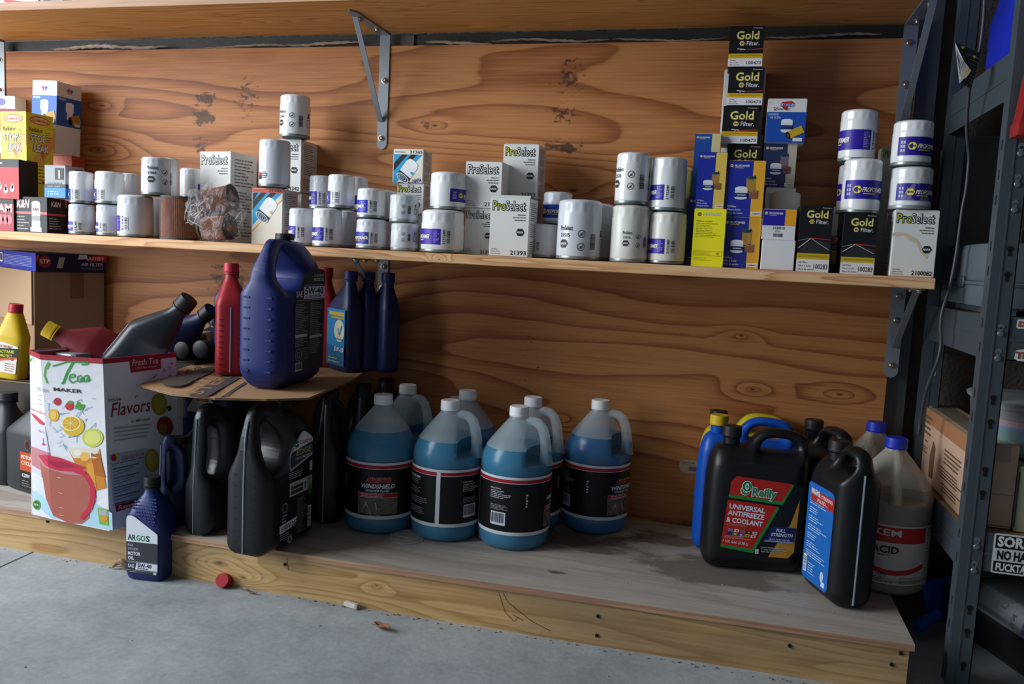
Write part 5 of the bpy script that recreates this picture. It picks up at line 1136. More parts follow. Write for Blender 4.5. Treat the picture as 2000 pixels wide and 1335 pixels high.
# bottle of motor oil on the floor
def argos_art(root, W_, H, T_):
    a = Art(); w2 = .045; z0, z1 = .018, .150
    a.poly(rp([(-w2, z0, .005), (w2, z0, .005), (w2, z1-.038, .004), (-w2+.020, z1, .012), (-w2, z1, .012)], 4), '#3d4149', 1)
    a.poly(rp([(-w2, z1-.060, .0), (w2, z1-.060, .0), (w2, z1-.038, .004), (-w2+.020, z1, .012), (-w2, z1, .012)], 4), '#dce3ec', 2)
    a.text('AR', -w2+.004, z1-.056, .0125, '#1a2a3a', 3, w=.024, bold=.05); a.text('GO', -w2+.029, z1-.056, .0125, '#1c8a4a', 3, w=.026, bold=.05); a.text('S', -w2+.056, z1-.056, .0125, '#1a2a3a', 3, w=.012, bold=.05)
    a.text('FULL', -w2+.005, z1-.070, .0052, '#c9cfd8', 3, bold=.02); a.text('SYNTHETIC', -w2+.005, z1-.079, .0052, '#c9cfd8', 3, bold=.0, w=.030); a.text('MOTOR', -w2+.005, z1-.091, .0080, '#dfe5ee', 3, w=.036, bold=.06); a.text('OIL', -w2+.005, z1-.1015, .0080, '#dfe5ee', 3, w=.018, bold=.06); a.lines(-w2+.005, z1-.109, w2-.03, z1-.104, 2, '#8e949e', 3, .35, 2)
    a.rect(-w2, z0+.0255, w2, z0+.0262, '#b8bec8', 2); a.poly([(-w2+.026, z0+.0085), (w2, z0+.0085), (w2, z0+.0245), (-w2+.030, z0+.0245)], '#dce3ec', 2); a.text('SAE', -w2+.005, z0+.0125, .0078, '#dce3ec', 3, w=.018, bold=.04); a.text('5W-40', -w2+.033, z0+.0145, .0085, '#1c2450', 3, w=.040, bold=.06); a.text('EUROPEAN', -w2+.033, z0+.0098, .0036, '#1c2450', 3, w=.030); a.rect(-w2, z0+.0060, w2, z0+.0066, '#b8bec8', 2)
    a.lines(-w2+.010, z0+.001, -w2+.04, z0+.0045, 1, '#9aa0aa', 3, .5, 3); a.rect(w2-.011, z0+.0005, w2-.003, z0+.0055, '#c9cfd8', 3)
    kx = (W_/2-.007)/.045; kz = H/.232
    a.build('front_label', root, lambda u, v, h: (u*kx, -T_/2-.0004-h, v*kz))
    mb = MB()
    for i in range(11):
        for j in range(11):
            x = -W_/2+.010+j*.0056+(i % 2)*.0028; z = .108+i*.0060
            if z < .152-.62*(x+W_/2-.012) or x > W_/2-.008: continue
            z *= H/.214; k = 1 if z < .60*H else 1-min(1, (z-.60*H)/(H*.278)*1.12)**1.7*.78
            if abs(x) > W_/2*(k-.08): continue
            mb.box(x-.0026, x+.0026, -T_/2*k-.0004, -T_/2*k+.004, z, z+.0032, bev=.0006)
    mb.build('dimple_texture', pnv, root, 0, kind='stuff')
Pc = on(313, 1139, 0); N_, a_, b_, c_ = solve((241, 314, 351), Pc.y, 1100, 'R', .10, None)
quart('dark blue motor oil bottle standing on the concrete floor against the platform', (c_.x, c_.y), 0.0, .10, at(300, 930, c_.y).z, a_, b_, pnv, cbk, 0.0, argos_art, shoulder=.60, sp=1.7)
LOG.append(('argos', a_, b_, at(300, 930, c_.y).z, 0))
# on the cardboard
Zq = ZS+.001
def qpos(px, py): P = on(px, py, Zq); return (P.x, P.y)
P = on(449, 734, Zq); d = Vector((P.x, P.y-CY, 0)).normalized()
quart('red quart bottle standing on the cardboard left of the large blue jug', (P.x+d.x*.055, P.y+d.y*.055), Zq, 2.15, .250, .108, .066, prd, plastic('bright_red_cap', '#b82834', .45), -.0, None, ridges=True, strip=-1, shoulder=.66)
P = on(424, 712, Zq); quart('dark blue quart bottle peeking out behind the red one', (P.x+.018, P.y+.03), Zq, .35, .235, .075, .05, pnv, cbk)
def val_art(root, W_, H, T_):
    a = Art(); w2 = W_/2-.006; a.rect(-w2, .014, w2, .150, '#1a7fb4', 1); a.rect(-w2, .014, w2, .060, '#14608c', 2); a.rect(-w2+.01, .134, w2-.004, .143, '#c9a63a', 2); a.rect(-w2+.02, .127, w2-.004, .132, '#b8962e', 2)
    a.ell(w2-.026, .098, .025, .027, '#cfc9b0', 3); a.poly([(w2-.036, .104), (w2-.030, .104), (w2-.026, .092), (w2-.016, .112), (w2-.008, .112), (w2-.024, .083)], '#1a8ab0', 4); a.text('Valvoline', w2-.026, .076, .0055, '#1c2c6c', 4, al='c', w=.038); a.text('5W-30', w2-.004, .048, .011, '#cfd6dc', 4, al='r', w=.045, sh=.2, bold=.05); a.lines(-w2+.01, .018, w2-.01, .034, 2, '#b0a860', 4, .35, 3)
    a.build('front_label', root, M_front(-T_/2-.0004))
th = -.62
vg = 'dark blue quart bottles in a row on the cardboard'
for k, (px, py, lab) in enumerate([(672, 722, 'dark blue quart bottle with pale blue label right of the large blue jug'), (702, 713, 'second dark blue quart bottle of the row by the bracket'), (727, 704, 'third dark blue quart bottle of the row, nearest the bracket')]):
    P = on(px, py, Zq); P.y = min(P.y, -.055)
    if k: P = Vector((P0_.x+.046*k, P0_.y+.034*k, 0))
    else: P0_ = Vector((P.x-.015, P.y+.0, 0))
    quart(lab, (P.x, min(P.y, -.066)), Zq, th, .242, .100, .050, plastic('deep_navy_hdpe', '#16234e', .42), plastic('navy_cap', '#1b2c5c', .5), .20, val_art if k == 0 else None, shoulder=.66)
for px, lab in ((636, 'red capped red bottle behind the large blue jug, right one'), (606, 'red capped red bottle behind the large blue jug, left one')):
    P = at(px, 600, -.075); quart(lab, (P.x, -.075), Zq, .2, .246, .06, .06, prd, plastic('bright_red_cap', '#b82834', .45), shoulder=.62)
# cardboard sheet
cb = mat('corrugated_board', '#a3805c', .8, bump=(60, .2, .001)); cbd = mat('board_edge', '#7d6248', .9)
SA = [on(270, 751, .397), on(335, 768, .402), on(420, 776, ZS), on(520, 779, ZS), on(603, 776, ZS), on(690, 740, ZS), on(738, 712, ZS)]
SA[-1].y = min(SA[-1].y, -.012); SA += [Vector((-1.02, -.015, ZS)), Vector((-1.16, -.06, ZS)), on(385, 708, ZS), on(345, 722, .405), on(310, 735, .400)]
sheet = thing('cardboard_sheet', 'torn flat piece of corrugated cardboard laid over the black jugs', 'cardboard', (-1.0, -.3, ZS-.004))
def sheetmesh(za, zb, mt, name, z_off=0):
    m = MB(); n = len(SA); L0 = Vector((1.0, .3, -(ZS-.004)))
    top = [tuple(p+L0+Vector((0, 0, za))) for p in SA]; bot = [tuple(p+L0+Vector((0, 0, zb))) for p in SA]
    m.add(top+bot, [tuple(range(n)), tuple(range(2*n-1, n-1, -1))]+[(i, i+n, (i+1) % n+n, (i+1) % n) for i in range(n)]); return m.build(name, mt, sheet, 0)
sheetmesh(0, -.0009, cb, 'top_liner'); sheetmesh(-.0032, -.004, cb, 'bottom_liner'); sheetmesh(-.0009, -.0032, mat('fluting', '#6e543c', .9), 'fluting')
a = Art()
def SP(px, py): p = on(px, py, ZS+.0001); return (p.x+1.0, p.y+.3)
for q in [[(368, 772), (400, 777), (470, 737), (432, 734)], [(430, 776), (436, 776), (482, 748), (478, 745)]]: a.poly([SP(*p) for p in q], '#4f5058', 1)
for q in [[(311, 745), (322, 752), (350, 754), (368, 749), (388, 738), (412, 728), (424, 716), (408, 716), (380, 723), (350, 733), (330, 738)]]: a.poly([SP(*p) for p in q], '#5a534e', 1)
for q in [(325, 737), (343, 731), (362, 725), (380, 719)]:
    a.line([SP(q[0], q[1]+3), SP(q[0]+6, q[1]-4), SP(q[0]+14, q[1]-1)], .003, '#5a534e', 1)
for q in [(372, 742), (388, 736), (405, 729)]: a.line([SP(*q), SP(q[0]+22, q[1]+4)], .003, '#5a534e', 1)
p1, p2 = SP(390, 771), SP(452, 735); an = math.atan2(p2[1]-p1[1], p2[0]-p1[0]); a.text('STER', p1[0], p1[1], .030, '#a3805c', 2, w=math.hypot(p2[0]-p1[0], p2[1]-p1[1]), rot=an, bold=.05)
a.build('printed_lettering', sheet, lambda u, v, h: (u, v, .004+.0002+h))
# ---- iced tea maker carton, open, with bottles thrown in
Lb = on(62, 1004, ZP); Nb = on(214, 1037, ZP); ztop = .4535
dirF = (Nb-Lb); dirF.z = 0; dF = dirF.normalized(); nF = Vector((dF.y, -dF.x, 0))   # nF points out of the front
Rb = None
Nt = Vector((Nb.x-.016, Nb.y, 0)); lo, hi = .02, .5
dR = Vector((.30, 1, 0)).normalized()
for _ in range(40):
    md = (lo+hi)/2; q = Nt+dR*md
    if pj((q.x, q.y, ztop))[0] < 344: lo = md
    else: hi = md
SR = lo; LOG.append(('tea side', SR, dirF.length, 0, 0))
tb = thing('open_carton', 'open white iced tea maker box with a pitcher picture, bottles sticking out', 'box', (Lb.x, Lb.y, ZP+.0005))
Z = ztop-ZP
def col3(b, t_): return [(b.x-Lb.x, b.y-Lb.y, 0), (t_.x-Lb.x, t_.y-Lb.y, Z)]
Lt = at(58, 683, Lb.y); Lt = Vector((Lt.x, Lb.y, 0)); Rbv = Vector((Nb.x, Nb.y, 0))+dR*SR; Rt = Nt+dR*SR
Cb = Lb+dirF*.30; Ct = Lt+(Nt-Lt)*.36+nF*.036; Cb = Cb+nF*.003
Bb = Rbv+(Lb-Nb)*1.0; Bt = Rt+(Lt-Nt)*1.0
cols = [(Lb, Lt), (Cb, Ct), (Nb, Nt), (Rbv, Rt), (Bb, Bt)]
tw = mat('glossy_white_card', '#dfe0e6', .35, bump=(12, .15, .003)); trim = mat('red_rim_card', '#9c1c2e', .5); tin = mat('kraft_inside', '#7d3a38', .7)
def wall(m, i, j, t0, t1, mi=0, off=0.0, n=14):
    (b0, c0), (b1, c1) = cols[i], cols[j]; G = []
    for sgn in (0, 1):
        for a_ in range(5):
            for k in range(n+1):
                u = a_/4; t_ = t0+(t1-t0)*k/n; b = b0+(b1-b0)*u; c = c0+(c1-c0)*u; p = b+(c-b)*t_
                A_ = b0+(c0-b0)*t_; B_ = b1+(c1-b1)*t_; nn = Vector((B_.y-A_.y, A_.x-B_.x, 0)).normalized(); p = p+nn*(off if not sgn else off-.003)
                G.append((p.x-Lb.x, p.y-Lb.y, Z*t_))
    w_ = n+1; N5 = 5*w_; F = []
    for a_ in range(4):
        for k in range(n): q = a_*w_+k; F += [(q, q+w_, q+w_+1, q+1), (q+N5, q+N5+1, q+N5+w_+1, q+N5+w_)]
        F += [(a_*w_+n, (a_+1)*w_+n, (a_+1)*w_+n+N5, a_*w_+n+N5), (a_*w_, a_*w_+N5, (a_+1)*w_+N5, (a_+1)*w_)]
    m.add(G, F, mi)
m = MB()
for i, j in ((0, 1), (1, 2), (2, 3), (3, 4), (4, 0)): wall(m, i, j, 0, 1)
m.add([tuple(Vector((b.x-Lb.x, b.y-Lb.y, .002))) for b, c in cols], [(0, 1, 2, 3, 4)])
m.build('carton', tw, tb, 0)
m = MB()
for i, j in ((0, 1), (1, 2), (2, 3), (3, 4), (4, 0)): wall(m, i, j, .975, 1.004, 0, .0006)
m.build('red_rim', trim, tb, 0)
m = MB()
for i, j in ((3, 4), (4, 0)): 
    (b0, c0), (b1, c1) = cols[i], cols[j]
    A_, B_ = Vector((c0.x-Lb.x, c0.y-Lb.y, 0)), Vector((c1.x-Lb.x, c1.y-Lb.y, 0)); nn = (B_-A_).cross(Vector((0, 0, 1))).normalized()
    a0, b0_ = A_-nn*.0045, B_-nn*.0045; m.add([(a0.x, a0.y, .02), (b0_.x, b0_.y, .02), (b0_.x, b0_.y, Z-.003), (a0.x, a0.y, Z-.003)], [(0, 1, 2, 3)])
m.build('inner_liner', trim, tb, 0)
WF = dirF.length; u_c = .30
def M_tea(u, v, h):  # front: u 0..1 across, v 0..1 up
    t_ = max(0, min(1, v)); 
    B = [Lb, Cb, Nb]; T_ = [Lt, Ct, Nt]; P = [Vector((B[k].x+(T_[k].x-B[k].x)*t_, B[k].y+(T_[k].y-B[k].y)*t_, 0)) for k in range(3)]
    if u < u_c: A_, B_, f = P[0], P[1], u/u_c
    else: A_, B_, f = P[1], P[2], (u-u_c)/(1-u_c)
    p = A_+(B_-A_)*f; nn = (B_-A_).cross(Vector((0, 0, 1))).normalized(); p = p+nn*(h+.0004)
    return (p.x-Lb.x, p.y-Lb.y, Z*v)
def M_teas(u, v, h):
    b = Vector((Nb.x, Nb.y, 0))+(Rbv-Vector((Nb.x, Nb.y, 0)))*u; t_ = Nt+(Rt-Nt)*u; p = b+(t_-b)*v; nn = (Rt-Nt).cross(Vector((0, 0, 1))).normalized(); p = p+nn*(h+.0004); return (p.x-Lb.x, p.y-Lb.y, Z*v)
def sub(a):  # split wide polys along the crease so that the print follows it
    return a
class Art2(Art):
    """Art whose polygons are cut at the crease line"""
    def build(s, name, parent, mp, label=None, **k):
        mb = MB(); cols_ = []
        for vs, fs, col, L in s.items:
            if col not in cols_: cols_.append(col)
            bm = bmesh.new(); bv = [bm.verts.new((x, y, 0)) for x, y in vs]
            for f in fs:
                try: bm.faces.new([bv[i] for i in f])
                except ValueError: pass
            xs_ = [q[0] for q in vs]; ys_ = [q[1] for q in vs]
            for cx_ in [u_c*k/4 for k in (1, 2, 3, 4)]+[u_c+(1-u_c)*k/4 for k in (1, 2, 3)]:
                if min(xs_) < cx_ < max(xs_): bmesh.ops.bisect_plane(bm, geom=bm.verts[:]+bm.edges[:]+bm.faces[:], plane_co=(cx_, 0, 0), plane_no=(1, 0, 0))
            for k in range(1, 14):
                if min(ys_) < k/14 < max(ys_): bmesh.ops.bisect_plane(bm, geom=bm.verts[:]+bm.edges[:]+bm.faces[:], plane_co=(0, k/14, 0), plane_no=(0, 1, 0))
            bm.verts.index_update(); mb.add([mp(v.co.x, v.co.y, L*s.dz) for v in bm.verts], [[v.index for v in f.verts] for f in bm.faces], cols_.index(col)); bm.free()
        return mb.build(name, [ink(c) for c in cols_], parent, smooth=0, fix=False)
X = lambda px: (px-60)/(207-60)
def V(py, px=140): b = 1004+(px-62)/152*33; t_ = 683+(px-58)/140*19; return (b-py)/(b-t_)
a = Art2(); ar = WF/Z   # u scale vs v scale
def T(px, py): return (X(px), V(py, px))
def pl(pts, c, L=1): a.poly([T(*p) for p in pts], c, L)
def el(px, py, rx, ry, c, L=1, n=22): a.poly([T(px+rx*math.cos(2*PI*k/n), py+ry*math.sin(2*PI*k/n)) for k in range(n)], c, L)
def ln(pts, wpx, c, L=1):
    for p, q in zip(pts[:-1], pts[1:]):
        dx, dy = q[0]-p[0], q[1]-p[1]; l = math.hypot(dx, dy) or 1; nx, ny = -dy/l*wpx/2, dx/l*wpx/2
        pl([(p[0]+nx, p[1]+ny), (q[0]+nx, q[1]+ny), (q[0]-nx, q[1]-ny), (p[0]-nx, p[1]-ny)], c, L)
def tx(t_, px, py, hpx, wpx, c, L=3, **k): p = T(px, py); a.text(t_, p[0], p[1], hpx/320, c, L, w=wpx/147, **k)
pl([(61, 960), (70, 985), (100, 1009), (213, 1034), (213, 1000), (120, 940)], '#a9cfe0', 1)
G = '#2f9a48'
ln([(124, 711), (150, 704), (166, 706), (184, 708), (180, 711), (172, 711)], 2.6, G, 3); ln([(158, 706), (148, 724), (140, 744), (137, 745)], 4, G, 3)
ln([(153, 735), (160, 733), (159, 728), (153, 729), (150, 738), (155, 745), (162, 741)], 2.4, G, 3); ln([(171, 731), (165, 733), (164, 742), (168, 744), (172, 734), (171, 744)], 2.4, G, 3); ln([(182, 731), (175, 734), (174, 743), (178, 744), (183, 733), (181, 744), (186, 739)], 2.4, G, 3)
ln([(114, 716), (119, 705), (117, 703), (112, 713), (109, 728), (113, 743)], 2.4, '#5cb24a', 3); ln([(66, 702), (70, 697), (76, 696), (78, 704)], 1.2, '#5cb24a', 3); pl([(61, 702), (66, 696), (68, 701), (64, 705)], '#5cb24a', 3)
tx('ICED TEA', 84, 756, 6, 30, '#9aa0a8'); tx('MAKER', 123, 758, 6.5, 48, '#3a2a34', bold=.05)
for y_, w__ in ((766, 14), (775, 10), (783, 12)): ln([(86, y_), (86+w__, y_+1)], 1.6, '#a0a4ac', 2)
tx('Great for Iced Coffee too!', 62, 797, 5, 42, '#b04a5a', sh=.3)
# fruit and splash
el(128, 779, 6, 7.5, '#b83040', 3); el(148, 789, 7, 8, '#c23038', 3); el(150, 782, 5, 3.5, '#5a9a3a', 4); pl([(157, 791), (163, 780), (168, 786), (175, 788), (170, 798), (163, 797)], '#4c9a3c', 3); el(120, 805, 9, 12, '#e8b43a', 3); el(120, 805, 5, 8, '#f0cc6a', 4)
el(153, 828, 19, 19, '#d9b62e', 3); el(149, 822, 17, 15, '#f0e8b0', 4); el(149, 822, 14.5, 12.5, '#d8a82a', 5)
for k in range(8): ln([(149, 822), (149+14*math.cos(k*PI/4), 822+12*math.sin(k*PI/4))], .9, '#f0e0a0', 6)
el(185, 852, 18, 18, '#c4cc5a', 3); el(185, 852, 14, 14, '#d8dc7a', 4)
rr = random.Random(11)
for k in range(30):
    x_, y_ = rr.uniform(110, 190), rr.uniform(775, 870); x_ = 112+(x_-110)*.6 if y_ > 840 else x_
    ln([(x_, y_), (x_+rr.uniform(-9, 9), y_+rr.uniform(-9, 9)), (x_+rr.uniform(-12, 12), y_+rr.uniform(-5, 12))], .9, rr.choice(['#7fa4c0', '#9cc0d4', '#5c86a8']), 2)
# tea glass
pl([(140, 870), (196, 876), (205, 950), (170, 960), (150, 895)], '#c9822c', 3); pl([(140, 870), (196, 873), (190, 892), (150, 890)], '#ddd6c6', 4); el(170, 888, 9, 9, '#e0b460', 5); el(158, 880, 7, 6, '#ece4d4', 5); pl([(180, 880), (196, 884), (204, 930), (186, 925)], '#b0621c', 4); pl([(172, 900), (184, 902), (188, 950), (176, 948)], '#d89a3c', 5)
# maker body and pitcher
pl([(61, 815), (103, 826), (108, 880), (84, 890), (86, 930), (62, 918)], '#c9c6d6', 2); pl([(62, 868), (108, 878), (108, 925), (62, 905)], '#b87a80', 3); pl([(62, 803), (75, 806), (103, 820), (100, 824), (88, 822), (72, 812)], '#c03848', 4); tx('Fresh Tea', 84, 838, 4, 18, '#6aa070', sh=.3); pl([(66, 925), (90, 935), (94, 972), (72, 958)], '#d0d4e0', 3); ln([(96, 850), (96, 862)], 1.2, '#883040', 4); el(96, 862, 5, 2, '#b83848', 4)
pl([(84, 895), (170, 915), (180, 960), (172, 1010), (158, 1021), (134, 1020), (106, 1005), (93, 970)], '#a85f50', 4); pl([(84, 893), (110, 890), (160, 908), (170, 925), (135, 922), (90, 905)], '#bd8288', 5)
pl([(81, 884), (100, 882), (125, 888), (172, 910), (150, 917), (120, 914), (97, 904)], '#c22a48', 6); pl([(95, 890), (140, 900), (158, 908), (120, 908)], '#a02040', 7)
P = [(152, 914), (170, 922), (181, 945), (181, 970), (174, 992), (158, 1010)]; ln(P, 9, '#bf2a46', 7)
for y_ in (927, 958, 988, 1003): ln([(118, y_), (126, y_+2)], 1.4, '#d8a8a0', 6)
el(72, 984, 8, 10, '#5fa83c', 5); el(72, 984, 6, 8, '#2f6a2c', 6); tx('BPA', 68, 985, 4.5, 9, '#d8ecd0', 8)
pl([(188, 989), (206, 992), (207, 1025), (190, 1021)], '#7cb03c', 4); pl([(190, 992), (204, 995), (204, 1006), (191, 1003)], '#a8aab4', 5); el(199, 1010, 6, 7, '#d8902a', 6)
a.build('printed_front', tb, M_tea)
# side panel
a = Art2(); 
def XS(px): return (px-204)/(343-204)
def VS(py, px): b = 1037-(px-214)/130*34; t_ = 702-(px-198)/145*26; return (b-py)/(b-t_)
def T(px, py): return (max(0, XS(px)), VS(py, px))
def tx(t_, px, py, hpx, wpx, c, L=3, dy=0, **k): p = T(px, py); a.text(t_, p[0], p[1], hpx/330, c, L, w=wpx/139, **k)
pl([(251, 700), (311, 683), (311, 710), (253, 723)], '#a3202e', 2); tx('Fresh Tea', 256, 709, 12, 50, '#ecdcdc', sh=.25, bold=.0); tx('ICED TEA MAKER', 262, 715, 3, 42, '#e4c8c8')
tx('Infuse', 211, 783, 7, 22, '#5a5a62'); tx('Flavors', 214, 812, 26, 72, '#8e2030', sh=.35, bold=.005, rot=.0); tx('in Minutes', 250, 823, 6, 36, '#6a6a70')
for k in range(4): ln([(218, 835+k*8), (288-k*3, 824+k*8)], 2.2, '#9a9aa2', 2)
pl([(208, 888), (278, 873), (276, 972), (212, 990)], '#a4b6c8', 2); tx('STRAWBERRY-LIME', 230, 895, 4, 44, '#c0566a'); tx('ICED TEA', 230, 899, 4, 24, '#7a5a6a'); el(216, 893, 5, 7, '#b02834', 4); el(223, 889, 4, 5, '#b8c04a', 4); ln([(212, 907), (276, 890)], 1.2, '#a04050', 3)
for k in range(11): ln([(214, 916+k*6.2), (262-(k % 3)*8, 904+k*6.2)], 1.7 if k % 3 else 2.6, '#6a7280', 3)
pl([(215, 984), (276, 968), (300, 962), (300, 975), (217, 1002)], '#8e1e2c', 2); tx('Rayer', 221, 997, 8, 30, '#e0c8c8', sh=.3)
el(305, 783, 16, 22, '#8f9030', 3); el(305, 783, 12, 17, '#a59a3c', 4); el(315, 827, 16, 20, '#8a3424', 3); el(311, 833, 9, 11, '#8f6a34', 4); el(287, 898, 14, 24, '#a59a34', 3); el(287, 898, 10, 19, '#bcae52', 4); pl([(318, 788), (326, 784), (330, 790), (324, 797)], '#2f5a2a', 4)
for k in range(26):
    x_ = rr.uniform(262, 342); y_ = 760-(x_-262)*.75+rr.uniform(-9, 9); ln([(x_, y_), (x_+rr.uniform(-6, 6), y_+rr.uniform(-9, 9))], 1.1, rr.choice(['#6f8cb0', '#8aa6c4', '#4c6c98']), 2)
for k in range(10):
    x_ = rr.uniform(278, 340); y_ = rr.uniform(900, 960); ln([(x_, y_), (x_+rr.uniform(-4, 4), y_+14)], 1.0, '#8aa6c4', 2)
a.build('printed_side', tb, M_teas)
# bottles in the box
def tilted(label, cap, capY, bot, botY, H, **k):
    A_ = at(cap[0], cap[1], capY); B_ = at(bot[0], bot[1], botY); z = (A_-B_).normalized(); roll = k.pop('roll', 0)
    R = Vector((0, 0, 1)).rotation_difference(z).to_matrix() @ Matrix.Rotation(roll, 3, 'Z'); b = A_-z*H
    return quart(label, (b.x, b.y), b.z, 0, H, R=R, **k)
tilted('dark red bottle with yellow cap lying tilted in the white box', (94, 632), -.43, (225, 700), -.36, .225, W_=.10, T_=.07, m=pmar, capm=cyl_, capR=.0185, capH=.022, shoulder=.58, off=-.12, roll=1.2, e=3.2)
tilted('black bottle leaning out of the white box, nearer one', (362, 577), -.36, (240, 722), -.38, .27, W_=.105, T_=.075, m=plastic('grey_black_hdpe', '#2a3036', .3), capm=cbk, capR=.0215, capH=.026, shoulder=.55, off=.10, roll=.5, strip=-1, e=3.4)
tilted('black bottle leaning behind the nearer black bottle', (407, 600), -.22, (300, 700), -.20, .25, W_=.10, T_=.07, m=pblue_d, capm=cbk, capR=.019, capH=.024, shoulder=.55, off=.08, roll=.5, e=3.4)
P = at(130, 684, -.44); r = thing('metal_tin', 'silvery grey tin lying inside the white box near its front rim', 'tin', (P.x, -.44, P.z-.03), -.1)
MB().box(-.05, .05, -.02, .02, 0, .026, bev=.003).build('tin_body', mat('tin_grey', '#9fa6b0', .35, .5), r, 0); MB().box(.035, .0505, -.0205, .0205, .002, .0265, bev=.001).build('tin_lid', mat('tin_dark', '#5f666c', .4, .4), r, 0)
# dark bottles lying behind the box, bottoms towards the viewer
for k, (px, py, rr_, lab, cc) in enumerate([(402, 680, .020, 'round dark cap end of a bottle lying behind the white box', '#171a21'), (366, 682, .020, 'second dark bottle lying behind the white box, farther left', '#101216')]):
    P = at(px, py, -.22); rt = thing('oil_bottle', lab, 'bottle', (P.x, P.y, P.z), 0); 
    Mx = Matrix.Rotation(PI/2, 4, 'X') @ Matrix.Translation((0, 0, -.0))
    MB().lathe([(.0, .0), (.019, .0), (.021, .003), (.021, .022), (.018, .024)][1:], 28, 0, Mx).build('cap', plastic('dk_cap%d' % k, cc, .5), rt, 40)
    MB().loft([(-.13, .03, .03, 3), (-.128, .042, .034, 3), (-.05, .042, .034, 3), (-.02, .02, .02, 2), (.004, .017, .017, 2)], 30, 0, Mx).build('bottle_body', pbk, rt, 45)
q1 = MB(); 
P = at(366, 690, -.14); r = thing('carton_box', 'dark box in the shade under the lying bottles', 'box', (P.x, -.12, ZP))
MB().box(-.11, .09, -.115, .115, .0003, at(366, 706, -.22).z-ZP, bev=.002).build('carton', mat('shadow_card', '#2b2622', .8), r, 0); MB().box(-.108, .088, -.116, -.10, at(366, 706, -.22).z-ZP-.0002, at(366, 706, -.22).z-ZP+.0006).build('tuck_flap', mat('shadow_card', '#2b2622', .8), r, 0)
P = at(412, 640, -.10); quart('black bottle standing in shade behind the leaning ones', (P.x, -.08), at(366, 706, -.22).z+.002, 0, .10, .07, .05, pbk, cbk, shoulder=.6)
# navy jug, green bottle and dark blue jug left of the handle jugs
slabjug('dark blue jug between the white box and the black handle jug', (298, 324, 374), (322, 1036), ZP, 'R', -.45, None, 835, sh_round, pblue_d, cbk, H=.20)
def strip_art(root, W_, H, T_):
    Art().rect(-W_/2+.006, .02, -W_/2+.016, .145, '#c4cccc', 1).lines(-W_/2+.008, .025, -W_/2+.014, .14, 14, '#4a5a58', 2, .4, 3).rect(-W_/2+.018, .02, W_/2-.01, .15, '#1b6a50', 1).build('front_label', root, M_front(-T_/2-.0004))
P = on(361, 1003, ZP); quart('green bottle with a pale label strip in shade beside the black handle jug', (P.x, P.y+.065), ZP, -.2, .225, .09, .055, pgr, cbk, 0, strip_art)
P = on(400, 1000, ZP)
def sh_art(root, W_, H, T_):
    a = Art(); a.poly(rp([(-.052, .215, .01), (.052, .215, .01), (.010, .272, .01), (-.010, .272, .01)], 4), '#c8c4bc', 1); a.arc(0, .243, .009, .018, 0, PI, '#b0341c', 2, 14); 
    for k in range(5): a.line([(0, .243), (.016*math.cos(PI*(k+.5)/5), .243+.016*math.sin(PI*(k+.5)/5))], .0022, '#d8a020', 3)
    a.rect(-.06, .06, .06, .20, '#1a2c6a', 1); a.build('front_label', root, M_front(-T_/2-.0004))
Pq = at(398, 800, -.30); quart('dark blue oil jug with a red and yellow emblem, tucked under the cardboard', (Pq.x, -.25), ZP, -.15, .305, .15, .09, pblue_d, cbk, 0, sh_art, shoulder=.93, capH=.012, neck=.292)
# ---- left edge things
crd_b = mat('kraft_card', '#8d6f54', .8, bump=(40, .15, .001)); crd_l = mat('kraft_card_pale', '#a08566', .8)
zc = .604
def plain(name, label, xs, y0, z0, z1, y1, m, cat='box', extra=None, part='carton'):
    a_ = at(xs[0], 600, y0).x; b_ = at(xs[1], 600, y0).x; r = thing(name, label, cat, ((a_+b_)/2, (y0+y1)/2, z0)); w2 = (b_-a_)/2; d2 = (y1-y0)/2
    MB().box(-w2, w2, -d2, d2, .0003, z1-z0, bev=.0015).build(part, m, r, 0)
    if extra: extra(r, w2, d2, z1-z0)
    return r
def tape(r, w2, d2, h): MB().box(.004, .042, -d2-.0006, -d2-.0001, h-.066, h).box(.004, .042, -d2-.0006, 0, h+.0001, h+.0006).build('packing_tape', mat('brown_tape', '#775432', .3), r, 0)
def A_cbx(w_, H):
    a = Art(); a.rect(.0, H-.070, .035, H-.001, '#775432', 1); a.line([(-w_*.30, .0), (-w_*.30, H)], .0008, '#7d6046', 1); return a
zy = at(20, 738, -.245).z
cbx = carton('cardboard_box', 'large brown cardboard box standing cornerwise behind the white tea maker box', 'box', (-60, 68, 204), 532, -.178, zb=ZP, side='L', d=.30, rz=1.08, m=crd_b, front=A_cbx, H=zc-ZP, flaps=False)
r = cbx['root']; MB().box(-cbx['w']/2-.005, -cbx['w']/2-.002, -cbx['d']/2+.004, cbx['d']/2, cbx['H']-.14, cbx['H']+.0005).build('hanging_flap', crd_l, r, 0)
def lab_(r, w2, d2, h): Art().rect(w2-.075, .01, w2-.004, h-.008, '#c4c0b4', 1).text('29721', w2-.03, h-.030, .012, '#2a2a2a', 2, al='l', bold=.03, w=.035).barcode(w2-.034, .012, w2-.008, .045, 2, False, '#b8b4a8').build('shipping_label', r, M_front(-d2-.0005))
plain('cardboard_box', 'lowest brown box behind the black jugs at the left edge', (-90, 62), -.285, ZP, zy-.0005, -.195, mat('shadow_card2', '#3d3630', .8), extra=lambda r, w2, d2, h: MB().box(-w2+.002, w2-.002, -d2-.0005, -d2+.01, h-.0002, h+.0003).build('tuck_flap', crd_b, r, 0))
plain('cardboard_box', 'brown box with barcode label behind the yellow bottle', (-70, 66), -.217, zy, at(40, 690, -.217).z, -.197, crd_b, extra=lab_)
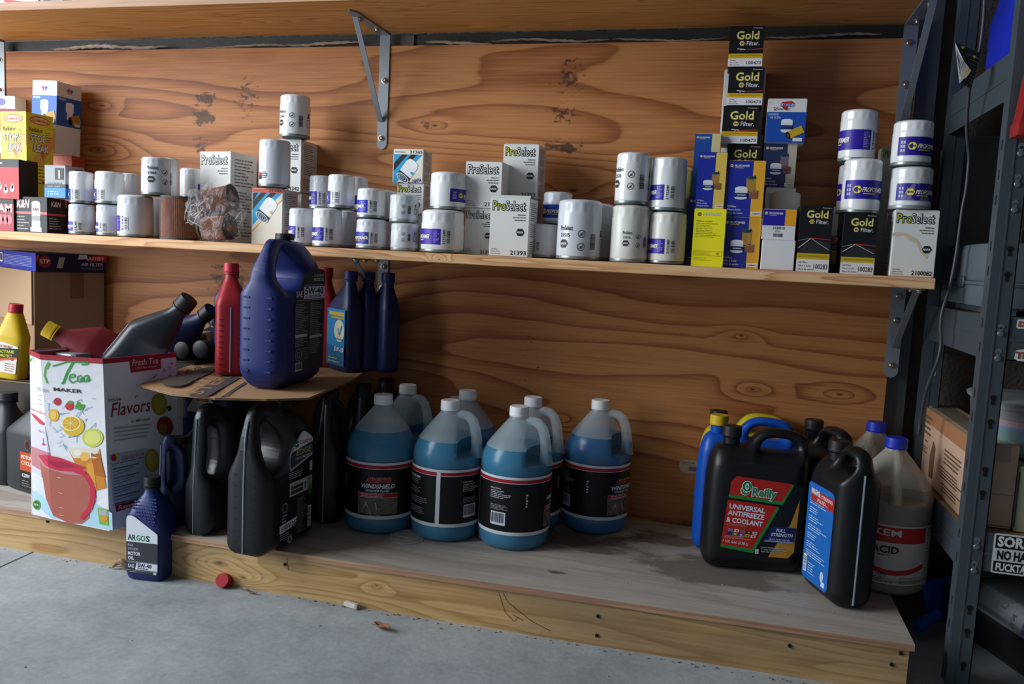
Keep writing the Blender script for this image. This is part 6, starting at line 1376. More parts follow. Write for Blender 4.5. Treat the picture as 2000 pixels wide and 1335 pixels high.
# air filter carton lying flat
Nc = at(70, 500, -.205); fb0 = zc+.001
def A_air(w_, H):
    a = Art(); a.rect(-w_/2, 0, w_/2, H, '#121830', 1); a.poly([(w_*.22, H*.62), (w_/2, H*.62), (w_/2, H), (w_*.30, H)], '#b02028', 2); a.text('SA11009', w_/2-.008, H*.70, H*.2, '#e8c8c8', 3, al='r', w=.045, bold=.03); a.poly([(w_*.08, H*.72), (w_*.2, H*.75), (w_*.22, H), (w_*.10, H)], '#b9bcc8', 2)
    a.text('AIR FILTER', w_/2-.010, H*.36, H*.18, '#b8bcc8', 3, al='r', w=.056, sh=.15, bold=.03); a.text('FILTRO DE AIRE', w_/2-.010, H*.16, H*.10, '#7c8090', 3, al='r', w=.056)
    a.ell(-w_*.38, H*.55, .016, H*.33, '#8e2a24', 2); a.text('STP', -w_*.38, H*.46, H*.22, '#d0c4c0', 3, al='c', w=.024, bold=.05); a.poly([(-w_*.22, H*.22), (-w_*.14, H*.22), (-w_*.10, H*.82), (-w_*.18, H*.82)], '#9c9c80', 2); a.poly([(-w_/2, H*.45), (-w_*.45, H*.9), (-w_/2, H*.9)], '#a8442a', 2); return a
def A_airs(d_, H):
    a = Art(); a.rect(-d_/2, 0, d_/2, H, '#2038a0', 1); a.lines(-d_/2+.04, H*.2, d_/2-.03, H*.8, 7, '#a8b4dc', 2, .3, 3, al='f'); a.barcode(-d_/2+.004, H*.3, -d_/2+.03, H*.85, 2, False); return a
r_ = carton('air_filter_box', 'flat dark blue air filter carton lying on the cardboard boxes', 'box', (-30, 70, 208), 499, -.182, zb=fb0, side='L', d=.30, rz=1.08, m=mat('navy_card', '#18224c', .5), front=A_air, fside=A_airs, H=.047)
# yellow bottle
def yel_art(root, W_, H, T_):
    a = Art(); a.poly(rp([(-.028, .018, .004), (.030, .018, .004), (.032, .088, .004), (-.026, .098, .004)], 3), '#d8d6d0', 1); a.poly([(-.027, .050), (.031, .062), (.032, .084), (-.026, .078)], '#1c2a1c', 2); a.poly([(-.028, .043), (.031, .057), (.031, .062), (-.027, .050)], '#c8642a', 3)
    a.text('GAS TREATMENT', -.020, .082, .006, '#b83028', 3, w=.036, sh=.2, bold=.03); a.text('OCTANE', -.022, .066, .0075, '#c9c43a', 3, w=.044, bold=.05, sh=.2, rot=.1); a.text('& PROTECT', -.022, .056, .0065, '#c9c43a', 3, w=.040, bold=.05, sh=.2, rot=.1); a.lines(0, .022, .026, .045, 4, '#a8706a', 2, .35, 2, al='f'); a.ell(.018, .056, .005, .005, '#a84a3a', 4)
    a.build('front_label', root, M_front(-T_/2-.0006))
P = at(20, 735, -.247)
yr = thing('additive_bottle', 'yellow ribbed bottle with red cap leaning slightly, far left', 'bottle', (P.x, -.247, zy+.0005), .15, None, ry=.10)
W_, T_, H = .074, .046, at(30, 593, -.247).z-zy
secs = [(0, W_*.43, T_*.4, 4), (.004, W_*.5, T_*.5, 4)]+[(.02+k*(.085/4), W_*.5, T_*.5, 4) for k in range(5)]
for k in range(16): q = k/15; secs.append((.108+q*(H-.108-.022), (W_*.5*(1-q)+.017*q)*(1+.03*(k % 2)), (T_*.5*(1-q)+.017*q)*(1+.03*(k % 2)), 4-2*q))
MB().loft(secs, 36).build('bottle_body', pyl if False else plastic('yellow_bottle', '#c9a91c', .4), yr, 30); ribcap('cap', yr, .0165, .022, crd, (0, 0, H-.022), 24); yel_art(yr, W_, H, T_)
# plinth under it is the lowest brown box; black jugs in front
def har_art(root, W_, H, T_):
    Art().rect(.0, .055, W_/2-.012, .100, '#b4481c', 1).text('MOTOR', .006, .084, .0085, '#ecd8c8', 2, w=.04, bold=.04).text('CYCLE', .006, .070, .0085, '#ecd8c8', 2, w=.04, bold=.04).rect(.0, .012, W_/2-.012, .055, '#101012', 1).text('K20W', .008, .040, .0085, '#d8d8d8', 2, w=.03, bold=.04).lines(.006, .016, .05, .034, 3, '#8a8a8a', 2, .3).ell(.030, .118, .012, .013, '#7a3c24', 1).ell(.030, .118, .009, .010, '#1a1414', 2).build('front_label', root, M_front(-T_/2-.0004))
P = on(28, 962, ZP); quart('charcoal oil jug with orange label half hidden by the white box', (P.x+.02, P.y+.05), ZP, -.25, at(50, 767, P.y+.04).z-ZP, .15, .085, pchar, cbk, .10, har_art, shoulder=.62, capR=.022, capH=.020)
P = on(-44, 950, ZP); quart('charcoal oil jug cut by the left edge of the photo', (P.x-.00, P.y+.07), ZP, -.1, at(12, 765, P.y+.07).z-ZP, .13, .085, pchar, cbk, .18, None, shoulder=.62, capR=.022, capH=.020)
# ---- antifreeze cluster at the right end
def sh_anti(root, W_, H_, T_, m, capm, s=1, strip=False, neck=-.27, yellow=False):
    f = lambda x: x*s
    O = [(-.5, .0, .03), (.5, .0, .03), (.5, .84, .02), (.475, .93, .045), (.36, .975, .03), (.04, .985, .03), (-.12, .865, .015), (-.15, .86, .004), (-.38, .87, .03), (-.465, .80, .03), (-.5, .62, .05)]
    Hh = [(.02, .865, .012), (.07, .925, .02), (.34, .925, .02), (.39, .87, .02), (.37, .835, .015), (.06, .835, .015)]
    Hh = [(.00, .84, .015), (.06, .92, .02), (.32, .918, .025), (.385, .865, .02), (.36, .83, .012), (.04, .83, .01)]
    def df(x, y, z):
        t_ = z/H_; k = 1-.52*ss(.76, .90, t_)*ss(-.30, -.02, x*s/W_)-.35*ss(.72, .88, t_)*(1-ss(-.30, -.02, x*s/W_)); k *= 1-.06*ss(.10, .02, t_)+.0; return x, y*k, z
    slab_mesh(rp([(f(x)*W_, z*H_, r) for x, z, r in O]), rp([(f(x)*W_, z*H_, r) for x, z, r in Hh]), T_, min(.030, T_*.30), df, 14).build('jug_body', m, root, 45)
    MB().lathe([(.017, 0), (.017, .014)], 24).build('neck', m, root, 40, (f(neck)*W_, 0, .855*H_))
    ribcap('cap', root, .0195, .021, capm, (f(neck)*W_, 0, .868*H_+.012), 26)
    MB().tube([(-f(.44)*W_, -T_/2+.0002, .80*H_*.9), (f(.44)*W_, -T_/2+.0002, .72*H_)], .0012, 6).build('moulded_edge', m, root, 0) if False else None
def place_face(label, xs, pyb, zb, rz, T_, ytop, shape, m, capm, art=None, H=None, name='coolant_jug', W=None, backY=None):
    P = on(xs[0]+4, pyb, zb); 
    if backY is not None: P = at(xs[0], pyb, backY); P.z = zb
    ex = Vector((math.cos(rz), math.sin(rz), 0)); ey = Vector((-math.sin(rz), math.cos(rz), 0)); lo, hi = .02, .5
    for _ in range(40):
        md = (lo+hi)/2
        if pj(P+ex*md+Vector((0, 0, .1)))[0] < xs[1]: lo = md
        else: hi = md
    W_ = W or lo; c = P+ex*W_/2+ey*T_/2; H_ = H or at((xs[0]+xs[1])/2, ytop, c.y).z-zb; LOG.append(('FACE '+label[:30], W_, T_, H_, rz))
    root = thing(name, label, 'jug', (c.x, c.y, zb+.0003), rz, 'coolant jugs at the right'); shape(root, W_, H_, T_, m, capm)
    if art: art(root, W_, H_, T_)
    return root
def orl_art(root, W_, H_, T_):
    a = Art(); k = W_/.205; x = lambda px: (px-1472)/207*W_; z = lambda py: (1135-py)/290*H_
    def pg(pts, c, L): a.poly([(x(p), z(q)) for p, q in pts], c, L)
    pg([(1412, 1090), (1412, 945), (1425, 938), (1560, 952), (1560, 1085), (1545, 1097), (1500, 1098)], '#10141c', 1)
    pg([(1555, 978), (1540, 1030), (1500, 1098), (1540, 1098), (1552, 1085)], '#c08a34', 2)
    pg([(1411, 985), (1413, 952), (1424, 941), (1537, 949), (1519, 989)], '#c0281e', 3); pg([(1410, 984), (1410, 978), (1519, 986), (1537, 950), (1541, 951), (1521, 992)], '#1c9040', 4)
    pg([(1401, 1083), (1409, 989), (1513, 996), (1468, 1087)], '#c0281e', 3); pg([(1401, 1085), (1401, 1080), (1466, 1085), (1510, 997), (1515, 998), (1469, 1093)], '#1c9040', 4)
    a.text("O'Reilly", x(1434), z(976), .017*k, '#17864a', 6, w=.072*k, bold=.06, out='#f0f0ec', ow=.08, rot=-.05); a.text("O'Reilly", x(1434)-.001, z(976), .017*k, '#202a50', 5, w=.075*k, bold=.20, rot=-.05)
    a.ell(x(1446), z(960), .0115, .0125, '#202a50', 5); a.ell(x(1446), z(960), .0105, .0115, '#f0f0ec', 8); a.ell(x(1446), z(960), .0090, .0100, '#17864a', 9); a.ell(x(1446), z(960), .0042, .0065, '#f0f0ec', 10)
    for dx, dy in ((-.0014, 0), (.0014, 0), (0, .0016)): a.ell(x(1446)+dx, z(960)+dy, .0014, .0014, '#17864a', 11, 10)
    a.rect(x(1446)-.0004, z(960)-.0035, x(1446)+.0004, z(960), '#17864a', 11)
    for i, (t_, w__, y_) in enumerate((('UNIVERSAL', .073, 1007), ('ANTIFREEZE', .074, 1020), ('& COOLANT', .074, 1034))): a.text(t_, x(1413-i*2), z(y_-1), .0100*k, '#e6ecf4', 5, w=w__*k, bold=.07, rot=-.07)
    fl = [['#8a8ab0', '#e8e8e8', '#7a6a90', '#1a1a1a', '#c8c8c8'], ['#2a3484', '#3a9a4a', '#4a5aa0', '#c8b030', '#d8d8d8']]; f2 = [['#c07080', '#c03030', '#b05060', '#c8a82a', '#8a9a8a'], ['#2a3484', '#d8d8d8', '#d8d8d8', '#2a5aa0', '#c03030']]
    for j in range(2):
        for i in range(5):
            cx_ = 1414+i*12.5-j*3; cy_ = 1046+j*7+i*.8; pg([(cx_, cy_+5.5), (cx_+1, cy_), (cx_+11, cy_+.6), (cx_+10, cy_+6)], fl[j][i], 6); pg([(cx_+3.5, cy_+4.5), (cx_+4, cy_+1.5), (cx_+8, cy_+1.8), (cx_+7.5, cy_+4.8)], f2[j][i], 7)
    a.lines(x(1411), z(1041), x(1475), z(1036), 2, '#d89a94', 6, .3, 3); a.lines(x(1408), z(1067), x(1468), z(1060), 3, '#e0b0a8', 6, .34, 4); a.text('1 U.S. GAL (3.78 L)', x(1405), z(1074), .0052*k, '#f0e6e4', 6, w=.052*k, bold=.05, sh=.15, rot=-.08)
    pg([(1489, 1066), (1504, 1036), (1552, 1036), (1549, 1066)], '#1c2668', 6); pg([(1489, 1067), (1490, 1064), (1549, 1064), (1549, 1067)], '#8a9cc8', 7); a.text('FULL', x(1512), z(1046), .0065*k, '#e4e8f0', 8, w=.019*k, bold=.05, sh=.15); a.text('STRENGTH', x(1502), z(1055), .0068*k, '#e4e8f0', 8, w=.043*k, bold=.05, sh=.15); a.text('MUST ADD WATER', x(1499), z(1063), .0035*k, '#c4c8d8', 8, w=.042*k, bold=.03)
    a.rect(x(1473), z(1093), x(1480), z(1084), '#d8d8d8', 6); a.lines(x(1485), z(1090), x(1540), z(1077), 3, '#a8a8a0', 6, .4, 5)
    a.build('front_label', root, M_front(-T_/2-.0006))
oj = place_face('black antifreeze jug with red and green label, front of the right cluster', (1368, 1577), 1112, ZP, .16, .094, 862, lambda *q: sh_anti(*q), pbk, cbk, orl_art, H=.298)
yj = place_face('yellow jug with black cap at the back of the right cluster', (1356, 1512), 1040, ZP, .10, .085, 800, lambda r, W_, H_, T_, m, c: sh_anti(r, W_, H_, T_, m, c, 1, neck=-.30), pyl, cbk, None, H=.298, W=.19, backY=-.10)
bj2 = place_face('bright blue jug with yellow cap behind the black antifreeze jug', (1352, 1542), 1070, ZP, .12, .066, 815, lambda r, W_, H_, T_, m, c: sh_anti(r, W_, H_, T_, m, c, 1, neck=-.30), pbl, cyl_, None, H=.305, W=.20, backY=-.178)
P = at(1584, 830, -.11); rr_ = thing('coolant_jug', 'black jug at the back between the blue jug and the acid jugs', 'jug', (P.x+.030, -.118, ZP), -1.12); sh_anti(rr_, .17, .302, .080, pbk, cbk, 1)
def ps_art(root, W_, H_, T_):
    a = Art(); w2 = W_/2; x0, x1 = -w2+.020, w2-.026; z0, z1 = .075*H_, .70*H_
    a.poly(rp([(x0, z0, .01), (x1, z0, .012), (x1, z1, .016), (x0, z1, .01)], 5), '#1c66b8', 1); a.rect(x1-.085, z1-.036, x1, z1-.012, '#a82a28', 2); a.text('POWER STEERING', x1-.082, z1-.022, .0065, '#e0c8c8', 3, w=.076, bold=.05); a.text('FLUID', x1-.060, z1-.032, .0065, '#e0c8c8', 3, w=.030, bold=.05); a.text('PREM', x0+.012, z1-.020, .009, '#cfdcec', 3, w=.03, bold=.05)
    for k in range(7): a.lines(x0+.010, z0+.045+k*.017, x1-.012-(k % 3)*.02, z0+.058+k*.017, 3, '#b8cce4', 2, .36, k)
    a.ell(x0+.075, z0+.024, .006, .010, '#b8cce4', 2); a.lines(x0+.022, z0+.012, x0+.055, z0+.036, 5, '#b8cce4', 2, .3, 9); a.rect(x1-.022, z0+.006, x1-.010, z0+.016, '#cfdcec', 2); a.barcode(x0+.004, z0+.012, x0+.016, z0+.045, 2, True); a.build('back_label', root, M_front(-T_/2-.0006))
def sh_ps(root, W_, H_, T_, m, capm, s):
    sh_anti(root, W_, H_, T_, m, capm, 1, neck=-.22)
    x0 = W_/2; MB().tube([(x0*1.004, -.004, .012), (x0*1.006, -.004, .35*H_), (x0*1.005, -.004, .60*H_), (x0*1.0+.0006, -.004, .84*H_)], .0020, 6).build('level_strip', seam_m, root, 0)
slabjug('black jug with blue label turned to the left, nearest the platform end', (1556, 1628, 1712), (1632, 1196), ZP, 'L', .0, .60, 860, sh_ps, pbk, cbk, ps_art, H=.303, name='coolant_jug')
# ---- sticker, debris
P = at(1347, 911, 0); r = thing('wall_sticker', 'torn white barcode sticker on the plywood left of the blue jug', 'sticker', (P.x, -.0004, P.z)); rr2 = random.Random(4)
Art().poly([(.024*math.cos(k/18*2*PI)*(1+rr2.uniform(-.12, .06)), .018*math.copysign(abs(math.sin(k/18*2*PI))**.5, math.sin(k/18*2*PI))*(1+rr2.uniform(-.15, .05))) for k in range(18)], '#a3978a', 1).text('HOSPI CHEM', -.018, .008, .0035, '#5a5048', 2).barcode(-.004, -.012, .018, .002, 2, False, None, '#5a4a40').lines(-.018, .003, .016, .008, 2, '#6a5a50', 2, .3).build('printed_sticker', r, M_front(-.0002))
P = on(437, 1146, 0); r = thing('bottle_cap', 'loose dark red ribbed cap on the concrete by the platform', 'cap', (P.x, P.y+.0, .0145), 0, None, rx=1.15, ry=.2)
o = ribcap('cap_shell', r, .0145, .019, crd, (0, 0, -.010), 18); MB().lathe([(.0145, 0), (.017, .0005), (.017, .003), (.0145, .0035)], 26).build('skirt', crd, r, 30, (0, 0, -.011))
def leaf(label, px, py, L, W_, rz, c, curl=.5, seed=1, z=0.0006, nm='dry_leaf'):
    P = on(px, py, 0); r = random.Random(seed); m = MB(); n = 10; vs = []; fs = []
    for i in range(n+1):
        t_ = i/n; w_ = W_*math.sin(PI*min(1, t_*.96+.03))**.7
        for j in range(5):
            s_ = (j-2)/2; vs.append(((t_-.5)*L, s_*w_*.5*(1-.25*curl*abs(s_)), .0012+abs(s_)**1.6*w_*.45*curl+.004*math.sin(t_*7+seed)*curl+.004*curl))
            if i and j: a_ = (i-1)*5+j-1; fs.append((a_, a_+5, a_+6, a_+1))
    m.add(vs, fs); rt = thing(nm, label, 'leaf', (P.x, P.y, z), rz, 'dry leaves on the concrete')
    o = m.build('leaf_blade', mat('leaf_'+c[1:], c, .75, bump=(80, .5, .002)), rt, 60); md = o.modifiers.new('t', 'SOLIDIFY'); md.thickness = .0006
    MB().tube([(-.5*L-.006, 0, .0016), (-.3*L, 0, .0026+.003*curl), (.2*L, 0, .003+.003*curl)], .0006, 5).build('midrib', mat('leaf_rib', '#5c4430', .8), rt, 0)
leaf('curled brown dry leaf lying on the concrete in front of the platform', 746, 1230, .046, .020, -.45, '#8a5f48', .9, 2)
leaf('curled dry leaf wedged against the platform left of the blue bottle', 236, 1112, .040, .022, .2, '#9c8468', 1.2, 5)
leaf('small dry leaf against the platform at the far left', 30, 1062, .022, .014, .3, '#8c8070', 1.2, 3)
leaf('thin dry husk on the concrete under the front board, right of the red cap', 488, 1158, .038, .008, -.25, '#8c7660', .6, 7)
P = on(687, 1186, 0); r = thing('plastic_scrap', 'small white plastic scrap lying against the front board', 'scrap', (P.x, P.y, .0003), -.25); m = MB().box(-.017, .017, -.005, .005, .0, .010, bev=.0015); m.build('scrap_body', mat('scrap_white', '#c9c6c0', .6), r, 30); MB().box(.010, .0172, -.0052, .0052, .0005, .0102, bev=.001).build('scrap_end', mat('scrap_grey', '#9a958e', .6), r, 0)
P = on(794, 1052, ZP); r = thing('plastic_disc', 'clear round plastic lid lying on the deck before the left jugs', 'lid', (P.x, P.y, ZP+.0004), 0)
clr = mat('clear_plastic', '#dfe8ec', .06, alpha=.13, spec=1.0); clr2 = mat('clear_plastic_edge', '#c8d4dc', .15, alpha=.5, spec=.8)
MB().lathe([(.033, .0005), (.034, .001), (.035, .008), (.034, .0085), (.001, .0085)], 40, cap=(False, False)).build('lid_disc', clr, r, 40); MB().lathe([(.0335, 0), (.0365, .0003), (.0368, .0014), (.0335, .0012), (.0335, 0)], 44, cap=(False, False)).build('lid_rim', clr2, r, 40)
MB().tube([(-.022, .004, .0088), (-.018, -.012, .0090), (-.006, -.016, .009), (.010, -.014, .0088)], .0006, 5).build('embossed_mark', clr2, r, 0)
m = MB(); rr3 = random.Random(9)
for k in range(120):
    px = rr3.uniform(0, 1700); y_ = 1052+px*.170+rr3.uniform(2, 16) if rr3.random() < .88 else rr3.uniform(1080, 1330); P = on(px, y_, 0); s_ = rr3.uniform(.0005, .0016)
    if P.y > -DP-.015: P.y = -DP-.016-rr3.random()*.01
    m.box(P.x-s_, P.x+s_*rr3.uniform(1, 2.5), P.y-s_, P.y+s_, .0001, s_*.9)
o = m.build('floor_debris', mat('debris_brown', '#6e5f50', .9), None, 0); o['kind'] = 'stuff'; o['label'] = 'scattered grit and wood crumbs on the concrete along the platform'; o['category'] = 'debris'
m = MB()
for k in range(60):
    px = rr3.uniform(700, 1760); y_ = 1070+px*.05+rr3.uniform(-10, 70); P = on(px, y_, ZP); s_ = rr3.uniform(.0004, .0012)
    if not (-.47 < P.y < -.02 and P.x < .34): continue
    m.box(P.x-s_, P.x+s_, P.y-s_, P.y+s_, ZP+.0002, ZP+s_)
o = m.build('deck_crumbs', mat('crumb_pale', '#b8aea4', .8), None, 0); o['kind'] = 'stuff'; o['label'] = 'tiny pale crumbs on the platform deck'; o['category'] = 'debris'
print('JUGS'); [print('  ', l) for l in LOG if str(l[0])[:3] in ('JUG', 'FAC', 'tea', 'arg')]
# ------------------------------------------------------------------ steel rack at the right
YF = -.42; YR = -.025
rk = mat('rack_paint', '#4a555c', .42, .25, bump=(200, .08, .001)); hole_m = mat('slot_dark', '#0a0b0c', .9); rivm = mat('rivet_steel', '#79848c', .35, .6)
XF = at(1872, 1100, YF).x; PW = at(1920, 1100, YF).x-XF
rack = thing('steel_rack', 'dark grey slotted steel rack standing right of the plywood shelves', 'rack', (XF+.30, (YF+YR)/2, 0))
RO = Vector(rack.location)
def radd(mb, name, m, smooth=0, par=None, **k):
    mb.v = [tuple(Vector(v)-RO) for v in mb.v]; return mb.build(name, m, par or rack, smooth, **k)
FD = .030
def post(x, y, s, back=1):
    """L section upright: front flange width PW, side flange going back"""
    t_ = .0018
    mb = MB().box(x, x+s*PW if s > 0 else x, y, y+t_, .0005, 1.9) if s > 0 else MB().box(x-PW, x, y, y+t_, .0005, 1.9)
    if s > 0: mb.box(x, x+t_, min(y+t_, y+back*FD), max(y+t_, y+back*FD), .0005, 1.9); mb.box(x+PW-t_, x+PW, y, y+.006, .0005, 1.9); mb.box(x+PW*.38, x+PW*.44, y-.0012, y, .0005, 1.9)
    else: mb.box(x-t_, x, min(y+t_, y+back*FD), max(y+t_, y+back*FD), .0005, 1.9)
    o = radd(mb, 'upright', rk)
    return o
p0 = post(XF, YF, 1); post(XF, YR, 1, -1 if False else 1); post(XF+1.0, YF, -1); post(XF+1.0, YR, -1)
# key-hole slots and rivets on the near upright (flat plates; slot shade and lit metal are put into their colour)
def zz(px, py, Y=YF): return at(px, py, Y).z
sl = []
slots = [(1998, 290, 'r'), (1984, 350, 'r'), (1980, 400, 'r'), (1968, 490, 's'), (1964, 540, 's'), (1955, 642, 'r'), (1949, 690, 'r'), (1939, 781, 's'), (1934, 828, 's'), (1923, 921, 's'), (1917, 966, 's'), (1906, 1058, 'r'), (1900, 1104, 'r'), (1889, 1190, 's'), (1883, 1235, 's'), (1877, 1300, 's')]
cxx = XF+PW*.66
def cutter_slot(z, nm):
    mb = MB().lathe([(.0048, 0), (.0048, .0008)], 14, 0, Matrix.Translation((cxx, YF-.0001, z+.004)) @ Matrix.Rotation(PI/2, 4, 'X')).box(cxx-.0027, cxx+.0027, YF-.0009, YF-.0001, z-.008, z+.004)
    radd(mb, 'keyhole_slot', hole_m if nm == 's' else mat('rack_slot_lit', '#6b767c', .5, .3), par=p0)
for (px, py, k) in slots:
    z = zz(px, py); cutter_slot(z, k)
    if k == 'r': radd(MB().lathe([(.0050, 0), (.0052, .0012), (.0042, .0026), (.001, .0030)], 16, 0, Matrix.Translation((cxx-.0005, YF-.0009, z-.008)) @ Matrix.Rotation(PI/2, 4, 'X')), 'rivet', rivm, 40, par=p0)
    z2 = z+.01; radd(MB().box(XF-.0004, XF-.0001, YF+.012, YF+.017, z2-.010, z2+.006), 'side_slot', hole_m, par=p0)
for z in [at(1827, y_, YR).z for y_ in (723, 800, 860)]: radd(MB().box(XF+PW*.5, XF+PW*.5+.007, YR-.0006, YR-.0001, z-.012, z+.008), 'keyhole_slot', mat('slot_pale', '#8f8a80', .8))
def beams(zt, zb, label=None):
    mb = MB().box(XF+PW*.5, XF+1.0, YF+.002, YF+.0042, zb, zt).box(XF+PW*.5, XF+1.0, YF+.002, YF+.030, zb, zb+.002).box(XF+PW*.5, XF+1.0, YF+.0006, YF+.002, zb+(zt-zb)*.45, zb+(zt-zb)*.52)
    radd(mb, 'front_beam', rk)
    mb = MB().box(XF+.0022, XF+.0044, YF+.03, YR-.0, zb, zt).box(XF+.0010, XF+.0022, YF+.03, YR, zb+(zt-zb)*.45, zb+(zt-zb)*.52); radd(mb, 'side_beam', rk)
    radd(MB().box(XF+.0044, XF+.99, YF+.005, YR, zt-.012, zt-.002), 'shelf_board', mat('particle_board', '#9c8462', .8, bump=(90, .3)))
z1t, z1b = zz(1931, 1040), zz(1925, 1118); z2t, z2b = zz(1979, 620), zz(1970, 704); z3t, z3b = zz(1990, 92), zz(1990, 190)
beams(z1t, z1b); beams(z2t, z2b); beams(z3t, z3b)
# stickers
def stick(label, px0, py0, px1, py1, artf, z0=None):
    A_, B_ = at(px0, py1, YF), at(px1, py0, YF); w_, h_ = B_.x-A_.x, B_.z-A_.z; r = thing('bumper_sticker', label, 'sticker', (A_.x, YF+.0006-.0001, A_.z), 0, 'stickers on the rack beams'); a = Art(); artf(a, w_, h_); a.build('printed_sticker', r, M_front(-.0001)); return r
def s1(a, w_, h_):
    a.poly(rp([(0, 0, .004), (w_, 0, .004), (w_, h_, .004), (0, h_, .004)], 4), '#c9cccc', 1); a.rect(.003, h_*.63, w_-.003, h_-.003, '#17181a', 2); a.text('SORRY', .006, h_*.69, h_*.24, '#d8dada', 3, w=.066, bold=.09); a.text('NO HABLO', .007, h_*.36, h_*.22, '#17181a', 3, w=.070, bold=.09); a.rect(.003, .003, w_-.003, h_*.31, '#17181a', 2); a.text('FUCKTARD', .007, h_*.08, h_*.18, '#d8dada', 3, w=.062, bold=.08)
stick('white and black lettered sticker on the lowest rack beam', 1934, 1048, 2010, 1117, s1)
def s2(a, w_, h_): a.poly(rp([(0, 0, .003), (w_, 0, .003), (w_, h_, .003), (0, h_, .003)], 3), '#d8d8d4', 1); a.text('DOG', .003, h_*.25, h_*.5, '#b8502c', 3, w=w_*.85, bold=.06, out='#3a2420')
stick('small white sticker with orange letters on the middle rack beam, upper one', 1985, 626, 2040, 641, s2)
def s3(a, w_, h_): a.poly([(0, h_*.1), (.006, 0), (w_, 0), (w_, h_), (w_*.45, h_*.98), (w_*.3, h_*.6), (.002, h_*.5)], '#d8d8d4', 1); a.text('TRUCK', .003, h_*.14, h_*.28, '#b8502c', 3, w=w_*.9, bold=.06, out='#3a2420'); a.poly([(w_*.5, h_*.55), (w_*.95, h_*.5), (w_*.95, h_*.8), (w_*.6, h_*.9)], '#28282c', 2)
stick('white cutout sticker with orange letters on the middle rack beam, lower one', 1980, 668, 2060, 704, s3)
# cardboard box on the lowest rack shelf
kb = mat('tan_carton', '#c9a68c', .75, bump=(60, .12, .001))
def A_kb(d_, H):
    a = Art(); a.rect(-d_/2, H*.80, d_/2, H, '#b07b58', 1); 
    for k, (x0, x1, y0, y1, n) in enumerate(((-.42, -.22, .62, .92, 4), (-.34, -.26, .52, .56, 1), (-.46, -.28, .36, .46, 3), (.05, .48, .44, .66, 4), (.0, .45, .24, .40, 4), (.05, .48, .08, .2, 3))): a.lines(x0*d_, y0*H, x1*d_, y1*H, n, '#6a5040', 2, .4, k)
    a.poly([(-.20*d_, .1*H), (-.13*d_, .1*H), (-.12*d_, .55*H), (-.17*d_, .62*H), (-.21*d_, .4*H)], '#7a5a44', 3); return a
bx_ = carton('cardboard_box', 'tan printed carton on the lowest rack shelf behind the upright', 'box', (1794, 1897, 1984), 852, YF+.035, zb=z1t+.0005, side='L', rz=.0, m=kb, front=lambda w_, H: Art().rect(-w_/2, H*.02, w_/2, H*.03, '#8a6248', 1).line([(-w_/2, H*.4), (w_/2, H*.405)], .001, '#96704f', 1), fside=A_kb, H=zz(1960, 868, YF+.035)-z1t)
r = bx_['root']; MB().box(-.022, .022, -bx_['d']/2+.002, bx_['d']/2-.002, bx_['H']+.0002, bx_['H']+.0009).box(-.022, .022, -bx_['d']/2-.0010, -bx_['d']/2-.0003, bx_['H']-.03, bx_['H']+.0008).build('packing_tape', mat('clear_tape', '#b8a894', .12, alpha=.6, spec=.8), r, 0)
x0 = zz(1, 1)
P = at(1982, 1048, YF+.02); r = thing('book_stack', 'pale green edged folded boards beside the tan carton on the rack', 'boards', (P.x+.03, YF+.10, z1t-.001))
for k in range(3): MB().box(-.03+k*.020, -.012+k*.020, -.07, .07, .0002, .115-.006*k, bev=.001).build('board', mat('pale_board%d' % k, ['#b9b795', '#a8a68a', '#8f4040'][k] if k != 2 else '#a8a68a', .7), r, 0)
MB().box(-.0315, -.030, -.072, -.070, .01, .105).build('binding', mat('dark_green_edge', '#2c4436', .6), r, 0)
P = at(1985, 900, YF+.06); r = thing('storage_tub', 'translucent tub with teal and pink contents on the rack at the right edge', 'tub', (P.x+.08, YF+.16, z1t+.122))
MB().loft([(0, .10, .10, 5), (.02, .112, .11, 6), (.085, .118, .116, 6)], 40).build('tub_body', mat('tub_clear', '#9fb0ae', .25, alpha=.45), r, 40); MB().loft([(.004, .095, .095, 5), (.030, .105, .103, 6), (.045, .107, .105, 6)], 40).build('teal_contents', mat('teal_cloth', '#3c7c74', .8), r, 40)
MB().loft([(.045, .106, .104, 6), (.052, .107, .105, 6)], 40).build('blue_contents', mat('blue_cloth', '#4a6ab0', .8), r, 40); MB().loft([(.052, .107, .105, 6), (.062, .107, .105, 6)], 40).build('pink_contents', mat('pink_cloth', '#c07a90', .8), r, 40)
MB().loft([(.083, .122, .12, 6), (.090, .124, .122, 6), (.094, .118, .116, 6), (.0945, .05, .05, 4)], 40).build('tub_lid', mat('tub_lid', '#8a9496', .3), r, 30)
# grey tool case on the middle shelf
gc = mat('grey_case', '#59646c', .45, bump=(150, .1, .001))
P = at(1858, 520, YR-.14); hz = zz(1935, 455, YR-.25)-z2t; r = thing('tool_case', 'grey plastic tool case with a handle on the middle rack shelf', 'case', (XF+.012+.28, YF+.215, z2t-.001))
cw, chd = .28, .155; H_ = at(1935, 470, YF+.05).z-z2t
MB().box(-cw, cw, -chd, chd, .012, H_*.42, bev=.008).build('case_base', gc, r, 40); MB().box(-cw, cw, -chd, chd, H_*.44, H_, bev=.012).build('case_lid', gc, r, 40); MB().box(-cw*1.01, cw*1.01, -chd*1.02, chd*1.02, H_*.40, H_*.455, bev=.002).build('rim_band', gc, r, 40)
MB().box(-cw*.9, -cw*.8, -chd*.9, chd*.9, 0.0002, .013).box(cw*.8, cw*.9, -chd*.9, chd*.9, .0002, .013).build('case_feet', gc, r, 0, kind='stuff')
MB().box(-cw-.004, -cw+.004, -.02, .02, H_*.35, H_*.52, bev=.002).build('side_latch', mat('dark_latch', '#3c464c', .4), r, 0)
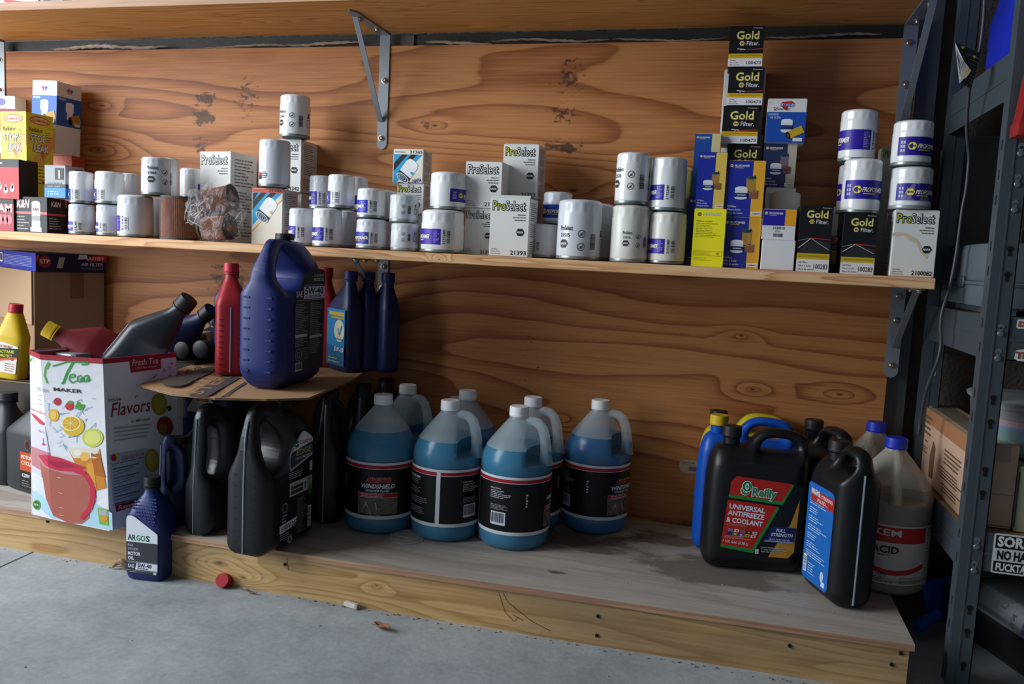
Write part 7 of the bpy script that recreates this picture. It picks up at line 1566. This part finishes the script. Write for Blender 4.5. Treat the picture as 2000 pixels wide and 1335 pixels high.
MB().tube([(-.20, -.04, H_-.002), (-.20, -.038, H_+.022), (-.185, -.03, H_+.034), (-.10, 0, H_+.034), (-.085, .005, H_+.022), (-.085, .008, H_-.002)], .008, 10).build('carry_handle', mat('dark_handle', '#20262a', .45), r, 50)
# blue bag and black strap on top shelf, red and black tool case
r = thing('blue_case', 'bright blue plastic case on the upper rack shelf', 'case', (XF+.24, YF+.205, z3t-.001)); blc = mat('blue_case_plastic', '#1c2fb8', .35, bump=(40, .25, .004))
MB().loft([(.0002, .19, .15, 6), (.01, .205, .165, 6), (.12, .205, .165, 6), (.24, .18, .14, 5), (.26, .16, .12, 4)], 44).build('case_body', blc, r, 35)
MB().box(-.19, .19, -.166, -.158, .03, .05, bev=.003).box(-.19, .19, -.166, -.156, .09, .105, bev=.003).build('moulded_ribs', blc, r, 0, kind='stuff')
MB().tube([(-.15, -.18, .26), (-.10, -.175, .19), (-.02, -.172, .15), (.06, -.172, .13)], .006, 8, flat=.5).build('strap', mat('black_strap', '#131416', .6), r, 40)
rd = thing('tool_case', 'red and black tool hanging at the right edge of the rack', 'case', (zz(0, 0)*0+at(1988, 270, YF-.02).x+.075, YF-.028, at(1975, 272, YF-.02).z)); rdm = mat('red_tool', '#92201d', .45)
Hh_ = 1.20-rd.location.z
MB().box(-.085, .07, -.022, .0225, .002, .026, bev=.005).build('red_foot', rdm, rd, 30); MB().poly([(-.082, .02), (-.060, .02), (-.045, .16), (-.050, Hh_*.85), (-.062, Hh_*.85), (-.068, .16)], -.020, .020).build('red_side', rdm, rd, 0)
MB().box(-.060, .07, -.018, .0215, .026, Hh_*.9, bev=.006).build('black_panel', mat('black_tool', '#1b1e20', .45), rd, 30); MB().lathe([(.040, 0), (.042, .003), (.034, .012), (.001, .014)], 30, 0, Matrix.Translation((-.01, -.018, Hh_*.38)) @ Matrix.Rotation(PI/2, 4, 'X')).build('round_boss', mat('black_tool', '#1b1e20', .45), rd, 40)
# dim panel and perforated strip behind the rack
P, Q = at(1866, 372, .03), at(1948, 266, .03); r = thing('wall_panel', 'dim grey foam board leaning behind the rack', 'panel', ((P.x+Q.x)/2, .03, P.z-.35)); MB().box(-(Q.x-P.x)/2-.004, (Q.x-P.x)/2+.25, 0, .012, 0, Q.z-P.z+.35, bev=.001).build('board', mat('grey_foam', '#6f6f6e', .8, bump=(90, .4, .002)), r, 0); MB().box(-(Q.x-P.x)/2-.004, (Q.x-P.x)/2+.25, -.001, -.0002, Q.z-P.z+.35-.004, Q.z-P.z+.35).build('board_edge_tape', mat('tape_edge', '#7f8080', .5), r, 0)
P, Q = at(1836, 446, .0), at(1851, 290, .0); r = thing('steel_strip', 'short perforated steel strip on the wall between stud and rack', 'strip', ((P.x+Q.x)/2, .012, P.z)); MB().poly(rp([(-.010, 0, .004), (.010, 0, .004), (.010, Q.z-P.z, .004), (-.010, Q.z-P.z, .004)], 3), 0, .003).build('strip_plate', mat('dull_steel', '#7c786c', .6, .3), r, 0)
mb = MB()
for k in range(4): mb.lathe([(.0022, 0), (.0022, .0006)], 10, 0, Matrix.Translation((0, -.0001, (Q.z-P.z)*(.07+k*.285))) @ Matrix.Rotation(PI/2, 4, 'X'))
mb.build('punched_holes', hole_m, r, 0, kind='stuff')
# power cord with folded warning tag
cyc = YF+.05
pts = [(1924, -20, -.30), (1921, 40, -.30), (1913, 100, -.30), (1898, 150, -.30), (1892, 185, -.28), (1888, 250, -.26), (1893, 310, -.24), (1893, 345, -.24), (1881, 400, -.24), (1874, 450, -.24), (1867, 500, -.24), (1855, 560, -.24), (1841, 605, -.24), (1837, 640, -.24), (1838, 670, -.24), (1831, 705, -.24), (1813, 750, -.22), (1803, 790, -.20), (1797, 830, -.18)]
def cr(P, n=5):
    P = [Vector(p) for p in P]; out = []
    for i in range(len(P)-1):
        a, b, c, d = P[max(i-1, 0)], P[i], P[i+1], P[min(i+2, len(P)-1)]
        for k in range(n):
            t_ = k/n; out.append(.5*((2*b)+(c-a)*t_+(2*a-5*b+4*c-d)*t_*t_+(3*b-a-3*c+d)*t_**3))
    out.append(P[-1]); return out
C3 = cr([at(px, py, Y-.14) if False else at(px, py, Y) for px, py, Y in pts])
C3 = [Vector((min(p.x, XF-.006), p.y, p.z)) if p.z < z3b and p.z > .4 else p for p in C3]
cord = thing('power_cord', 'dark power cord hanging down the left side of the rack', 'cord', tuple(C3[0])); o_ = C3[0]
MB().tube([p-o_ for p in C3], .0032, 8).build('cable', mat('cord_grey', '#3c3d42', .45), cord, 60); MB().lathe([(.001, 0), (.0045, .001), (.0045, .02), (.0035, .024)], 14, 0, Matrix.Translation(C3[-1]-o_-Vector((0, 0, .02)))).build('cable_end', mat('cord_dark', '#222226', .5), cord, 40)
P = at(1890, 130, -.31); tg = thing('warning_tag', 'folded black warning tag with yellow marks on the power cord', 'tag', (P.x, P.y, P.z), 0); q = lambda px, py: tuple(at(px, py, -.312)-Vector(tg.location)); q2 = lambda px, py, dy: tuple(at(px, py, -.312+dy)-Vector(tg.location))
m = MB(); m.add([q(1865, 82), q(1915, 104), q(1897, 174), q(1876, 162), q(1890, 138)], [(0, 1, 2, 3, 4)]); o = m.build('tag_sheet', mat('tag_black', '#111113', .45), tg, 0); o.modifiers.new('t', 'SOLIDIFY').thickness = .0006
m = MB(); m.add([q2(1865, 82, -.003), q2(1882, 118, -.012), q2(1897, 138, -.014), q2(1874, 163, -.006)], [(0, 1, 2, 3)]); o = m.build('folded_corner', mat('tag_pale', '#8b8c92', .5), tg, 0); o.modifiers.new('t', 'SOLIDIFY').thickness = .0006
def tq(pts_, c, dy=-.016, nm='printed_marks'):
    m = MB(); m.add([q2(x, y, dy) for x, y in pts_], [tuple(range(len(pts_)))]); return m
m = MB(); mi = []
for pts_ in ([(1889, 128), (1892, 131), (1878, 152), (1875, 149)], [(1895, 135), (1897, 138), (1886, 153), (1883, 150)]): m.add([q2(x, y, -.0155) for x, y in pts_], [(0, 1, 2, 3)], 0)
for x_, y_ in ((1877, 90), (1900, 108)): m.add([q2(x_, y_, -.0012), q2(x_+7, y_+1.5, -.0012), q2(x_+3, y_+7, -.0012)], [(0, 1, 2)], 1)
for k in range(8): m.add([q2(1890+k*.5, 106+k*7.5, -.0012), q2(1911-k*1.7, 114+k*7.2, -.0012), q2(1911-k*1.7, 115+k*7.2, -.0012), q2(1890+k*.5, 107+k*7.5, -.0012)], [(0, 1, 2, 3)], 2)
for k in range(8): m.add([q2(1868+k*1.8, 96+k*3.5, -.0145), q2(1869+k*1.8, 97+k*3.5, -.0145), q2(1871+k*.6, 117+k*4.5, -.0145), q2(1870+k*.6, 116+k*4.5, -.0145)], [(0, 1, 2, 3)], 3)
m.build('printed_marks', [ink('#b8ab74'), ink('#b8a030'), ink('#6a6b6e'), ink('#202024')], tg, 0, fix=False)
# on the floor under the rack: blue shovel-like scoop, black tray with wrapped roll
P = at(1795, 1225, -.30); B0 = at(1796, 1223, -.36); B1 = at(1915, 1110, -.20)
sc = thing('plastic_scoop', 'blue plastic scoop lying in the dark behind the rack upright', 'scoop', tuple(on(1850, 1200, 0.0)+Vector((0, 0, .02)))); so = Vector(sc.location); sbl = mat('scoop_blue', '#1450a8', .4)
a0, a1 = on(1790, 1226, .03), on(1832, 1196, .05); MB().tube([a0-so, (a0+a1)/2-so, a1-so], .012, 12, flat=.6).build('handle', sbl, sc, 50)
c0, c1, c2, c3 = on(1812, 1212, .012), on(1905, 1182, .02), on(1935, 1112, .09), on(1800, 1135, .10)
m = MB(); vs = []; fs = []
for i in range(9):
    for j in range(9):
        u, v = i/8, j/8; p = (c0*(1-u)+c1*u)*(1-v)+(c3*(1-u)+c2*u)*v; p = p-so; p.z += -.012*math.sin(PI*u)*(1-v); vs.append(tuple(p))
        if i and j: a_ = (i-1)*9+j-1; fs.append((a_, a_+1, a_+10, a_+9))
m.add(vs, fs); o = m.build('scoop_blade', mat('scoop_dark_blue', '#12489c', .45), sc, 60); o.modifiers.new('t', 'SOLIDIFY').thickness = .003
ty = thing('plastic_tray', 'black tray with clear lid holding a wrapped blue roll, bottom right', 'tray', tuple(on(1990, 1290, 0)+Vector((.10, .06, 0)))); to = Vector(ty.location); to.z = 0; ty.location = to; ty.rotation_euler.z = .35
MB().loft([(.0004, .15, .14, 6), (.01, .16, .15, 7), (.075, .175, .165, 7), (.078, .183, .173, 7), (.084, .183, .173, 7), (.084, .172, .162, 7), (.02, .155, .145, 7)], 44, cap=(True, True)).build('tray_body', mat('tray_black', '#17191b', .4), ty, 40)
MB().loft([(.0845, .181, .171, 7), (.09, .180, .170, 7), (.092, .168, .158, 7), (.125, .155, .145, 6), (.130, .14, .13, 5), (.131, .02, .02, 2)], 44, cap=(False, True)).build('clear_lid', mat('tray_lid_clear', '#aab4b8', .1, alpha=.22, spec=.9, bump=(20, .5, .006)), ty, 40)
Mx = Matrix.Translation((-.07, -.09, .088)) @ Matrix.Rotation(PI/2, 4, 'X') @ Matrix.Rotation(0, 4, 'Y')
MB().lathe([(.001, -.14), (.028, -.139), (.030, -.13), (.030, -.04)], 30, 0, Mx).build('blue_wrap', mat('roll_blue', '#28307c', .5), ty, 40) if False else None
Mr = Matrix.Translation((-.085, 0, .060)) @ Matrix.Rotation(PI/2, 4, 'X')
MB().lathe([(.001, -.12), (.028, -.119), (.030, -.11), (.030, .02)], 30, 0, Mr).build('white_wrap', mat('roll_white', '#b9bcc4', .5), ty, 40); MB().lathe([(.0302, .02), (.0302, .10), (.027, .115), (.001, .118)], 30, 0, Mr).build('blue_wrap', mat('roll_blue', '#28307c', .5), ty, 40)
Art(step=.004).text('DEFT', .0, .012, .016, '#2c2c44', 2, rot=0, bold=.05).text('WM', -.03, -.02, .012, '#3c3c54', 2, bold=.05).ell(-.02, -.075, .018, .016, '#44485c', 2).ell(-.01, -.105, .014, .012, '#5a5e70', 2).build('wrap_print', ty, lambda u, v, h: tuple(Mr @ Vector(((.0301+h)*math.sin(-1.0+u/.03), (.0301+h)*math.cos(-1.0+u/.03), -v-.02))))
